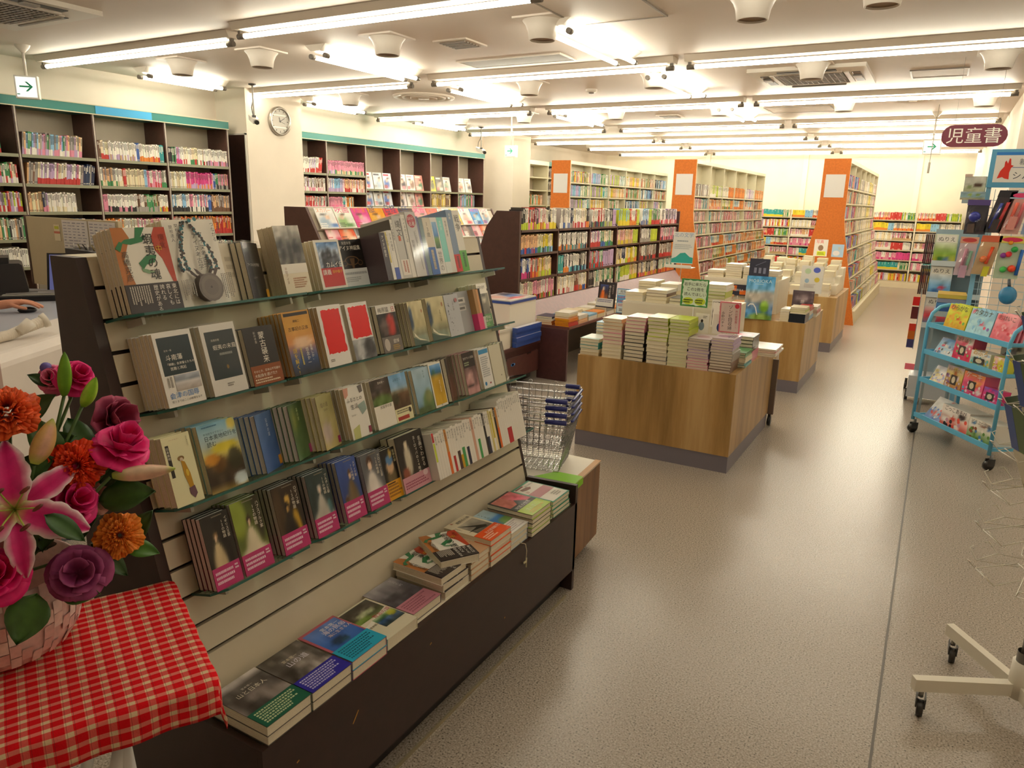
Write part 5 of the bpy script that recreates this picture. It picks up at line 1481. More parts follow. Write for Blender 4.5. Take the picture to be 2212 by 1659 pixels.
stack(-1.765, 4.245, Z1, 11, .0225, ['cream', 'pink', 'peach'], N1 % 'two')
stack(-1.615, 4.245, Z1, 12, .0225, ['black', 'black', 'black', 'pink', 'pink'], N1 % 'three', top=[('r', 0, 0, 1, 1, '#d6b0a4'), ('r', .2, .3, .8, .8, '#e0c4b8')])
stack(-1.47, 4.245, Z1, 12, .0235, ['grey', 'cream', 'lime', 'lime'], N1 % 'four', top=[('r', 0, 0, 1, 1, '#dde0a0')])
stack(-1.335, 4.245, Z1, 15, .0187, ['cream', 'cream', 'lime'], N1 % 'five', w=.122, page='#dcdab4')
stack(-1.21, 4.235, Z1, 11, .0165, ['pink', 'lilac', 'grey'], N1 % 'six', w=.128, page='#dccfbc', top=[('r', 0, 0, 1, 1, '#cfc0c4'), ('e', .5, .5, .3, .2, '#b48a94')])
stack(-1.075, 4.235, Z1, 12, .0165, ['brown', 'grey', 'lilac'], N1 % 'seven', w=.13, page='#dccfbc', top=[('r', 0, 0, 1, 1, '#d0c4c6'), ('e', .4, .5, .3, .2, '#a884a0'), ('k', .6, .2, .9, .8, '#5a4a6a', 3, True)])
N2 = 'aisle-side pile %s of the nearest table'
z = stack(-1.04, 4.45, Z1, 6, .015, ['teal', 'cream', 'green'], N2 % 'one', w=.125)
z = stack(-1.05, 4.66, Z1, 7, .022, ['pink', 'black', 'black'], N2 % 'two', w=.13, top=[('r', 0, 0, 1, 1, '#2b2328'), ('e', .5, .4, .4, .3, '#d8507a')])
stack(-1.02, 4.90, Z1, 4, .012, ['white', 'red', 'white'], N2 % 'three', w=.2, d=.26, top=[('r', 0, 0, 1, 1, '#efebe0'), ('r', .1, .2, .6, .5, '#e3e2da')])
N3 = 'second-line pile %s of the nearest table'
stack(-1.90, 4.46, Z1, 9, .02, ['cream', 'white', 'sky blue'], N3 % 'one')
stack(-1.745, 4.46, Z1, 9, .021, ['cream', 'peach'], N3 % 'two')
stack(-1.36, 4.45, Z1, 8, .017, ['white', 'cream'], N3 % 'three', w=.12)
def riser(x0, x1, y0, y1, z0, z1, lab):
    t = thing('white_riser', lab, 'riser')
    MB().box(x0, y0, z0, x1, y0 + .012, z1, '#ded6c2').build('front_board', CREAM, t)
    MB().box(x0, y0, z1, x1, y1, z1 + .012, '#e6dfcd').build('top_board', CREAM, t)
    for x in (x0, x1 - .012):
        MB().box(x, y0 + .012, z0, x + .012, y1, z1, '#ded6c2').build('side_board', CREAM, t)
riser(-1.88, -1.13, 4.86, 5.34, .61, .885, 'cream riser box at the back of the nearest table')
N4 = 'riser pile %s on the nearest table'
stack(-1.87, 4.88, .898, 3, .021, ['white', 'cream'], N4 % 'one', d=.2)
stack(-1.72, 4.88, .898, 4, .022, ['cream', 'brown', 'white'], N4 % 'two', w=.15, d=.21)
stack(-1.55, 4.88, .898, 2, .022, ['white', 'black', 'cream'], N4 % 'three', d=.2)
stack(-1.32, 4.88, .898, 7, .022, ['cream', 'lime', 'white'], N4 % 'four', w=.15, d=.2)
stack(-1.86, 5.11, .898, 6, .02, ['white', 'grey', 'cream'], N4 % 'five', d=.2)
stack(-1.70, 5.11, .898, 5, .022, ['cream', 'white'], N4 % 'six', d=.2)
stack(-1.50, 5.11, .898, 4, .022, ['white'], N4 % 'seven', d=.2)
stack(-1.64, 4.62, Z1, 2, .03, ['white', 'navy'], 'short pile before the nearest riser', w=.16, d=.2)
# middle table
N5 = 'aisle-side pile %s of the middle table'
riser(-1.88, -1.2, 6.95, 7.5, .61, .90, 'cream riser box on the middle table')
stack(-1.10, 6.57, Z1, 5, .021, ['cream', 'white'], N5 % 'one', w=.075, d=.19)
z = stack(-1.02, 6.56, Z1, 1, .075, ['navy'], N5 % 'two', w=.13, page='#22262e')
stack(-1.02, 6.56, z, 3, .018, ['cream', 'lime', 'cream'], N5 % 'two, upper')
stack(-.99, 6.78, Z1, 6, .019, ['sky blue', 'white', 'red'], N5 % 'three', w=.10, d=.2)
stack(-1.0, 7.02, Z1, 6, .015, ['white', 'red', 'white'], N5 % 'four', w=.14, d=.24)
for i in range(4):
    stack(-1.86 + i * .165, 6.97, .913, 3 + (i * 3) % 4, .021, ['cream', 'white'], '%s riser pile on the middle table' % nth(i + 1), w=.15)
for i in range(4):
    stack(-1.86 + i * .165, 6.6, Z1, 6 + (i * 2) % 4, .021, ['cream', 'white', 'peach'], '%s near-edge pile on the middle table' % nth(i + 1), w=.14)
# farthest table: stepped white piles
for j, (y, zb, n0) in enumerate(((8.74, .6105, 9), (9.0, .72, 9), (9.26, .80, 10), (9.5, .88, 7))):
    if j: riser(-1.87, -.93, y, y + .26, .612, zb - .0125, 'cream step, %s from the front of the farthest table' % nth(j))
    for i in range(6):
        stack(-1.86 + i * .155, y + .02, zb, n0 - (i * 5 + j * 3) % 4, .0165, ['white', 'cream'], '%s pile on the %s step of the farthest table' % (nth(i + 1), nth(j + 1)), w=.108, d=.155, page='#efe6d0', mass=True)
# ledge of the dark gondola
N6 = '%s pile on the gondola ledge'
stack(-2.87, 5.785, .4905, 5, .0135, ['red', 'orange'], N6 % 'first', w=.14, d=.19, page='#d9a020')
stack(-2.875, 5.79, .4905 + 5 * .0139, 3, .018, ['peach', 'cream', 'white'], N6 % 'first upper', w=.14, d=.19)
stack(-3.06, 5.79, .4905, 4, .018, ['orange', 'white', 'navy'], N6 % 'second', w=.16, d=.19)
yy = 6.02
for i in range(14):
    cv = R_.choice((['white', 'cream'], ['peach', 'white'], ['cream', 'orange'], ['white', 'grey', 'white'], ['white', 'sky blue']))
    stack(-2.87 if i % 2 == 0 else -3.05, yy, .4905, R_.randint(3, 5), .018, cv, N6 % nth(i + 3), w=.13 if i % 2 == 0 else .16, d=.19)
    if i % 2: yy += .215

# ================================================================== orange-ended bookcases
def hw(z):
    p = ((0, .46), (.2, .42), (.45, .37), (.64, .325), (.82, .29), (1.0, .255), (1.2, .21), (1.33, .185), (1.45, .172), (1.7, .168), (2.21, .168))
    for (a, x), (b, y) in zip(p, p[1:]):
        if z <= b: return x + (y - x) * (z - a) / (b - a)
    return .168
def orange_case(cx, y0, zs, lab, seed, specs, face_out=None, sides=(1,)):
    t = thing('tall_bookcase', lab, 'bookcase')
    zz = [0, .2, .45, .64, .82, 1.0, 1.2, 1.33, 1.45, 1.7, 2.215]
    out = [(cx + hw(z), z) for z in zz] + [(cx - hw(z), z) for z in reversed(zz)]
    MB().prism(out, 'y', y0 - .03, y0, '#c8702c', side='#e0b890').build('orange_end', CORK, t)
    MB().box(cx - .125, y0 - .0335, 1.71, cx + .125, y0 - .0305, 2.01, '#dcdad6').build('white_notice', PAPER, t)
    cr = '#d6cfb4'
    n = 6
    ys = [y0 + .01 + i * .805 for i in range(n + 1)]
    MB().box(cx - .168, y0, 2.16, cx + .168, ys[-1], 2.21, '#e6dfc8').build('top_board', CREAM, t)
    MB().box(cx - .012, y0, .1, cx + .012, ys[-1], 2.16, cr).build('back_panel', CREAM, t)
    for i, y in enumerate(ys):
        o2 = [(cx + hw(z) - .006, z) for z in zz[:-1]] + [(cx + .162, 2.16), (cx - .162, 2.16)] + [(cx - hw(z) + .006, z) for z in reversed(zz[:-1])]
        MB().prism(o2, 'y', y - .01, y + .01, cr).build('upright', CREAM, t)
    for z in zs:
        for i in range(n):
            for sd in (1, -1):
                a, b = cx + sd * .012, cx + sd * (hw(z) - .004)
                MB().box(min(a, b), ys[i] + .01, z - .018, max(a, b), ys[i + 1] - .01, z, cr).build('shelf_board', CREAM, t)
    MB().box(cx - hw(.05), y0, 0, cx + hw(.05), ys[-1], zs[-1] - .02, '#d9d0b4').build('base', CREAM, t)
    for r_, z in enumerate(zs):
        for i in range(n):
            sp = specs[(r_ * 7 + i * 3 + seed) % len(specs)] if not callable(specs) else specs(r_, i)
            if sp is None: continue
            h = min(.17, ((zs[r_ - 1] if r_ else 2.16) - z) - .045)
            stuffrun((cx + hw(z) - .012, ys[i] + .014, z), .77, sp, seed * 100 + r_ * 10 + i, h, .105, R_.choice((.6, .75, .96, .96)) if r_ in (2, 3) else .97, tw=(.013, .02))
    return t
S2 = [[(1, ['white', 'cream', 'peach', 'orange'], ['orange', 'peach', 'pink'])], [(3, ['cream', 'white', 'sky blue'], ['orange', 'red']), (2, ['orange'], None, 2)], [(2, ['grey', 'brown', 'white', 'red'], None), (2, ['orange', 'peach'], None, 2.5)], [(3, ['lime', 'cream', 'white', 'tan'], ['orange', 'green']), (1, ['orange'], None, 3)], [(1, ['sky blue', 'pink', 'white', 'orange', 'green'], ['orange', 'white'])]]
S2r = [[(1, ['grey', 'white', 'brown', 'red', 'pink'], None)], [(1, ['teal', 'grey', 'peach', 'white', 'pink'], None)]]
def spec2(r_, i):
    if r_ == 0: return ([(1, ['grey', 'brown', 'white'], None)], [(2, ['lime', 'cream'], ['white'], 2), (2, ['cream', 'lime', 'white'], None)], [(2, ['white', 'cream'], None), (2, ['orange'], None, 2)], [(1, ['orange'], None, 2)], [(1, ['white', 'lilac'], None, 2)], [(1, ['peach', 'orange'], None, 2)])[i]
    if r_ in (2, 3): return S2r[(r_ + i) % 2]
    return S2[(r_ * 7 + i * 3) % 5] if i else S2r[r_ % 2]
def spec3(r_, i):
    return ([(1, ['grey', 'white', 'red', 'teal', 'peach'], None, 1.6)], [(2, ['blue', 'sky blue', 'red'], None, 2), (1, ['magenta', 'lime'], None, 2)], [(1, ['white', 'grey', 'cream'], None, 3)], [(1, ['white', 'white', 'cream'], None, 3)], [(1, ['white', 'yellow', 'white'], None, 2)], [(1, ['white', 'pink'], None, 2)])[i if i > 1 else (0 if r_ % 2 else 1)]
def spec1(r_, i):
    return ([(1, ['yellow', 'white', 'green', 'grey', 'red'], None)], [(2, ['lilac', 'sky blue'], None, 2), (2, ['white', 'cream', 'green'], None)], [(2, ['lime', 'grey', 'lilac'], None, 2), (1, ['white', 'teal'], None)], [(1, ['yellow', 'peach', 'white'], None, 1.5)], [(1, ['tan', 'red', 'green', 'white'], None, 1.3)], [(1, ['blue', 'black', 'white', 'sky blue'], None, 2)])[(i + r_) % 6 if r_ else i]
orange_case(-5.43, 11.0, (1.88, 1.66, 1.44, 1.2, .98, .76, .54, .32), 'tall bookcase with orange end, nearest the second column', 1, spec1)
orange_case(-3.39, 11.0, (1.70, 1.51, 1.325, 1.135, .945, .755, .57, .39), 'tall bookcase with orange end, behind the dark gondola', 2, spec2)
orange_case(-1.325, 11.05, (1.84, 1.635, 1.43, 1.225, 1.02, .82, .63, .43, .21), 'tall bookcase with flared orange end beside the bright aisle', 3, spec3)
# ================================================================== low cases along the far wall
t = thing('far_bookcase', 'long low cream bookcase along the bright far wall', 'bookcase')
fz = (1.37, 1.16, .965, .77, .565, .37, .14)
fx = [-6.9 + .805 * i for i in range(10)]
MB().box(fx[0], 17.5, 0, fx[-1], 17.52, 1.42, '#d6cfb4').build('back_panel', CREAM, t)
for x in fx:
    MB().box(x - .014, 17.2, 0, x + .014, 17.5, 1.42, '#e3d9c0').build('upright', CREAM, t)
for z in fz:
    for a, b in zip(fx, fx[1:]):
        MB().box(a + .014, 17.2, z - .022, b - .014, 17.5, z, '#b9ae94').build('shelf_board', CREAM, t)
MB().box(fx[0], 17.19, 0, fx[-1], 17.2, .12, '#e0d4b8').build('base_board', CREAM, t)
FS = [[(2, ['white', 'pink', 'peach'], ['orange', 'red']), (1, ['red'], None, 4), (2, ['white', 'green', 'lime'], None)], [(2, ['yellow'], ['orange'], 5), (1, ['sky blue'], None, 3), (3, ['white', 'grey', 'cream'], ['red', 'orange'])], [(2, ['white', 'cream'], None, 2), (2, ['white', 'pink', 'brown'], ['tan'])], [(2, ['pink', 'white', 'peach'], ['white']), (1, ['red'], None, 6), (1, ['white'], None)], [(2, ['white', 'pink'], ['magenta', 'pink'], 2), (1, ['magenta'], None, 3)], [(1, ['white', 'pink'], None, 2), (2, ['teal'], ['yellow'], 4), (1, ['cream', 'green'], None)], [(1, ['orange', 'red', 'lilac', 'yellow', 'white'], None, 2)]]
for r_, z in enumerate(fz):
    for i in range(3, 9):
        stuffrun((fx[i] + .02, 17.21, z), .765, FS[(r_ + i * 3) % 7 if i < 7 else r_], 900 + r_ * 10 + i, .15, .12, .99, ux=(1, 0, 0), out=(0, -1, 0), tw=(.012, .02))
# ================================================================== wooden box unit with the wire baskets
t = thing('wooden_cabinet', 'brown woodgrain cabinet with cream top behind the bench end', 'cabinet')
m = MB()
m.prism([(-1.80, 2.53), (-1.175, 2.53), (-1.205, 2.955), (-1.80, 2.955)], 'z', .05, .404, '#888888')
m.build('body', WOODB, t)
MB().prism([(-1.80, 2.53), (-1.175, 2.53), (-1.205, 2.955), (-1.80, 2.955)], 'z', .404, .412, '#e3dac6').build('top_board', CREAM, t)
MB().prism([(-1.20, 2.53), (-1.172, 2.53), (-1.202, 2.958), (-1.23, 2.958)], 'z', .4125, .4145, '#b98d5c').build('edge_trim', PAPER, t)
MB().box(-1.78, 2.56, 0, -1.25, 2.90, .05, '#241a14').build('plinth', DARKW, t)
t = thing('green_card', 'bright lime green card folded over the cabinet edge', 'card')
MB().prism([(-1.37, 2.605), (-1.178, 2.62), (-1.188, 2.725), (-1.31, 2.715)], 'z', .4148, .4158, '#86c41c').build('sheet', PAPER, t)
MB().obox((-1.1765, 2.625, .385), (-.008, .095, 0), (.001, 0, 0), (0, 0, .0305), '#86c41c').build('folded_edge', PAPER, t)
def basket(i):
    t = thing('shopping_basket', ('lowest wire shopping basket in the nested stack', 'second wire shopping basket up in the nested stack', 'third wire shopping basket up in the nested stack', 'topmost wire shopping basket with blue grips')[i], 'basket', (-1.46, 2.775, .417 + .031 * i), math.radians(14), 'nested wire baskets on the cabinet')
    B, T, H_ = (.14, .105), (.185, .135), .235
    m = MB()
    def P(u, v, k):
        f = k / H_
        return (u * (B[0] + (T[0] - B[0]) * f), v * (B[1] + (T[1] - B[1]) * f), k)
    r_ = .0016
    c = '#cfcfcf'
    full = i in (0, 3)
    for k in ([0, .03, .06, .09, .12, .15, .18, .21] if full else [.15, .18, .21]):
        m.tube([P(-1, -1, k), P(1, -1, k), P(1, 1, k), P(-1, 1, k)], r_, 4, c, closed=True, smooth=False)
    n = 13
    for j in range(n):
        a = -1 + 2 * j / (n - 1)
        for q in (-1, 1):
            m.tube([P(a, q, .0 if full else .15), P(a, q, H_)], r_, 4, c, smooth=False)
            m.tube([P(q, a, .0 if full else .15), P(q, a, H_)], r_, 4, c, smooth=False)
    if full:
        for j in range(12):
            a = -1 + 2 * j / 11
            m.tube([P(a, -1, 0), P(a, 1, 0)], r_, 4, c, smooth=False).tube([P(-1, a, 0), P(1, a, 0)], r_, 4, c, smooth=False)
    m.build('wire_mesh', CHROME, t)
    MB().tube([P(-1, -1, H_), P(1, -1, H_), P(1, 1, H_), P(-1, 1, H_)], .0035, 8, '#d9d9d9', closed=True).build('rim', CHROME, t)
    MB().tube([P(1, -.75, H_), P(1.05, -.7, H_), P(1.05, .7, H_), P(1, .75, H_)], .0055, 8, '#262c74').tube([P(.95, -1.02, H_), P(.45, -1.03, H_)], .011, 10, '#262c74').tube([P(.95, 1.02, H_), P(.6, 1.03, H_)], .011, 10, '#262c74').build('blue_grip', PLAST, t)
    for u, v in ((-.3, 1), (.35, 1), (-.5, -1)):
        a = P(u, v, H_)
        ring = [(a[0] + .009 * math.cos(q * math.pi / 4), a[1], a[2] + .009 + .009 * math.sin(q * math.pi / 4)) for q in range(8)]
        MB().tube(ring, .0018, 5, '#d9d9d9', closed=True).build('hook_loop', CHROME, t)
for i in range(4):
    basket(i)

# ================================================================== gingham table
ex, ey = Vector((-.447, -.894, 0)), Vector((-.908, .417, 0))       # along the long side, along the short side
TC = Vector((-1.03, .735, .70))
t = thing('folding_table', 'narrow folding table with white tube legs under a red cloth', 'table', M=frame(TC, ex, ey, (0, 0, 1)))
MB().box(.01, .01, -.03, .9, .40, -.004, '#d9d2c6').build('table_top', CREAM, t)
for sx in (.13, .72):
    for q in (.07, .34):
        MB().tube([(sx, q, -.03), (sx + (.16 if sx < .5 else -.16), q, -.7)], .0125, 10, '#dedad6').build('leg', SHELFP, t)
        MB().tube([(sx + .02, q, -.03), (sx - .02, q, -.7)], .0125, 10, '#dedad6').build('leg', SHELFP, t)
        MB().ball((sx + .015, q, -.36), .012, 8, 6, '#cfc9c4').build('pivot', SHELFP, t)
def gingham():
    m = bpy.data.materials.new('red_gingham')
    m.use_nodes = True
    nt = m.node_tree
    b = nt.nodes['Principled BSDF']
    b.inputs['Roughness'].default_value = .95
    b.inputs['Specular IOR Level'].default_value = .1
    tc = nt.nodes.new('ShaderNodeUVMap')
    sp = nt.nodes.new('ShaderNodeSeparateXYZ')
    nt.links.new(tc.outputs[0], sp.inputs[0])
    def math_(op, a, bv=None, cv=None):
        n = nt.nodes.new('ShaderNodeMath')
        n.operation = op
        for i, q in enumerate((a, bv, cv)):
            if q is None: continue
            if isinstance(q, (int, float)): n.inputs[i].default_value = q
            else: nt.links.new(q, n.inputs[i])
        return n.outputs[0]
    def bar(sock, period, width, off=0.0):
        return math_('LESS_THAN', math_('FRACT', math_('MULTIPLY_ADD', sock, 1 / period, off)), width / period)
    def mixc(fac, c1, c2):
        n = nt.nodes.new('ShaderNodeMix')
        n.data_type = 'RGBA'
        if isinstance(fac, float): n.inputs[0].default_value = fac
        else: nt.links.new(fac, n.inputs[0])
        for i, q in ((6, c1), (7, c2)):
            if isinstance(q, tuple): n.inputs[i].default_value = (*lin(q), 1)
            else: nt.links.new(q, n.inputs[i])
        return n.outputs[2]
    bx = bar(sp.outputs[0], .031, .0125)
    by = bar(sp.outputs[1], .023, .0085)
    c = mixc(bx, hexc('#d4141e'), hexc('#d65a52'))
    c = mixc(by, c, mixc(bx, hexc('#dc7468'), hexc('#dcc29a')))
    tx = math_('MAXIMUM', bar(sp.outputs[0], .031, .0008, .1), bar(sp.outputs[0], .031, .0008, -.3))
    c = mixc(math_('MULTIPLY', tx, .6), c, hexc('#6a2a2a'))
    nz = nt.nodes.new('ShaderNodeTexNoise')
    nz.inputs['Scale'].default_value = 420
    nt.links.new(tc.outputs[0], nz.inputs['Vector'])
    bp = nt.nodes.new('ShaderNodeBump')
    bp.inputs['Strength'].default_value = .35
    bp.inputs['Distance'].default_value = .0015
    nt.links.new(nz.outputs['Fac'], bp.inputs['Height'])
    nt.links.new(bp.outputs['Normal'], b.inputs['Normal'])
    nt.links.new(c, b.inputs['Base Color'])
    return m
GING = gingham()
def cloth():
    """sheet over the table with soft rounded edges and hanging sides"""
    nx, ny = 70, 48
    X0, X1, Y0, Y1 = -.075, 1.0, -.075, .48
    vs, uv, fs = [], [], []
    nf = ngrid(91, 9)
    for j in range(ny + 1):
        for i in range(nx + 1):
            u, v = X0 + (X1 - X0) * i / nx, Y0 + (Y1 - Y0) * j / ny
            x, y, z = u, v, .004
            dx = max(0, -u)
            dy = max(0, -v, v - .41)
            sy = -1 if v < 0 else 1
            fold = .006 * math.sin(u * 60) * min(1, dy / .03) + .006 * math.sin(v * 70) * min(1, dx / .03)
            if dx > 0: x = -.012 * math.tanh(dx / .012) - fold * .5
            if dy > 0: y = (0 if sy < 0 else .41) + sy * (.012 * math.tanh(dy / .012) + fold * .5)
            dd = math.hypot(dx, dy)
            z -= max(0, dd - .012) if dd > .012 else dd * dd / .024 * .3
            z += (nf(i / nx, j / ny) - .5) * .004
            vs.append((x, y, z))
            uv.append((u, v))
    for j in range(ny):
        for i in range(nx):
            a = j * (nx + 1) + i
            fs.append((a, a + 1, a + nx + 2, a + nx + 1))
    me = bpy.data.meshes.new('tablecloth')
    me.from_pydata(vs, [], fs)
    L = me.uv_layers.new(name='UVMap')
    for k, l in enumerate(me.loops):
        L.data[k].uv = uv[l.vertex_index]
    me.polygons.foreach_set('use_smooth', [True] * len(fs))
    me.materials.append(GING)
    o = put('tablecloth', me, label='red and cream gingham cloth hanging over the folding table', cat='tablecloth')
    md = o.modifiers.new('thick', 'SOLIDIFY')
    md.thickness = .003
    md.offset = 1
    o.matrix_world = frame(TC, ex, ey, (0, 0, 1))
cloth()

# ------------------------------------------------------------------ flower basket
PX, PY, PZ = -1.44, .59, .708
fb = thing('flower_basket', 'white basket of pink lilies, roses and orange carnations on the gingham table', 'flower arrangement', (PX, PY, PZ))
inv = Matrix.Translation((-PX, -PY, -PZ))
m = MB()
prof = [(.001, 0), (.085, 0), (.112, .018), (.13, .05), (.138, .09), (.14, .13), (.136, .165), (.133, .165), (.13, .12)]
m.lathe(prof, 40, '#d9b9b2')
m.build('basket', WICKER, fb)
rr = random.Random(12)
m = MB()
for k in range(46):
    a = 2 * math.pi * k / 46
    for q in range(5):
        if rr.random() < .25: continue
        z0 = .018 + q * .028 + (k % 2) * .014
        f = lambda z: np.interp(z, [0, .018, .05, .09, .13, .165], [.1, .114, .132, .14, .142, .138])
        w = .009
        for z1, z2 in ((z0, z0 + .026),):
            p = []
            for aa, zz in ((a - w / .14, z1), (a + w / .14, z1), (a + w / .14, z2), (a - w / .14, z2)):
                R2 = f(zz) + .0018
                p.append((R2 * math.cos(aa), R2 * math.sin(aa), zz))
            m.face(p, rr.choice(['#e3cfc8', '#d6b0a8', '#e0c6bc', '#cfa39c']), True)
m.build('wicker_strip', WICKER, fb, kind='stuff')
m = MB()
arc = [(.09 * math.cos(.2), -.09, .12)]
hp = []
for k in range(15):
    a = math.pi * k / 14
    hp.append(Vector((.128 * math.cos(a), -.02 + .0 * k, .15 + .17 * math.sin(a))))
for a, b in zip(hp, hp[1:]):
    m.face([a + Vector((0, -.017, 0)), b + Vector((0, -.017, 0)), b + Vector((0, .017, 0)), a + Vector((0, .017, 0))], '#cf9088', True)
m.build('handle_band', GLOSS, fb)
CAMP = Vector((0, 0, 1.56))
def aim(P, tilt=(0, 0, 0), mixv=.75, roll=0.0):
    """frame at P whose z looks towards the aisle side, lifted"""
    z = ((CAMP - Vector(P)).normalized() * mixv + Vector(tilt)).normalized()
    x = Vector((0, 0, 1)).cross(z).normalized()
    y = z.cross(x)
    M = frame(P, x, y, z)
    return inv @ M @ Matrix.Rotation(roll, 4, 'Z')
def patch(m, M, nu, nv, pos, col):
    b = len(m.v)
    cs = []
    for j in range(nv + 1):
        for i in range(nu + 1):
            u, v = i / nu * 2 - 1, j / nv
            m.v.append(tuple(M @ Vector(pos(u, v))))
            cs.append(col(u, v))
    for j in range(nv):
        for i in range(nu):
            q = [j * (nu + 1) + i, j * (nu + 1) + i + 1, (j + 1) * (nu + 1) + i + 1, (j + 1) * (nu + 1) + i]
            m.f.append(tuple(b + k for k in q))
            m.c.append([cs[k] for k in q])
            m.sm.append(True)
def solid(o, th=.0008):
    md = o.modifiers.new('thick', 'SOLIDIFY')
    md.thickness = th
    return o
def lily(P, R, roll, tilt):
    root = bpy.data.objects.new('lily', None)
    COL.objects.link(root)
    root.parent = fb
    root.matrix_local = aim(P, tilt, roll=roll)
    for k in range(6):
        wide = .30 if k % 2 else .21
        rk = rr.uniform(-.1, .1)
        def pos(u, v, wide=wide, rk=rk):
            L = R * 1.12 * v
            w = R * wide * (math.sin(math.pi * min(1, v * .9 + .08)) ** .75) * (1 + .07 * math.sin(v * 26) * abs(u))
            lift = R * (.55 * v - .95 * v ** 2.6 * .75) - .25 * R * (1 - abs(u)) * v * (1 - v) + .008 * math.sin(v * 20 + rk * 9) * abs(u) * R * 4
            return (L, u * w, lift - (.0 if k % 2 else .004))
        def col(u, v):
            c = mix(hexc('#c9176a'), hexc('#e0558e'), min(1, abs(u) * 1.1))
            c = mix(c, hexc('#f3dfe0'), max(0, min(1, (abs(u) - .55) * 2.6 + max(0, v - .72) * 2.2)))
            return mix(hexc('#b9c25a'), c, min(1, v * 5))
        m = MB()
        patch(m, Matrix.Rotation(k * math.pi / 3, 4, 'Z'), 8, 12, pos, col)
        solid(m.build('petal', PETAL, root))
    for k in range(6):
        a = k * math.pi / 3 + .4
        e = Vector((math.cos(a) * R * .33, math.sin(a) * R * .33, R * .62))
        MB().tube([(0, 0, 0), e * .6 + Vector((0, 0, .01)), e], .0015, 5, '#a9b84a').ball(e, .006, 8, 6, '#6a2c1c', (1.6, .6, .6)).build('stamen', LEAF, root)
def rose(P, R, c0, c1, roll, tilt, layers=((5, 1.0, .12), (5, .78, .45), (4, .55, .8), (3, .34, 1.05)), name='rose', ruff=.04):
    m = MB()
    M0 = aim(P, tilt, roll=roll)
    for li, (n, f, cup) in enumerate(layers):
        for k in range(n):
            a = 2 * math.pi * (k + li * .37) / n + rr.uniform(-.15, .15)
            ph = rr.uniform(0, 6)
            tl = rr.uniform(.88, 1.1)
            def pos(u, v):
                ang = u * math.pi / n * 1.25
                r = R * f * tl * (v ** .7) * (1 - .12 * abs(u) ** 3)
                z = R * (cup * v * v * .95 - .15 * li * 0) + R * ruff * math.sin(u * 6 + ph) * v + R * .05 * li
                if v > .8: r += R * .09 * (v - .8) * 5 * (1 - cup * .5)
                z -= R * .16 * max(0, v - .75) * 4 * (1 - min(1, cup))
                return (r * math.cos(ang), r * math.sin(ang), z)
            def col(u, v):
                return mix(hexc(c0), hexc(c1), min(1, max(0, v * .8 + .2 * abs(u) - .1 + rr.uniform(-.04, .04))))
            patch(m, M0 @ Matrix.Rotation(a, 4, 'Z'), 6, 6, pos, col)
    solid(m.build(name, PETAL, fb))
def carnation(P, R, c0, c1, roll, tilt):
    m = MB()
    M0 = aim(P, tilt, roll=roll)
    for li in range(6):
        n = 44
        f = 1 - li * .145
        hgt = R * (.08 + .15 * li)
        ring = []
        for k in range(n):
            a = 2 * math.pi * k / n
            zig = R * .055 * (1 if k % 2 else -1)
            r = R * f * (1 + .07 * math.sin(a * 5 + li * 2)) + zig * .6
            ring.append((r * math.cos(a), r * math.sin(a), hgt + R * .13 * math.sin(a * (7 + li) + li) + zig * .4))
        for k in range(n):
            k2 = (k + 1) % n
            inner = lambda p: (p[0] * .35, p[1] * .35, hgt * .5 - R * .06)
            p = [inner(ring[k]), inner(ring[k2]), ring[k2], ring[k]]
            m.face([M0 @ Vector(q) for q in p], [c0, c0, jit(c1, .05, rr), jit(c1, .05, rr)], True)
    solid(m.build('carnation', PETAL, fb))
def bud(P, Q, R, c0, c1, ct):
    """long bud from P (stem end) to tip Q"""
    P, Q = Vector(P), Vector(Q)
    z = (Q - P)
    L = z.length
    z.normalize()
    x = z.orthogonal().normalized()
    M = inv @ frame(P, x, z.cross(x), z)
    m = MB()
    n, h = 15, 12
    b = len(m.v)
    cs = []
    for j in range(h + 1):
        v = j / h
        r = R * (math.sin(math.pi * min(1, .06 + v * .93)) ** .65) * (1 - .25 * v)
        for k in range(n):
            a = 2 * math.pi * k / n
            q = r * (1 + .12 * math.cos(3 * a))
            m.v.append(tuple(M @ Vector((q * math.cos(a), q * math.sin(a), L * v))))
            c = mix(hexc(c0), hexc(c1), .5 + .5 * math.cos(3 * a))
            cs.append(mix(hexc(ct), c, min(1, min(v, (1 - v) * 1.5) * 4)))
    for j in range(h):
        for k in range(n):
            q = [j * n + k, j * n + (k + 1) % n, (j + 1) * n + (k + 1) % n, (j + 1) * n + k]
            m.f.append(tuple(b + i for i in q))
            m.c.append([cs[i] for i in q])
            m.sm.append(True)
    m.build('lily_bud', PETAL, fb)
def leaf(P, Q, w, c='#2c4a1e', droop=.2, face=(.6, -.3, .6)):
    P, Q = Vector(P), Vector(Q)
    x = (Q - P)
    L = x.length
    x.normalize()
    nrm = Vector(face)
    y = nrm.cross(x).normalized()
    z = x.cross(y)
    M = inv @ frame(P, x, y, z)
    m = MB()
    patch(m, M, 4, 8, lambda u, v: (L * v, u * w * math.sin(math.pi * v ** .8) ** .9, L * (droop * (v - v * v)) * 1.2 + .25 * w * u * u), lambda u, v: mix(hexc(c), hexc('#587f38'), .35 * (1 - abs(u)) + .1))
    solid(m.build('leaf', LEAF, fb), .0006)
def stem(P, Q, r=.003, c='#4a6a30'):
    P, Q = inv @ Vector(P), inv @ Vector(Q)
    mid = (P + Q) / 2 + Vector((rr.uniform(-.01, .01), rr.uniform(-.01, .01), .0))
    MB().tube([P, mid, Q], r, 7, c).build('stem', LEAF, fb)
lily((-1.285, .575, 1.037), .105, .55, (.1, -.1, .05))
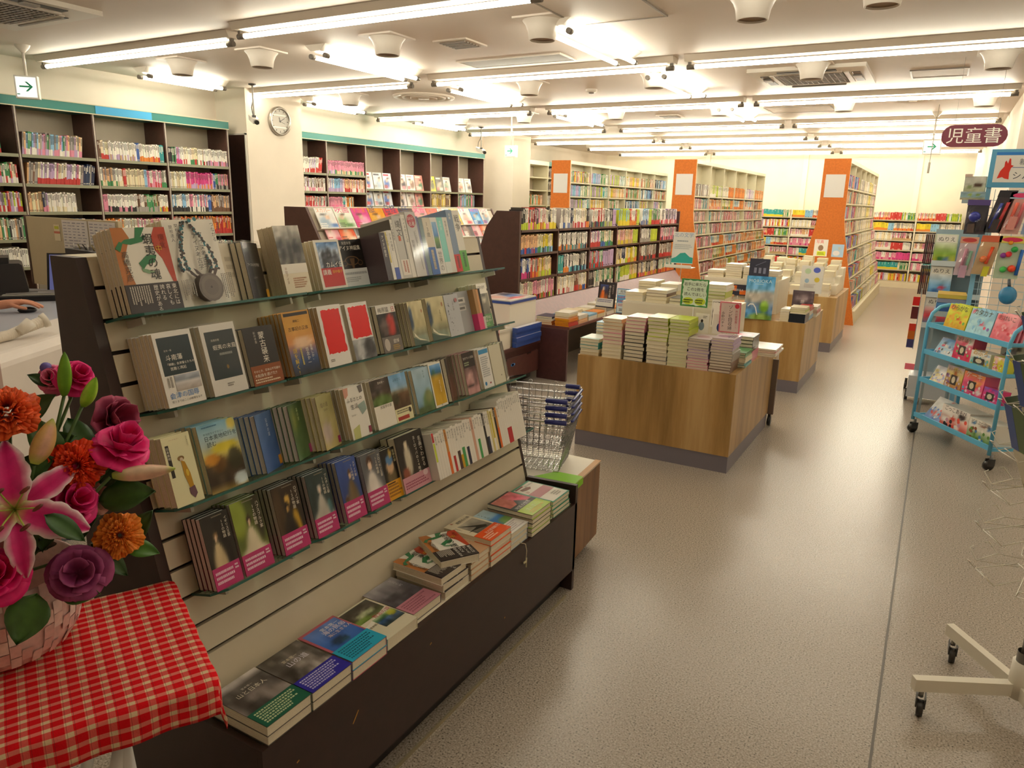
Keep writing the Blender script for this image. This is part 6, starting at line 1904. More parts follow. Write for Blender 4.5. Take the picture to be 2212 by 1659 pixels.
PK, PKL = '#c80f5e', '#f0388e'
rose((-1.325, .722, 1.228), .034, PK, PKL, .3, (.3, .3, .5))
rose((-1.352, .700, 1.228), .028, '#d84a80', '#f08ab0', 1.0, (.0, -.3, .3))
rose((-1.257, .752, 1.098), .05, PK, '#f23a8c', .5, (.2, .4, .9), ruff=.06)
rose((-1.285, .668, 1.015), .045, PK, '#f0408f', 1.4, (.2, .3, .2))
rose((-1.30, .535, .925), .05, PK, '#e82a78', .2, (0, 0, .2))
rose((-1.353, .600, 1.085), .03, '#d8407a', '#f08ab0', .2, (0, 0, .5))
rose((-1.325, .782, 1.138), .045, '#7a2440', '#b0506e', .6, (.5, .5, .1), layers=((4, 1.0, .3), (4, .8, .7), (3, .5, 1.0)), name='lisianthus', ruff=.12)
rose((-1.268, .652, .886), .052, '#6a2048', '#b2568a', .1, (.0, .0, .1), layers=((5, 1.0, .2), (4, .75, .5), (3, .45, .8)), name='lisianthus', ruff=.1)
rose((-1.345, .728, .995), .05, '#a8705e', '#d8aa9a', .1, (.2, .2, .2), layers=((6, 1.0, .2), (5, .7, .5)), name='hydrangea', ruff=.2)
carnation((-1.342, .612, 1.186), .05, '#c83a14', '#f4662e', .2, (0, 0, .5))
carnation((-1.287, .685, 1.080), .047, '#b8200c', '#ee4414', .8, (.2, -.1, .1))
carnation((-1.264, .734, .931), .043, '#dc5a12', '#f49032', .4, (.1, 0, .0))
bud((-1.303, .688, 1.208), (-1.299, .696, 1.286), .0125, '#5f8a1e', '#7aa82a', '#4f7a1c')
bud((-1.284, .708, 1.187), (-1.263, .725, 1.24), .013, '#86b82c', '#a8cc4a', '#6f9a2a')
bud((-1.281, .613, 1.108), (-1.274, .649, 1.18), .019, '#d8a890', '#c9a05a', '#a8b850')
bud((-1.236, .718, 1.062), (-1.172, .800, 1.063), .016, '#e0b89e', '#e8cdb0', '#9cb848')
for c, p in (('#3a4a8a', (-1.273, .754, 1.064)), ('#6a60a8', (-1.36, .693, 1.25)), ('#3f4a80', (-1.29, .66, .955))):
    MB().ball(inv @ Vector(p), .010, 10, 8, c).build('berry', PETAL, fb)
for P, Q, w, c in (((-1.238, .595, 1.031), (-1.212, .642, .970), .017, '#264a22'), ((-1.285, .715, 1.0), (-1.222, .79, 1.008), .032, '#2c4a1c'), ((-1.335, .705, 1.156), (-1.282, .715, 1.066), .024, '#2f5230'), ((-1.27, .745, .902), (-1.225, .786, .88), .018, '#3f7420'), ((-1.262, .58, .885), (-1.25, .532, .815), .034, '#30501a'),
                   ((-1.28, .625, .852), (-1.232, .67, .848), .02, '#3c5e1c'), ((-1.275, .758, .905), (-1.244, .795, .965), .02, '#2a4a20'), ((-1.375, .655, 1.16), (-1.33, .69, 1.205), .022, '#44683a'), ((-1.285, .69, .925), (-1.25, .732, .85), .02, '#2c4a28'), ((-1.31, .67, 1.08), (-1.34, .638, 1.18), .026, '#355a20'),
                   ((-1.33, .605, 1.075), (-1.3, .66, 1.1), .024, '#2c4a24'), ((-1.36, .66, 1.0), (-1.31, .62, .93), .03, '#2a4620'), ((-1.35, .7, .93), (-1.29, .72, .97), .03, '#2c4a22'), ((-1.37, .6, 1.0), (-1.32, .56, 1.12), .03, '#2a4420'), ((-1.34, .62, .93), (-1.29, .6, .98), .028, '#223c1a'), ((-1.36, .72, 1.02), (-1.31, .76, 1.06), .026, '#2c4c24'),
                   ((-1.35, .66, 1.1), (-1.30, .70, 1.13), .024, '#335a26'), ((-1.39, .6, 1.1), (-1.36, .6, 1.2), .024, '#3a5e2a'), ((-1.33, .7, .88), (-1.28, .70, .90), .026, '#26401c'), ((-1.36, .58, .9), (-1.29, .56, .95), .03, '#22381a'), ((-1.4, .58, .95), (-1.34, .56, 1.02), .03, '#26401c'), ((-1.34, .69, 1.22), (-1.37, .665, 1.24), .012, '#20381c'), ((-1.30, .73, 1.03), (-1.26, .76, 1.06), .02, '#2a4a1e')):
    leaf(P, Q, w, c)
base = (-1.41, .61, .86)
for q in ((-1.305, .69, 1.21), (-1.285, .707, 1.187), (-1.325, .722, 1.215), (-1.325, .78, 1.13), (-1.238, .716, 1.06), (-1.262, .75, 1.085), (-1.283, .614, 1.105), (-1.345, .615, 1.17), (-1.29, .685, 1.07), (-1.27, .733, .92), (-1.29, .58, 1.02), (-1.30, .54, .92)):
    stem(base, q)
# dark filling greenery low among the stems
for k in range(26):
    a = rr.uniform(0, 6.28)
    r_ = rr.uniform(.02, .09)
    z = rr.uniform(.86, 1.02)
    P = Vector((-1.40 + r_ * math.cos(a), .63 + r_ * math.sin(a), z))
    leaf(P, P + Vector((rr.uniform(-.02, .06), rr.uniform(-.06, .06), rr.uniform(-.02, .06))), rr.uniform(.016, .028), rr.choice(['#1c3014', '#22381a', '#26421c']), face=(.8, -.3, .4))

# ================================================================== register counter behind the display
KX = Vector((-.515, .857, 0)).normalized()      # along the counter front, going away
KY = Vector((-KX.y, KX.x, 0))                   # towards the clerk
CM = frame((-2.95, 1.17, 0), KX, KY, (0, 0, 1))
t = thing('service_counter', 'white rounded service counter behind the slanted display', 'counter', M=CM)
m = MB()
r_ = .05
pr = [(0.0, .08), (0, .93 - r_)] + [(r_ - r_ * math.cos(a), .93 - r_ + r_ * math.sin(a)) for a in (.39, .78, 1.17, 1.57)] + [(.30, .93), (.30, .08)]
m.prism([(y, z) for y, z in pr], 'x', -.7, 2.6, '#d9cfc6')
m.build('front_body', CREAM, t)
MB().box(-.7, .301, .87, 2.6, 1.5, .895, '#a5a8b4').build('desk_top', PLAST, t)
MB().box(-.65, .03, 0, 2.55, .3, .08, '#3a332e').build('plinth', DARKW, t)
MB().box(-.7, 1.45, 0, 2.6, 1.49, .87, '#b9b0a4').build('clerk_side_panel', CREAM, t)
# upright notice panel
t = thing('desk_partition', 'beige upright desk partition with two white schedules pinned on it', 'partition', (0, 0, 0))
MB().box(-5.69, 2.90, .896, -4.60, 2.93, 1.375, '#b9a888').build('panel', CREAM, t)
MB().box(-5.71, 2.895, .896, -5.69, 2.935, 1.385, '#4a342c').build('edge_post', DARKW, t)
for x in (-5.235, -4.925):
    m = MB()
    m.box(x, 2.896, .98, x + .295, 2.8985, 1.365, '#d6cdc6')
    m.move(Matrix.Identity(4))
    for k in range(18):
        z = 1.345 - k * .0195
        for j in range(5):
            L = R_.uniform(.02, .045)
            m.box(x + .014 + j * .055, 2.8945, z, x + .014 + j * .055 + L, 2.896, z + .005, R_.choice(['#8f8a94', '#a39ca4', '#7a7884']))
    m.build('schedule_sheet', PAPER, t)
MB().box(-5.34, 2.896, 1.22, -5.27, 2.899, 1.33, '#d9c9a8').box(-5.34, 2.8945, 1.27, -5.27, 2.896, 1.285, '#c4705a').box(-5.33, 2.8945, 1.30, -5.28, 2.896, 1.32, '#b9b83a').build('small_note', PAPER, t)
t = thing('pen_tray', 'black tray with clips at the foot of the schedules', 'tray', (0, 0, 0))
MB().prism([(-4.88, 1.13), (-4.45, 1.13), (-4.45, 1.185), (-4.88, 1.20)], 'y', 2.70, 2.86, '#211d1e').box(-4.88, 2.70, .895, -4.85, 2.73, 1.13, '#211d1e').box(-4.49, 2.70, .895, -4.46, 2.73, 1.13, '#211d1e').build('tray_body', PLAST, t)
m = MB()
for k in range(7):
    m.tube([(-4.84 + k * .05, 2.74 + .012 * (k % 3), 1.185), (-4.83 + k * .05, 2.73, 1.23)], .004, 6, ['#c9c2ba', '#8a7a4a', '#3a3634'][k % 3])
m.build('pen', PLAST, t)
t = thing('laptop', 'open dark laptop with bluish screen on the service desk', 'laptop', M=frame((-4.90, 2.50, .8955), (.8, .6, 0), (-.6, .8, 0), (0, 0, 1)))
MB().box(-.0, -.1, 0, .36, .14, .018, '#2b2a2e').build('keyboard_base', PLAST, t)
MB().obox((.0, .14, .018), (.36, 0, 0), (0, .055, .25), (0, .012, -.003), '#1f1e22').build('lid', PLAST, t)
m = MB()
m.face([(.015, .1405, .03), (.345, .1405, .03), (.345, .1925, .258), (.015, .1925, .258)], '#4a4a78')
m.build('screen', emit('laptop_screen', (.12, .12, .26), .8), t)
m = MB()
for r2 in range(4):
    for k in range(11):
        m.box(.02 + k * .03, -.05 + r2 * .04, .018, .043 + k * .03, -.02 + r2 * .04, .021, '#3a393d')
m.build('keys', PLAST, t, kind='stuff')
t = thing('printer', 'black box printer beside the laptop on the service desk', 'printer', (-5.04, 2.38, .8955), 1.1)
m = MB()
m.prism([(-.35, 0), (.12, 0), (.135, .06), (.115, .215), (.10, .225), (-.35, .225)], 'y', -.15, .15, '#262324')
m.build('case', PLAST, t)
MB().box(-.35, -.155, .0, .18, -.15, .05, '#3a3738').box(-.3, -.14, .2255, .05, .12, .26, '#1c1a1b').build('paper_tray', PLAST, t)
t = thing('papers', 'dark ledger sheets fanned on the service desk', 'papers', (0, 0, 0))
for k in range(3):
    MB().obox((-4.86, 2.26 + .02 * k, .8957 + .031 + .006 * k), (.24, .34, .0), (-.14, .1, 0), (0, 0, .004), ('#5a5856', '#c9c4bc', '#8a8682')[k]).build('sheet', PAPER, t)
MB().obox((-4.86, 2.25, .8957), (.26, .37, 0), (-.14, .1, 0), (0, 0, .03), '#141214').build('black_folder', PLAST, t)
# person at the desk: hand on a mouse
t = tag(MB().ball((0, 0, .012), .032, 14, 8, '#1e1b1d', (1.5, .95, .55)).build('computer_mouse', PLAST), 'small dark mouse under the hand on the service desk', 'mouse')
t.matrix_world = Matrix.Translation((-4.36, 2.165, .8957)) @ Matrix.Rotation(.9, 4, 'Z')
def skin_obj(name, verts, edges, radii, mat, parent=None, sub=1, root=0):
    me = bpy.data.meshes.new(name)
    me.from_pydata([tuple(v) for v in verts], edges, [])
    o = put(name, me, parent)
    s = o.modifiers.new('skin', 'SKIN')
    for i, r in enumerate(radii):
        d = me.skin_vertices[0].data[i]
        d.radius = (r, r) if not isinstance(r, tuple) else r
        d.use_root = (i == root)
    q = o.modifiers.new('sub', 'SUBSURF')
    q.levels = q.render_levels = sub
    me.materials.append(mat)
    return o
def flat(name, col, rough=.6):
    m = bpy.data.materials.new(name)
    m.use_nodes = True
    b = m.node_tree.nodes['Principled BSDF']
    n = m.node_tree.nodes.new('ShaderNodeTexNoise')
    n.inputs['Scale'].default_value = 30
    mx = m.node_tree.nodes.new('ShaderNodeMix')
    mx.data_type = 'RGBA'
    mx.inputs[6].default_value = (*lin(col), 1)
    mx.inputs[7].default_value = (*lin(jit(col, .05)), 1)
    m.node_tree.links.new(n.outputs['Fac'], mx.inputs[0])
    m.node_tree.links.new(mx.outputs[2], b.inputs['Base Color'])
    b.inputs['Roughness'].default_value = rough
    return m
SK = flat('hand_skin', '#c98a6e', .5)
SLV = flat('dark_sleeve', '#3a3436', .9)
per = thing('person', 'person seated at the service desk, only the hand on the mouse in view', 'person')
hand = Matrix.Translation((-4.36, 2.165, .904)) @ Matrix.Rotation(.9, 4, 'Z')
hv, he, hr = [], [], []
def add(v, r, prev=None):
    hv.append(hand @ Vector(v))
    hr.append(r)
    if prev is not None: he.append((prev, len(hv) - 1))
    return len(hv) - 1
# body: hips, chest, neck, head, arms in one surface
hipw = hand.inverted() @ Vector((-5.330, 1.445, .55))
i0 = add(hipw, .15)
i1 = add(hand.inverted() @ Vector((-5.300, 1.465, .85)), (.17, .13), i0)
i2 = add(hand.inverted() @ Vector((-5.280, 1.475, 1.08)), (.18, .12), i1)
i3 = add(hand.inverted() @ Vector((-5.270, 1.485, 1.20)), .06, i2)
i4 = add(hand.inverted() @ Vector((-5.250, 1.505, 1.33)), .09, i3)
i5 = add(hand.inverted() @ Vector((-5.240, 1.515, 1.45)), .07, i4)
s1 = add(hand.inverted() @ Vector((-5.210, 1.665, 1.10)), .06, i2)
s2 = add(hand.inverted() @ Vector((-5.180, 1.745, .93)), .048, s1)
el = add(hand.inverted() @ Vector((-5.030, 1.825, .93)), .042, s2)
wr = add((-.135, .0, .028), .026, el)
l1 = add(hand.inverted() @ Vector((-5.340, 1.275, 1.10)), .06, i2)
l2 = add(hand.inverted() @ Vector((-5.320, 1.205, .88)), .045, l1)
l3 = add(hand.inverted() @ Vector((-5.100, 1.275, .80)), .036, l2)
for dy in (-.09, .1):
    k1 = add(hand.inverted() @ Vector((-5.03, 1.495 + dy * 1.3, .55)), .085, i0)
    k2 = add(hand.inverted() @ Vector((-4.90, 1.545 + dy * 1.3, .1)), .055, k1)
    k3 = add(hand.inverted() @ Vector((-4.78, 1.585 + dy * 1.3, .05)), .045, k2)
skin_obj('clothed_body', hv, he, hr, SLV, per, 1, i0)
hd = Vector((-5.235, 1.52, 1.42))
m = MB()
m.ball(hd, .1, 18, 12, '#c98a6e', (.95, .85, 1.15))
m.ball(hd + Vector((.095, .02, -.01)), .02, 8, 6, '#c2805f', (1, .7, 1.2))
for q in (-.035, .045):
    m.ball(hd + Vector((.082, .012 + q, .02)), .011, 8, 6, '#2a1e1a')
m.ball(hd + Vector((.083, .018, -.055)), .018, 8, 6, '#a8524a', (.5, 1.2, .4))
for q in (-.09, .09):
    m.ball(hd + Vector((0, q, 0)), .022, 8, 6, '#c2805f', (.7, .4, 1.2))
m.build('head', SKIN, per)
MB().ball(hd + Vector((-.012, 0, .025)), .108, 18, 12, '#1d1716', (.95, .93, 1.1)).build('hair', CLOTH, per)
hv, he, hr = [], [], []
a = add((-.16, .0, .030), .025)
b = add((-.09, .0, .040), .028, a)
pc = add((-.045, .0, .048), (.036, .02), b)
for q, (dy, L) in enumerate(((-.026, .078), (-.009, .092), (.009, .088), (.026, .068))):
    k1 = add((-.005, dy * 1.05, .050), .0105, pc)
    k2 = add((-.005 + L * .45, dy * 1.15, .042), .009, k1)
    k3 = add((-.005 + L * .75, dy * 1.2, .028), .0082, k2)
    k4 = add((-.005 + L * .95, dy * 1.2, .016), .0072, k3)
t1 = add((-.06, -.035, .036), .0125, pc)
t2_ = add((-.025, -.052, .026), .0105, t1)
add((.012, -.050, .017), .0085, t2_)
skin_obj('hand', hv, he, hr, SK, per, 2, 0)
# white desk phone / reader and ribbed hose
t = thing('desk_phone', 'large white desk phone at the counter edge, cut off by the frame', 'phone', M=CM)
m = MB()
m.prism([(.05, .9305), (.30, .9305), (.30, .98), (.22, 1.05), (.12, 1.07), (.05, 1.0)], 'x', -.15, .24, '#d6d2cc')
m.build('cradle', PLAST, t)
m = MB()
m.prism([(.02, 1.02), (.10, 1.0), (.3, 1.04), (.3, 1.075), (.15, 1.09), (.04, 1.07)], 'x', -.10, .10, '#e3dfd9')
m.build('handset', PLAST, t)
MB().box(.10, .06, .958, .19, .1, 1.0, '#2c2826').build('dark_slot', PLAST, t)
t = thing('ribbed_hose', 'white ribbed hose lying on the counter with grey foot', 'hose', M=CM)
pts, rs = [], []
for k in range(80):
    q = k / 79
    x = .36 + .40 * q
    pts.append((x, .16 - .05 * q + .03 * math.sin(q * 3), .953 + .035 * max(0, q - .6) * 2.4))
    rs.append(.021 + .0022 * (k % 2) + .003 * max(0, q - .8) * 4)
MB().tube(pts, rs, 14, '#dcd2c2', smooth=False).build('hose', PLAST, t)
MB().tube([(.62, .13, .965), (.66, .10, 1.0)], [.02, .026], 12, '#e0d8ca').tube([pts[-1], (.775, .10, .995)], [.03, .034], 14, '#e0d8ca').build('end_collar', PLAST, t)
MB().ball((.33, .15, .955), .045, 14, 10, '#4c4a5e', (.55, .8, .55)).build('grey_foot', PLAST, t)
t = thing('pale_notice', 'pale pink notice board edge beside the flowers at the frame edge', 'notice', (0, 0, 0))
MB().box(-2.75, 1.16, .55, -2.565, 1.17, 1.03, '#d6bcb6').build('board', PAPER, t)
MB().box(-2.75, 1.17, 0, -2.60, 1.20, .55, '#b9a8a0').build('stand', PLAST, t)
# ================================================================== light blue rolling cart
CB = '#5fb0d6'
cd_, cn_ = (.564, -.826, 0), (.826, .564, 0)
CMX = frame((.02, 5.84, 0), cd_, cn_, (0, 0, 1))
CW = .763
t = thing('rolling_cart', 'light blue four-shelf rolling cart of children toys', 'cart', M=CMX)
for x in (-.015, CW):
    m = MB()
    pts = [(0, .1), (.0, .80), (.02, .87), (.07, .915), (.13, .93), (.20, .93), (.26, .915), (.30, .87), (.32, .80), (.32, .1)]
    m.tube([(x + .008, y, z) for y, z in pts], .012, 8, CB)
    for z in (.14, .41, .61, .80):
        m.box(x + .002, 0, z - .015, x + .014, .32, z + .005, CB)
    m.build('side_frame', SHELFP, t)
    for y in (.02, .30):
        MB().tube([(x + .008, y, .1), (x + .008, y, .07)], .01, 8, '#8a8a8a').box(x - .006, y - .028, .03, x - .002, y + .02, .075, '#3a3a3a').box(x + .018, y - .028, .03, x + .022, y + .02, .075, '#3a3a3a').lathe([(.001, -.012), (.032, -.012), (.032, .012), (.001, .012)], 16, '#26221f', Matrix.Translation((x + .008, y - .012, .033)) @ Matrix.Rotation(math.pi / 2, 4, 'Y')).build('caster', PLAST, t)
for z in (.14, .40, .60, .79):
    MB().box(0, .012, z - .012, CW, .318, z - .004, '#7fb9d2').box(0, -.006, z - .014, CW, .006, z + .018, CB).build('shelf', SHELFP, t)
def toy(x0, x1, z, h, dep, y, cols, seed, lab, a=.18, words=None, wc_='#c4324a', win=None, name='toy_box', cat='toy box', film=False):
    w = x1 - x0
    o = thing(name, lab, cat, group='toys and picture books on the blue cart')
    M = CMX @ Matrix.Translation((x0, y, z + .001 + math.sin(a) * 0)) @ Matrix.Rotation(-a, 4, 'X')
    # local: x across, -y towards the reader, z up
    MB().box(0, 0, 0, w, dep, h, cols[0]).build('box_body', GLOSS, o)
    m = MB()
    r = random.Random(seed)
    fn = pict([(0, cols[1]), (.6, cols[0]), (1, cols[2])], [(r.uniform(.1, .9), r.uniform(.1, .9), r.uniform(.06, .16), r.uniform(.05, .14), r.choice(cols), 8) for _ in range(9)], .08, seed)
    fm = MB()
    ops = [('g', 0, 0, 1, 1, 12, 12, fn)]
    ops += [('e', r.uniform(.08, .92), r.uniform(.06, .6), .05, .05 * w / h, r.choice(cols[1:])) for _ in range(14)]
    if win: ops += [('r', *win, '#4a4440'), ('e', (win[0] + win[2]) / 2, (win[1] + win[3]) / 2, (win[2] - win[0]) * .3, (win[3] - win[1]) * .35, '#d9cdb0')]
    if words: ops += [('h', words, .1, .78, .8 / (len(words) * (.62 if ord(words[0]) < 256 else 1)), wc_)]
    draw(fm, flatten(ops), 0, 0, w, h, 0)
    fm.move(Matrix(((1, 0, 0, 0), (0, 0, -1, -.0006), (0, 1, 0, 0), (0, 0, 0, 1))))
    fm.build('printed_face', GLOSS, o)
    if film:
        MB().box(-.004, -.006, -.0, w + .004, dep, h + .006, '#fff0f0').build('plastic_wrap', FILM, o)
    o.matrix_world = M
    return o
for x0, x1, cs, lab, wds in ((.08, .29, ('#d8d834', '#e3a42a', '#c9d42a', '#d8582a', '#6ab04a'), 'yellow-green picture book on the top cart shelf', 'ひらがな'), (.30, .52, ('#9fcfe0', '#b9e0e6', '#8fc4de', '#e0607a', '#7a6ab0'), 'pale blue picture book on the top cart shelf', 'カタカナ'), (.53, .715, ('#ee8a96', '#e86a78', '#f0a0a8', '#d83a4a', '#f4d9c9'), 'salmon pink picture book on the top cart shelf', 'おけいこ')):
    for k in range(3):
        toy(x0, x1, .79, .165, .012, .05 + .03 * k, cs, 10 + k, lab if k == 0 else '%s copy behind the %s' % (nth(k), lab), .2, wds, '#4a4438', name='picture_book', cat='book')
toy(.05, .235, .60, .125, .03, .03, ('#7ab4d8', '#e9e6e0', '#3f7ab8', '#2b2a3a', '#d8485a'), 21, 'blue and white bagged toy set at the left of the second cart shelf'.replace('at the left of', 'first on'), .5, film=True)
toy(.245, .415, .60, .165, .09, .03, ('#e0607a', '#d83a5a', '#efe6dc', '#7ab86a', '#d88aa0'), 22, 'red and white toy box with arched window on the second cart shelf', .1, 'あそぼう', '#4a8a4a', (.3, .25, .65, .62))
toy(.425, .60, .60, .098, .10, .025, ('#e6e3d6', '#6ab4b0', '#efeadf', '#d8b84a', '#8ab4d8'), 23, 'cream toy box with teal window on the second cart shelf', .05, 'おふろ', '#c99a3a', (.2, .2, .75, .6))
toy(.63, .725, .60, .10, .07, .025, ('#e3d84a', '#c9b82a', '#f0c0d0', '#e0607a', '#f4f0e0'), 24, 'small yellow and pink toy box at the end of the second cart shelf', .05)
toy(.51, .72, .60, .165, .06, .16, ('#d9d4cc', '#8a8490', '#e6e2da', '#b06a6a', '#5a5660'), 25, 'grey-white carton standing behind on the second cart shelf', .0)
toy(.055, .205, .40, .125, .03, .03, ('#e9e4dc', '#d8c06a', '#c9c4cc', '#7a7ab0', '#d88a8a'), 31, 'shiny film-wrapped toy bag first on the third cart shelf', .45, film=True)
toy(.21, .375, .40, .155, .09, .03, ('#d8c46a', '#b8744a', '#cfc0d8', '#7a5a8a', '#e3d9c9'), 32, 'yellow-brown toy box with dark dot on the third cart shelf', .1, 'おみせやさん', '#8a4a6a', (.35, .2, .7, .62))
toy(.385, .575, .40, .15, .10, .03, ('#ec6a90', '#e0487a', '#f09a5a', '#5ab4d8', '#f0e6e0'), 33, 'bright pink toy box with round window on the third cart shelf', .08, 'ケーキ', '#f4ece0', (.3, .25, .65, .65))
toy(.59, .73, .40, .095, .07, .025, ('#d8387a', '#e86a9a', '#7a5ab0', '#f0c0d8', '#c82a6a'), 34, 'magenta toy box at the end of the third cart shelf', .1, win=(.2, .2, .7, .7))
toy(.05, .225, .14, .175, .025, .04, ('#e6e3da', '#5a7ab8', '#d8d4cc', '#6ab04a', '#d8584a'), 41, 'white toy set with coloured pieces on the lowest cart shelf', .62)
toy(.235, .505, .14, .145, .16, .03, ('#efe6dc', '#e85a4a', '#f4ece4', '#3a3034', '#d8a0b0'), 42, 'wide white toy box with dark label and striped top on the lowest cart shelf', .06, 'ごっこあそび', '#3a3034')
toy(.515, .73, .14, .135, .15, .025, ('#e9e4d8', '#5a8a3a', '#efeade', '#8a4a2c', '#4a84b8'), 43, 'white animal figure box with brown and green picture on the lowest cart shelf', .05, 'どうぶつ図鑑', '#4a463e')

# ================================================================== colouring-book stand behind the cart
t = thing('book_stand', 'slim clear-fronted stand of colouring books beyond the blue cart', 'book stand', (0, 0, 0))
MB().box(-.03, 7.0, .10, .34, 7.02, 1.42, '#8fa4ae').box(.33, 6.9, .10, .345, 7.3, 1.42, '#8fa4ae').build('back_frame', SHELFP, t)
for z in (1.15, .90, .65):
    MB().box(-.03, 6.80, z - .012, .34, 7.0, z - .004, '#a9bcc4').box(-.03, 6.79, z - .012, .34, 6.796, z + .03, '#c9d4d8').build('tray', SHELFP, t)
MB().box(-.06, 6.74, .06, .30, 7.2, .24, '#b9bcc0').build('clear_tub', PLAST, t)
for x, y in ((-.06, 6.88), (-.08, 7.3), (.3, 6.88)):
    MB().lathe([(.001, -.012), (.035, -.012), (.035, .012), (.001, .012)], 14, '#1d1a18', Matrix.Translation((x, y, .036)) @ Matrix.Rotation(math.pi / 2, 4, 'Y')).box(x - .01, y - .015, .05, x + .01, y + .015, .105, '#3a3836').build('caster', PLAST, t)
NC = [(('#d9e0c4', '#d8b83a', '#8ab04a', '#3f7a3a', '#6a8ab0'), 1.15, 'green and yellow'), (('#e3e6e4', '#4a8ac4', '#7ab0d8', '#3a6aa4', '#c8384a'), .90, 'blue sea'), (('#e6e0d8', '#3f9ac4', '#d8404a', '#5ab4c4', '#c8485a'), .65, 'red and blue')]
for cs, z, nm in NC:
    for k in range(3):
        o = thing('colouring_book', '%s colouring book%s' % (nm, ' at the front of its tray on the slim stand' if k == 0 else ', %s copy behind in its slim stand tray' % nth(k)), 'book', group='colouring books on the slim stand')
        MB().box(-.025, 6.815 + .02 * k, z, .13, 6.825 + .02 * k, z + .235, cs[0]).build('pages', PAPER, o)
        m = MB()
        r = random.Random(int(z * 100) + k)
        draw(m, flatten([('g', 0, 0, 1, .72, 8, 10, pict([(0, cs[1]), (.5, cs[2]), (1, cs[0])], [(r.uniform(.2, .8), r.uniform(.2, .8), .2, .12, cs[3], 6), (r.uniform(.2, .8), r.uniform(.1, .6), .15, .1, cs[4], 6)], .1, int(z * 90))), ('r', .05, .74, .95, .98, '#efece0'), ('h', 'ぬりえ', .12, .78, .26, '#2b2826')]), 0, 0, .155, .235, 0)
        m.move(Matrix(((1, 0, 0, -.025), (0, 0, -1, 6.8145 + .02 * k), (0, 1, 0, z), (0, 0, 0, 1))))
        m.build('cover', GLOSS, o)
    for k in range(5):
        b = MB().box(-.095 + .013 * k, 6.84, z, -.085 + .013 * k, 6.98, z + .23, ['#4a2c2a', '#3a2a30', '#5a3a34'][k % 3]) if z > .8 else None
        if b: b.build('magazine', PAPER, label='dark thin booklet, %s in the %s row beside colouring books' % (nth(k + 1), 'upper' if z > 1 else 'middle'), cat='booklet', group='dark booklets beside the colouring books')
t = thing('hanging_banner', 'narrow strip of red and dark picture cards at the stand edge', 'banner', (0, 0, 0))
for z0, z1, c in ((.81, .88, '#c81a1a'), (.70, .80, '#5a1a20'), (.60, .66, '#c8301a'), (.53, .60, '#b8601a'), (.46, .53, '#3a3a6a')):
    MB().box(-.115 + (.88 - z0) * .0, 6.80, z0, -.065, 6.806, z1, c).build('card', GLOSS, t)
MB().box(-.066, 6.80, .45, -.06, 6.81, .95, '#9aa4a8').build('hanger_bar', SHELFP, t)
MB().box(-.10, 6.78, .28, -.03, 6.79, .33, '#e87080').build('pink_tag', PAPER, t)

# ================================================================== toy bag rack under the blue sign
RXO, RY = .25, 6.25
t = thing('toy_rack', 'light blue wire rack with a framed sign, hung with toy bags', 'rack', (0, 0, 0))
MB().box(.235, RY, 0, .265, RY + .03, 1.98, '#7fb6d6').box(1.03, RY, 0, 1.06, RY + .03, 1.98, '#7fb6d6').build('post', SHELFP, t)
MB().box(.235, RY - .05, 0, .30, RY + .35, .06, '#7fb6d6').box(1.0, RY - .05, 0, 1.06, RY + .35, .06, '#7fb6d6').build('foot', SHELFP, t)
m = MB()
for k in range(22):
    z = .55 + k * .052
    m.box(.265, RY + .012, z, 1.03, RY + .016, z + .004, '#bcd4de')
for k in range(11):
    m.box(.29 + k * .07, RY + .008, .53, .294 + k * .07, RY + .012, 1.72, '#bcd4de')
m.build('wire_grid', SHELFP, t)
s_ = MB().box(.232, RY - .016, 1.73, 1.06, RY, 1.985, '#5aa8d0').build('sign_frame', PLAST, t)
m = MB()
m.box(.262, RY - .018, 1.765, 1.03, RY - .016, 1.945, '#efece4')
m.box(.262, RY - .0182, 1.945, 1.03, RY - .016, 1.965, '#2f7fd0')
m.text('親子で遊ぼう', (.40, RY - .0186, 1.885), (1, 0, 0), (0, 0, 1), .045, '#4a5060').text('シルバニア', (.37, RY - .0186, 1.79), (1, 0, 0), (0, 0, 1), .056, '#3a4050')
m.box(.365, RY - .0185, 1.862, 1.0, RY - .018, 1.866, '#5a70a8')
red = [(.285, 1.79), (.315, 1.80), (.33, 1.79), (.355, 1.785), (.352, 1.83), (.358, 1.86), (.372, 1.875), (.356, 1.88), (.35, 1.92), (.342, 1.925), (.336, 1.89), (.325, 1.91), (.318, 1.90), (.318, 1.87), (.298, 1.84)]
m.face([(x, RY - .0188, z) for x, z in red], '#d8301e')
m.build('sign_face', PAPER, s_)
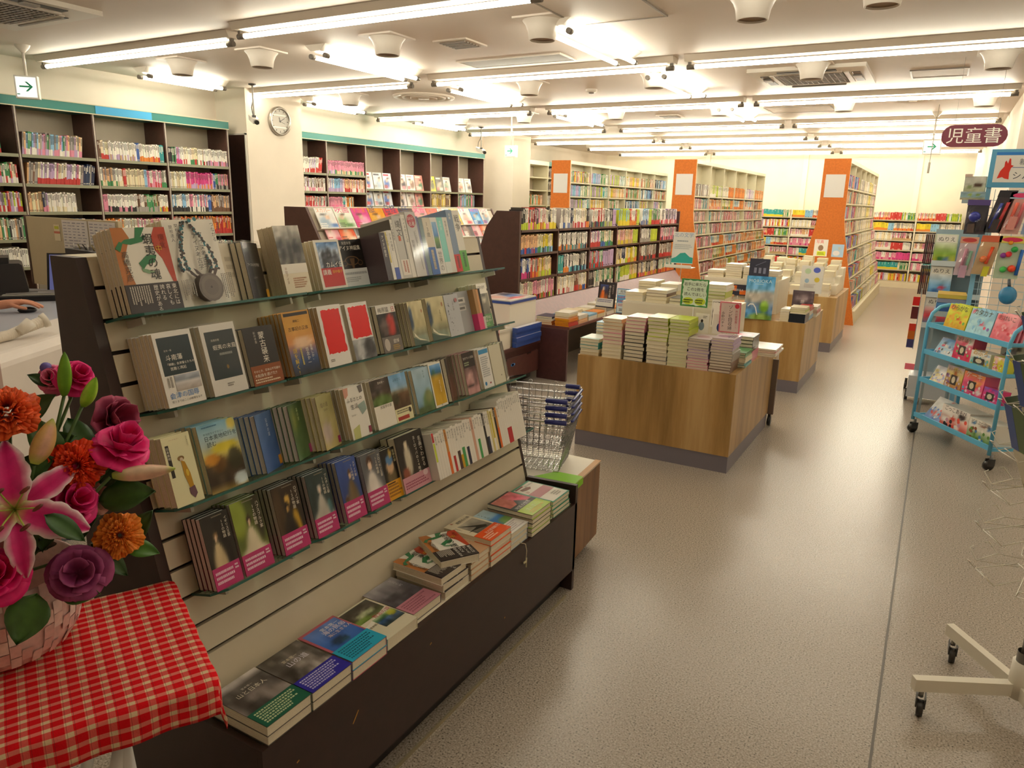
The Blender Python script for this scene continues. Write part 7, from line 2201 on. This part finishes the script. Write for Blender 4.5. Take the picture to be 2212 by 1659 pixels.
def toybag(x, z, w, h, back, items, lab, header=None, seed=1, lean=.0, y=RY - .10, hook=True):
    o = thing('toy_bag', lab, 'toy pack', (x, y, z), group='toy packs hung on the blue rack')
    sh = lean
    M = Matrix(((1, 0, sh, 0), (0, 1, 0, 0), (0, 0, 1, 0), (0, 0, 0, 1)))
    m = MB().box(0, .0, 0, w, .003, h, back).move(M)
    m.build('backing_card', GLOSS, o)
    if header:
        m = MB().box(-.003, -.004, h * .84, w + .003, .004, h, header[0])
        if len(header) > 1: m.face([(w * .5 + w * .42 * math.cos(a * math.pi / 8), -.0046, h * .92 + h * .055 * math.sin(a * math.pi / 8)) for a in range(16)], header[1])
        m.move(M).build('header_card', GLOSS, o)
    r = random.Random(seed)
    for kind, cx, cz, s1, c in items:
        m = MB()
        if kind == 'ball': m.ball((cx * w, -.022, cz * h), s1 * w, 14, 10, c)
        elif kind == 'bar': m.tube([(cx * w, -.018, cz * h - s1 * h), (cx * w + .01, -.018, cz * h + s1 * h)], .011, 10, c)
        else: m.obox((cx * w - s1 * w, -.03, cz * h - s1 * h), (2 * s1 * w, 0, 0), (0, .026, 0), (0, 0, 2 * s1 * h * .8), c)
        m.move(M).build('toy', PLAST, o)
    m = MB()
    n = 7
    P = {}
    for j in range(n + 1):
        for i in range(n + 1):
            u, v = i / n, j / n
            b = -.045 * math.sin(math.pi * u) ** .6 * math.sin(math.pi * min(1, v * 1.1)) ** .6 + r.uniform(-.006, .006)
            P[i, j] = (u * w, b - .002, v * h * .84)
    for j in range(n):
        for i in range(n):
            m.face([P[i, j], P[i + 1, j], P[i + 1, j + 1], P[i, j + 1]], '#ffffff', False)
    m.move(M).build('clear_bag', FILM, o)
    MB().tube([(w / 2 + sh * h, .0, h - .01), (w / 2 + sh * h, RY - y + .01, h - .005)], .002, 6, '#c9ced2').build('hook', CHROME, o)
    return o
toybag(.14, 1.41, .13, .235, '#3a3844', [('ball', .4, .5, .28, '#28308a'), ('block', .7, .3, .18, '#2a2630'), ('block', .3, .2, .16, '#5a4a44')], 'dark blue and black toy pack, top row of the rack', ('#5a4a8a',), 1)
toybag(.255, 1.425, .10, .285, '#35303a', [('bar', .3, .4, .3, '#2c3a90'), ('bar', .65, .4, .32, '#b82a2c'), ('block', .5, .2, .2, '#3a3034')], 'slanted toy pack with red and blue sticks, top row', ('#23222c',), 2, .22)
toybag(.345, 1.42, .115, .28, '#e3b0a8', [('bar', .35, .45, .3, '#e0604a'), ('bar', .7, .45, .3, '#c85a60'), ('block', .5, .3, .2, '#e89a90')], 'salmon pink slanted toy pack, top row of the rack', ('#a9c4dc', '#e0407a'), 3, .15)
toybag(.475, 1.42, .12, .27, '#9fb8dc', [('block', .5, .4, .25, '#6a8ac8'), ('ball', .5, .7, .2, '#d85a7a')], 'pale blue toy pack cut off by the frame, top row', ('#8ab0dc',), 4, .1)
toybag(.12, 1.12, .105, .27, '#d9c4cc', [('bar', .35, .45, .25, '#c48aa0'), ('bar', .65, .4, .25, '#8ab8a0'), ('block', .5, .15, .2, '#c9a0b8')], 'pale pink toy pack, lower row of the rack', ('#e0a890', '#c8484a'), 5, .06)
toybag(.225, 1.135, .115, .27, '#d8b48a', [('bar', .6, .5, .22, '#f0501e'), ('ball', .4, .4, .2, '#e8783a'), ('block', .7, .12, .16, '#d8d03a')], 'orange toy pack with yellow-capped bottle, lower row', ('#d86a4a',), 6, .14)
toybag(.36, 1.115, .145, .29, '#cfe0c4', [('ball', .25, .55, .13, '#8a3a9a'), ('ball', .45, .58, .14, '#e0303a'), ('ball', .65, .7, .14, '#2aa84a'), ('ball', .35, .22, .15, '#4ac45a'), ('ball', .68, .25, .17, '#f04a1e'), ('bar', .9, .4, .3, '#2a6ac0'), ('ball', .45, .85, .1, '#f0a02a')], 'toy pack of bright green, red and orange balls', ('#e8d86a', '#d8305a'), 7, .02)
t = tag(MB().ball((.47, RY - .09, 1.0), .055, 14, 10, '#3a84b4', (1, .8, 1.15)).tube([(.47, RY - .09, 1.06), (.465, RY - .05, 1.10), (.47, RY + .01, 1.11)], .01, 8, '#2b3a4a').build('blue_pouch', FILM if False else GLOSS), 'shiny blue bagged pouch hanging low on the wire rack', 'pouch')
# animal figure header box at the rack's near end
t = thing('header_box', 'little cardboard display box with animal pictures on top of the rack', 'display box', (0, 0, 0))
MB().box(.085, 6.2, 1.645, .235, 6.245, 1.70, '#cfd0c0').build('tray', PAPER, t)
m = MB()
m.grid((.10, 6.199, 1.70), (.125, 0, 0), (0, 0, .10), 10, 8, pict([(0, '#b9c09a'), (.5, '#c9cfc0'), (1, '#dcdcd2')], [(.65, .45, .22, .16, '#5a4638', 8), (.25, .3, .15, .12, '#8a9a6a', 6)], .08, 88))
m.grid((.085, 6.198, 1.645), (.15, 0, 0), (0, 0, .055), 12, 5, pict([(0, '#b9a87a'), (.4, '#8ab0b8'), (1, '#9fb6c4')], [(.4, .6, .08, .2, '#9ab43a', 8), (.7, .6, .08, .2, '#8aa83a', 8)], .12, 89))
m.box(.098, 6.2, 1.70, .23, 6.205, 1.802, '#6f9a94')
m.build('picture_panel', PAPER, t)
MB().box(.095, 6.19, 1.80, .14, 6.20, 1.818, '#d9c4b4').build('round_tab', PAPER, t)
MB().box(.10, 6.2, 1.62, .25, 6.26, 1.645, '#a9bcc4').build('support_arm', SHELFP, t)
# stack of flat drawing books behind the cart top
for k, (c, z) in enumerate((('#3a64a8', .84), ('#4a7ab8', .872), ('#8a94b0', .904), ('#c9a84a', .936))):
    o = MB().box(.05, 6.28, z, .235, 6.55, z + .030, c).box(.052, 6.282, z + .004, .233, 6.279, z + .026, jit(c, .08)).build('drawing_book', PAPER, label='%s drawing pad in the flat pile behind the cart' % ('dark blue', 'mid blue', 'grey-blue', 'ochre topmost')[k], cat='book', group='drawing pads behind the cart')
t = thing('low_stand', 'low grey stand carrying the pile of drawing pads', 'stand', (0, 0, 0))
MB().box(.04, 6.27, .80, .24, 6.57, .839, '#a8b4b8').build('top', SHELFP, t)
for x in (.05, .22):
    for y in (6.29, 6.54):
        MB().box(x - .008, y - .008, 0, x + .008, y + .008, .80, '#8a969a').build('leg', SHELFP, t)

# ================================================================== wire spinner on a wheeled cross base
SX, SY = .42, 2.55
SPW = '#e0d9c8'
t = thing('spinner_rack', 'white wire card spinner on a cross-shaped wheeled base', 'spinner rack', (SX, SY, 0))
MB().tube([(0, 0, .12), (0, 0, 1.75)], .017, 14, '#7c786f').build('post', SHELFP, t)
MB().lathe([(.001, .20), (.034, .20), (.036, .08), (.001, .08)], 18, SPW).lathe([(.026, .235), (.026, .20)], 16, '#6a665e').build('hub', SHELFP, t)
for a in (2.19, 3.62, 5.0, .4):
    L = .33 if a != 5.0 else .32
    c, s_ = math.cos(a), math.sin(a)
    MB().obox((c * .025 + s_ * .014, s_ * .025 - c * .014, .085), (c * (L - .025), s_ * (L - .025), 0), (-s_ * .028, c * .028, 0), (0, 0, .042), SPW).build('leg', SHELFP, t)
    px_, py_ = c * (L - .03), s_ * (L - .03)
    MB().tube([(px_, py_, .085), (px_, py_, .06)], .008, 8, '#8a867e').obox((px_ - .012, py_ - .022, .03), (.004, 0, 0), (0, .05, 0), (0, 0, .034), '#3a3836').obox((px_ + .012, py_ - .022, .03), (.004, 0, 0), (0, .05, 0), (0, 0, .034), '#3a3836').lathe([(.001, -.009), (.026, -.009), (.026, .009), (.001, .009)], 14, '#2b2826', Matrix.Translation((px_ + .002, py_ - .012, .0265)) @ Matrix.Rotation(math.pi / 2, 4, 'Y')).build('caster', PLAST, t)
for a in np.linspace(0, 2 * math.pi, 9)[:-1]:
    MB().tube([(.05 * math.cos(a), .05 * math.sin(a), .52), (.05 * math.cos(a), .05 * math.sin(a), 1.72)], .0022, 5, SPW).build('core_wire', SHELFP, t)
MB().lathe([(.02, .56), (.058, .56), (.058, .60), (.02, .60)], 18, SPW).build('bearing_collar', SHELFP, t)
k = 0
for ti, z in enumerate((.48, .61, .74, .87, 1.0, 1.13, 1.26, 1.39)):
    for ai, a in enumerate((2.55, 3.55, 4.55, 5.6, .5, 1.5)):
        c, s_ = math.cos(a), math.sin(a)
        P = lambda r, q, dz: (c * r - s_ * q, s_ * r + c * q, z + dz)
        m = MB()
        m.tube([P(.055, -.045, .03), P(.17, -.055, .0), P(.20, -.05, .03), P(.20, -.03, .032)], .0016, 5, SPW)
        m.tube([P(.055, .045, .03), P(.17, .055, .0), P(.20, .05, .03), P(.20, .03, .032)], .0016, 5, SPW)
        m.tube([P(.055, -.045, .03), P(.055, .045, .03)], .0016, 5, SPW).tube([P(.17, -.055, .0), P(.17, .055, .0)], .0016, 5, SPW)
        m.build('wire_pocket', SHELFP, t)
        if z > .72 and ai in (1, 2, 0):
            MB().obox(P(.08, -.05, .02), (-s_ * .10, c * .10, 0), (c * .002, s_ * .002, 0), (c * .05, s_ * .05, .115), '#cfc6ae').build('card_plate', SHELFP, t)
            if z > .84:
                o = thing('postcard_sheet', 'blue and green picture card, %s tier of the spinner, facing pocket %s' % (nth(ti + 1), nth(ai + 1)), 'card', (SX, SY, 0), group='cards in the wire spinner')
                MB().obox(P(.135, -.05, .012), (-s_ * .04, c * .04, 0), (c * .002, s_ * .002, 0), (c * .045, s_ * .045, .135), '#35508f').obox(P(.135, -.009, .012), (-s_ * .06, c * .06, 0), (c * .002, s_ * .002, 0), (c * .045, s_ * .045, .135), '#4a6138').build('card', GLOSS, o)

# ================================================================== signs standing on the tables
def easel(lab, cat, name, O, w, h, base_c, ops, lean=.12, yaw=0.0, stick=None, thick=.004, border=None):
    """upright printed board facing -y; O is its lower left corner"""
    o = thing(name, lab, cat)
    MB().box(0, 0, -thick, w, h, 0, base_c).build('board', PAPER, o)
    m = MB()
    draw(m, flatten(ops), 0, 0, w, h, .0002)
    m.build('print', GLOSS, o)
    if stick:
        MB().tube([(w / 2, 0, -thick / 2), (w / 2, -stick, -thick / 2)], .0025, 6, '#d9d5cc').obox((w / 2 - .03, -stick, -.03), (.06, 0, 0), (0, .003, 0), (0, 0, .06), '#cfcabf').build('stick', PLAST, o)
    cy, sy, cl, sl_ = math.cos(yaw), math.sin(yaw), math.cos(lean), math.sin(lean)
    ux = Vector((cy, sy, 0))
    nn = Vector((sy, -cy, 0))
    up = Vector((0, 0, cl)) - nn * sl_
    o.matrix_world = frame(O, ux, up, ux.cross(up))
    return o
easel('green-bordered handwritten card on a stick on the nearest table', 'sign', 'handwritten_card', (-1.405, 4.66, .925), .178, .178, '#3f8a4a', [('p', ragged(.06, .05, .94, .95, 5, 10, .02), '#d6e8d2'), ('e', .28, .2, .2, .13, '#c4d83a'), ('e', .72, .2, .2, .13, '#c4d83a'), ('h', '岩手に来たら', .1, .76, .135, '#22302a'), ('h', 'この2冊を', .2, .58, .145, '#22302a'), ('h', '読んでほしい', .12, .4, .135, '#22302a'), ('k', .12, .12, .44, .28, '#3a4a2a', 2, False), ('k', .56, .12, .88, .28, '#3a4a2a', 2, False)], .0, 0, .31)
easel('pink-bordered tilted handwritten card above the near piles', 'sign', 'handwritten_card', (-1.09, 4.45, .815), .125, .19, '#d87a84', [('r', .06, .04, .94, .96, '#dcc6bc'), ('v', 'ゾンビ回収婦', .42, .92, .205, '#2b2424'), ('v', '小砂川チト', .1, .7, .16, '#3a2a30'), ('v', '芥川賞受賞!!', .74, .76, .13, '#b8384a'), ('e', .82, .88, .11, .075, '#d8404e')], -.1, .0, .19)
easel('white card with red writing behind the pink-bordered one', 'sign', 'handwritten_card', (-1.18, 4.58, .82), .12, .17, '#e9e4da', [('p', ragged(.08, .06, .92, .94, 6, 8, .015), '#55504a'), ('p', ragged(.1, .075, .9, .925, 7, 8, .015), '#efeae0'), ('v', 'おすすめ', .4, .86, .16, '#c03a42'), ('k', .2, .1, .7, .2, '#4a443e', 2, False)], .05, -.15, .19)
for k, (x, c) in enumerate(((-1.235, '#7a8a9a'), (-1.13, '#2f3f7a'))):
    easel(('cream postcard with round sketch standing among the piles', 'pale postcard with a blue robed figure standing among the piles')[k], 'card', 'picture_card', (x, 4.43 + .02 * k, .80), .085, .12, '#e3ddd0', [('e', .5, .35, .2, .22, c), ('e', .5, .62, .09, .08, '#2b2426'), ('k', .55, .75, .9, .9, '#8a8478', 2, False)], .12)
o = make_book(.235, .37, .045, '#4a92c4', flatten([('g', 0, 0, 1, 1, 18, 24, pict([(0, '#6a9a6a'), (.08, '#3f7aa8'), (.3, '#6a8ab0'), (.45, '#a9a8a0'), (.6, '#b9b4a8'), (.7, '#6fb0da'), (1, '#3f94cc')], [(.35, .5, .2, .1, '#c4bcae', 5), (.75, .55, .2, .1, '#9a948c', 5), (.7, .3, .15, .14, '#8ab83a', 5), (.2, .12, .25, .1, '#4a8ac0', 5), (.6, .06, .4, .08, '#7a9a3a', 5)], .16, 91, 11)), ('p', [(.12, .3), (.2, .36), (.32, .36), (.42, .28), (.5, .1), (.47, .1), (.39, .26), (.31, .33), (.21, .33), (.14, .28)], '#e6e6e2'), ('h', 'MORIOKA', .07, .85, .17, '#d6ecf4'), ('k', .3, .8, .7, .83, '#b9dcea', 1, False)]), right=True, name='guide_book', page='#8a9a8a')
tag(o, 'large sky blue illustrated guide book standing on the middle table', 'book')
o.matrix_world = frame((-1.40, 6.545, .6105), (.985, .17, 0), (.0, .1, .995), (.17, -.98, .1))
MB().box(-.01, -.0, -.055, .27, .002, .02, '#ffffff').build('clear_stand', FILM, o)
easel('dark navy book cover with white stars standing behind the guide', 'book', 'display_book', (-1.44, 6.78, .915), .17, .20, '#2b2c3c', [('k', .2, .3, .9, .6, '#8a8ca0', 3, True), ('p', [(.3, .7), (.8, .9), (.82, .89), (.32, .68)], '#6a6c80')], .1, 0, None, .02)
easel('small orange and black notice card before the middle riser', 'card', 'notice_card', (-1.62, 6.92, .76), .14, .10, '#2b2a3a', [('r', .0, .4, .4, .9, '#d86a1e'), ('r', .6, .1, 1, .5, '#d86a1e'), ('h', 'TERRA', .2, .4, .2, '#d6e0e0')], .05, 0, .14)
easel('white flower-patterned book standing on the far side of the middle table', 'book', 'display_book', (-1.06, 7.2, .80), .19, .25, '#e6e2d8', [('e', .3, .8, .14, .1, '#b9cfa8'), ('e', .7, .85, .16, .1, '#5a6ac8'), ('e', .75, .5, .12, .09, '#e0c84a'), ('e', .3, .45, .1, .08, '#a8c4d8'), ('k', .2, .2, .8, .35, '#c4b8b0', 3, False)], .1, 0, .19, .03)
easel('grey-violet photo book leaning below the flower-patterned one', 'book', 'display_book', (-1.08, 7.0, .7), .18, .14, '#5a4c54', [('g', .04, .05, .96, .9, 10, 8, pict([(0, '#4a3c44'), (1, '#6a5c62')], [(.5, .5, .3, .3, '#8a7c80')], .15, 93)), ('h', '旅', .4, .2, .2, '#d9d0cc')], .12, 0, .09, .02)
easel('pale poster of a green mountain on a clear stand by the gondola end', 'poster', 'standing_poster', (-1.755, 5.5, 1.13), .165, .235, '#d9d8d2', [('p', [(.0, .02), (1, .02), (1, .2), (.85, .22), (.62, .35), (.4, .33), (.2, .2), (0, .14)], '#2a9a90'), ('h', '北の文学', .04, .85, .225, '#7a98b8'), ('k', .2, .68, .85, .75, '#8a94a0', 1, False), ('k', .1, .45, .9, .62, '#a8b0b4', 3, False)], .1, 0, .51)
MB().box(-1.775, 5.43, 1.10, -1.575, 5.54, 1.106, '#dcdcd8').box(-1.775, 5.425, 1.106, -1.575, 5.43, 1.125, '#e6e3dc').build('clear_tray', PLAST, label='clear leaflet tray under the green mountain poster', cat='tray')
easel('blue-edged handwritten poster with red lettering on the gondola ledge', 'sign', 'handwritten_poster', (-2.22, 5.6, .69), .125, .20, '#3f8ab8', [('r', .04, .03, .96, .97, '#d6e4ea'), ('r', .04, .42, .96, .74, '#58a8dc'), ('h', '真珠―', .2, .84, .2, '#4a4440'), ('k', .1, .76, .9, .82, '#6a6460', 1, False), ('h', 'HAPPY', .08, .6, .25, '#c8323c'), ('h', 'ENDING', .08, .45, .23, '#c8323c'), ('k', .1, .28, .9, .4, '#b84a50', 2, False), ('k', .2, .08, .8, .2, '#4a444a', 2, False)], .05, 0, .2)
o = easel('black book with orange robed figure standing on the gondola ledge', 'book', 'display_book', (-2.52, 5.9, .68), .165, .22, '#2b2426', [('g', .1, .28, .58, .9, 8, 10, pict([(0, '#d8762a'), (.5, '#3a2c3a'), (1, '#3a4a80')], [(.35, .35, .2, .35, '#e0702a', 6), (.4, .75, .12, .1, '#e6cdb0', 7)], .05, 94)), ('v', '途上の王国', .62, .9, .13, '#e6dcd0'), ('v', '村田喜代子', .82, .93, .1, '#b9a8a0'), ('r', -.08, 0, .95, .36, '#dcd9d2'), ('k', .0, .2, .9, .33, '#5a5a8a', 2, False), ('r', -.08, .0, .95, .05, '#2b2a36')], .12, -.12, .19, .02)
easel('red and white wildlife book standing on the farthest table', 'book', 'display_book', (-1.30, 9.6, 1.0), .15, .2, '#e6e0d6', [('h', '写真', .1, .78, .3, '#d8323c'), ('e', .5, .5, .2, .17, '#8a6a50'), ('r', .25, .04, .9, .3, '#d8e02a'), ('k', .3, .08, .85, .24, '#3a6a2a', 2, False)], .08, 0, None, .02)
easel('pale blue book standing beside the wildlife book', 'book', 'display_book', (-1.10, 9.62, 1.0), .13, .15, '#a8c4dc', [('e', .4, .3, .3, .2, '#dcd6d8'), ('h', '空', .5, .6, .25, '#d8b84a')], .08, 0, None, .02)
# small pull cord in the bright far part, and the trolley half hidden behind the nearest table
t = thing('pull_cord', 'thin hanging pull cord with a grey weight by the far exit sign', 'pull cord', (-.22, 9.9, 0))
MB().tube([(0, 0, 2.1), (.01, 0, CEIL)], .003, 6, '#a8a094').tube([(0, 0, 1.98), (0, 0, 2.1)], .012, 8, '#a8a094').build('cord', PLAST, t)
t = thing('brown_trolley', 'thin brown board trolley just behind the nearest oak table', 'trolley', (0, 0, 0))
MB().box(-1.35, 5.40, .09, -.875, 5.425, .50, '#6a5a50').box(-.895, 5.398, .50, -.88, 5.42, .60, '#e3dcd6').build('board', PAPER, t)
MB().lathe([(.001, -.012), (.035, -.012), (.035, .012), (.001, .012)], 14, '#1d1a18', Matrix.Translation((-.90, 5.425, .036)) @ Matrix.Rotation(math.pi / 2, 4, 'Y')).box(-.91, 5.41, .04, -.89, 5.44, .1, '#2b2826').box(-1.33, 5.41, .0, -1.30, 5.44, .1, '#2b2826').build('wheel', PLAST, t)
# white corner post of the far wall
MB().box(.40, 16.6, 0, .53, 17.0, CEIL, '#f4ead6').build('trim_9', WALLP, kind='structure')
# ------------------------------------------------------------------ the mass of far shelved books
for nm, lab in (('comic_books', 'remaining comics packed along the teal wall shelves'), ('paperback_books', 'remaining books on the farther bays of the dark gondola'), ('piled_books', 'cream and white books piled in steps on the farthest table'), ('bookcase_books', 'books filling the tall orange-ended and far wall bookcases')):
    if nm in STUFF:
        STUFF[nm].build(nm, PAPER, label=lab, cat='books', kind='stuff')
bpy.data.objects.remove(_gob)
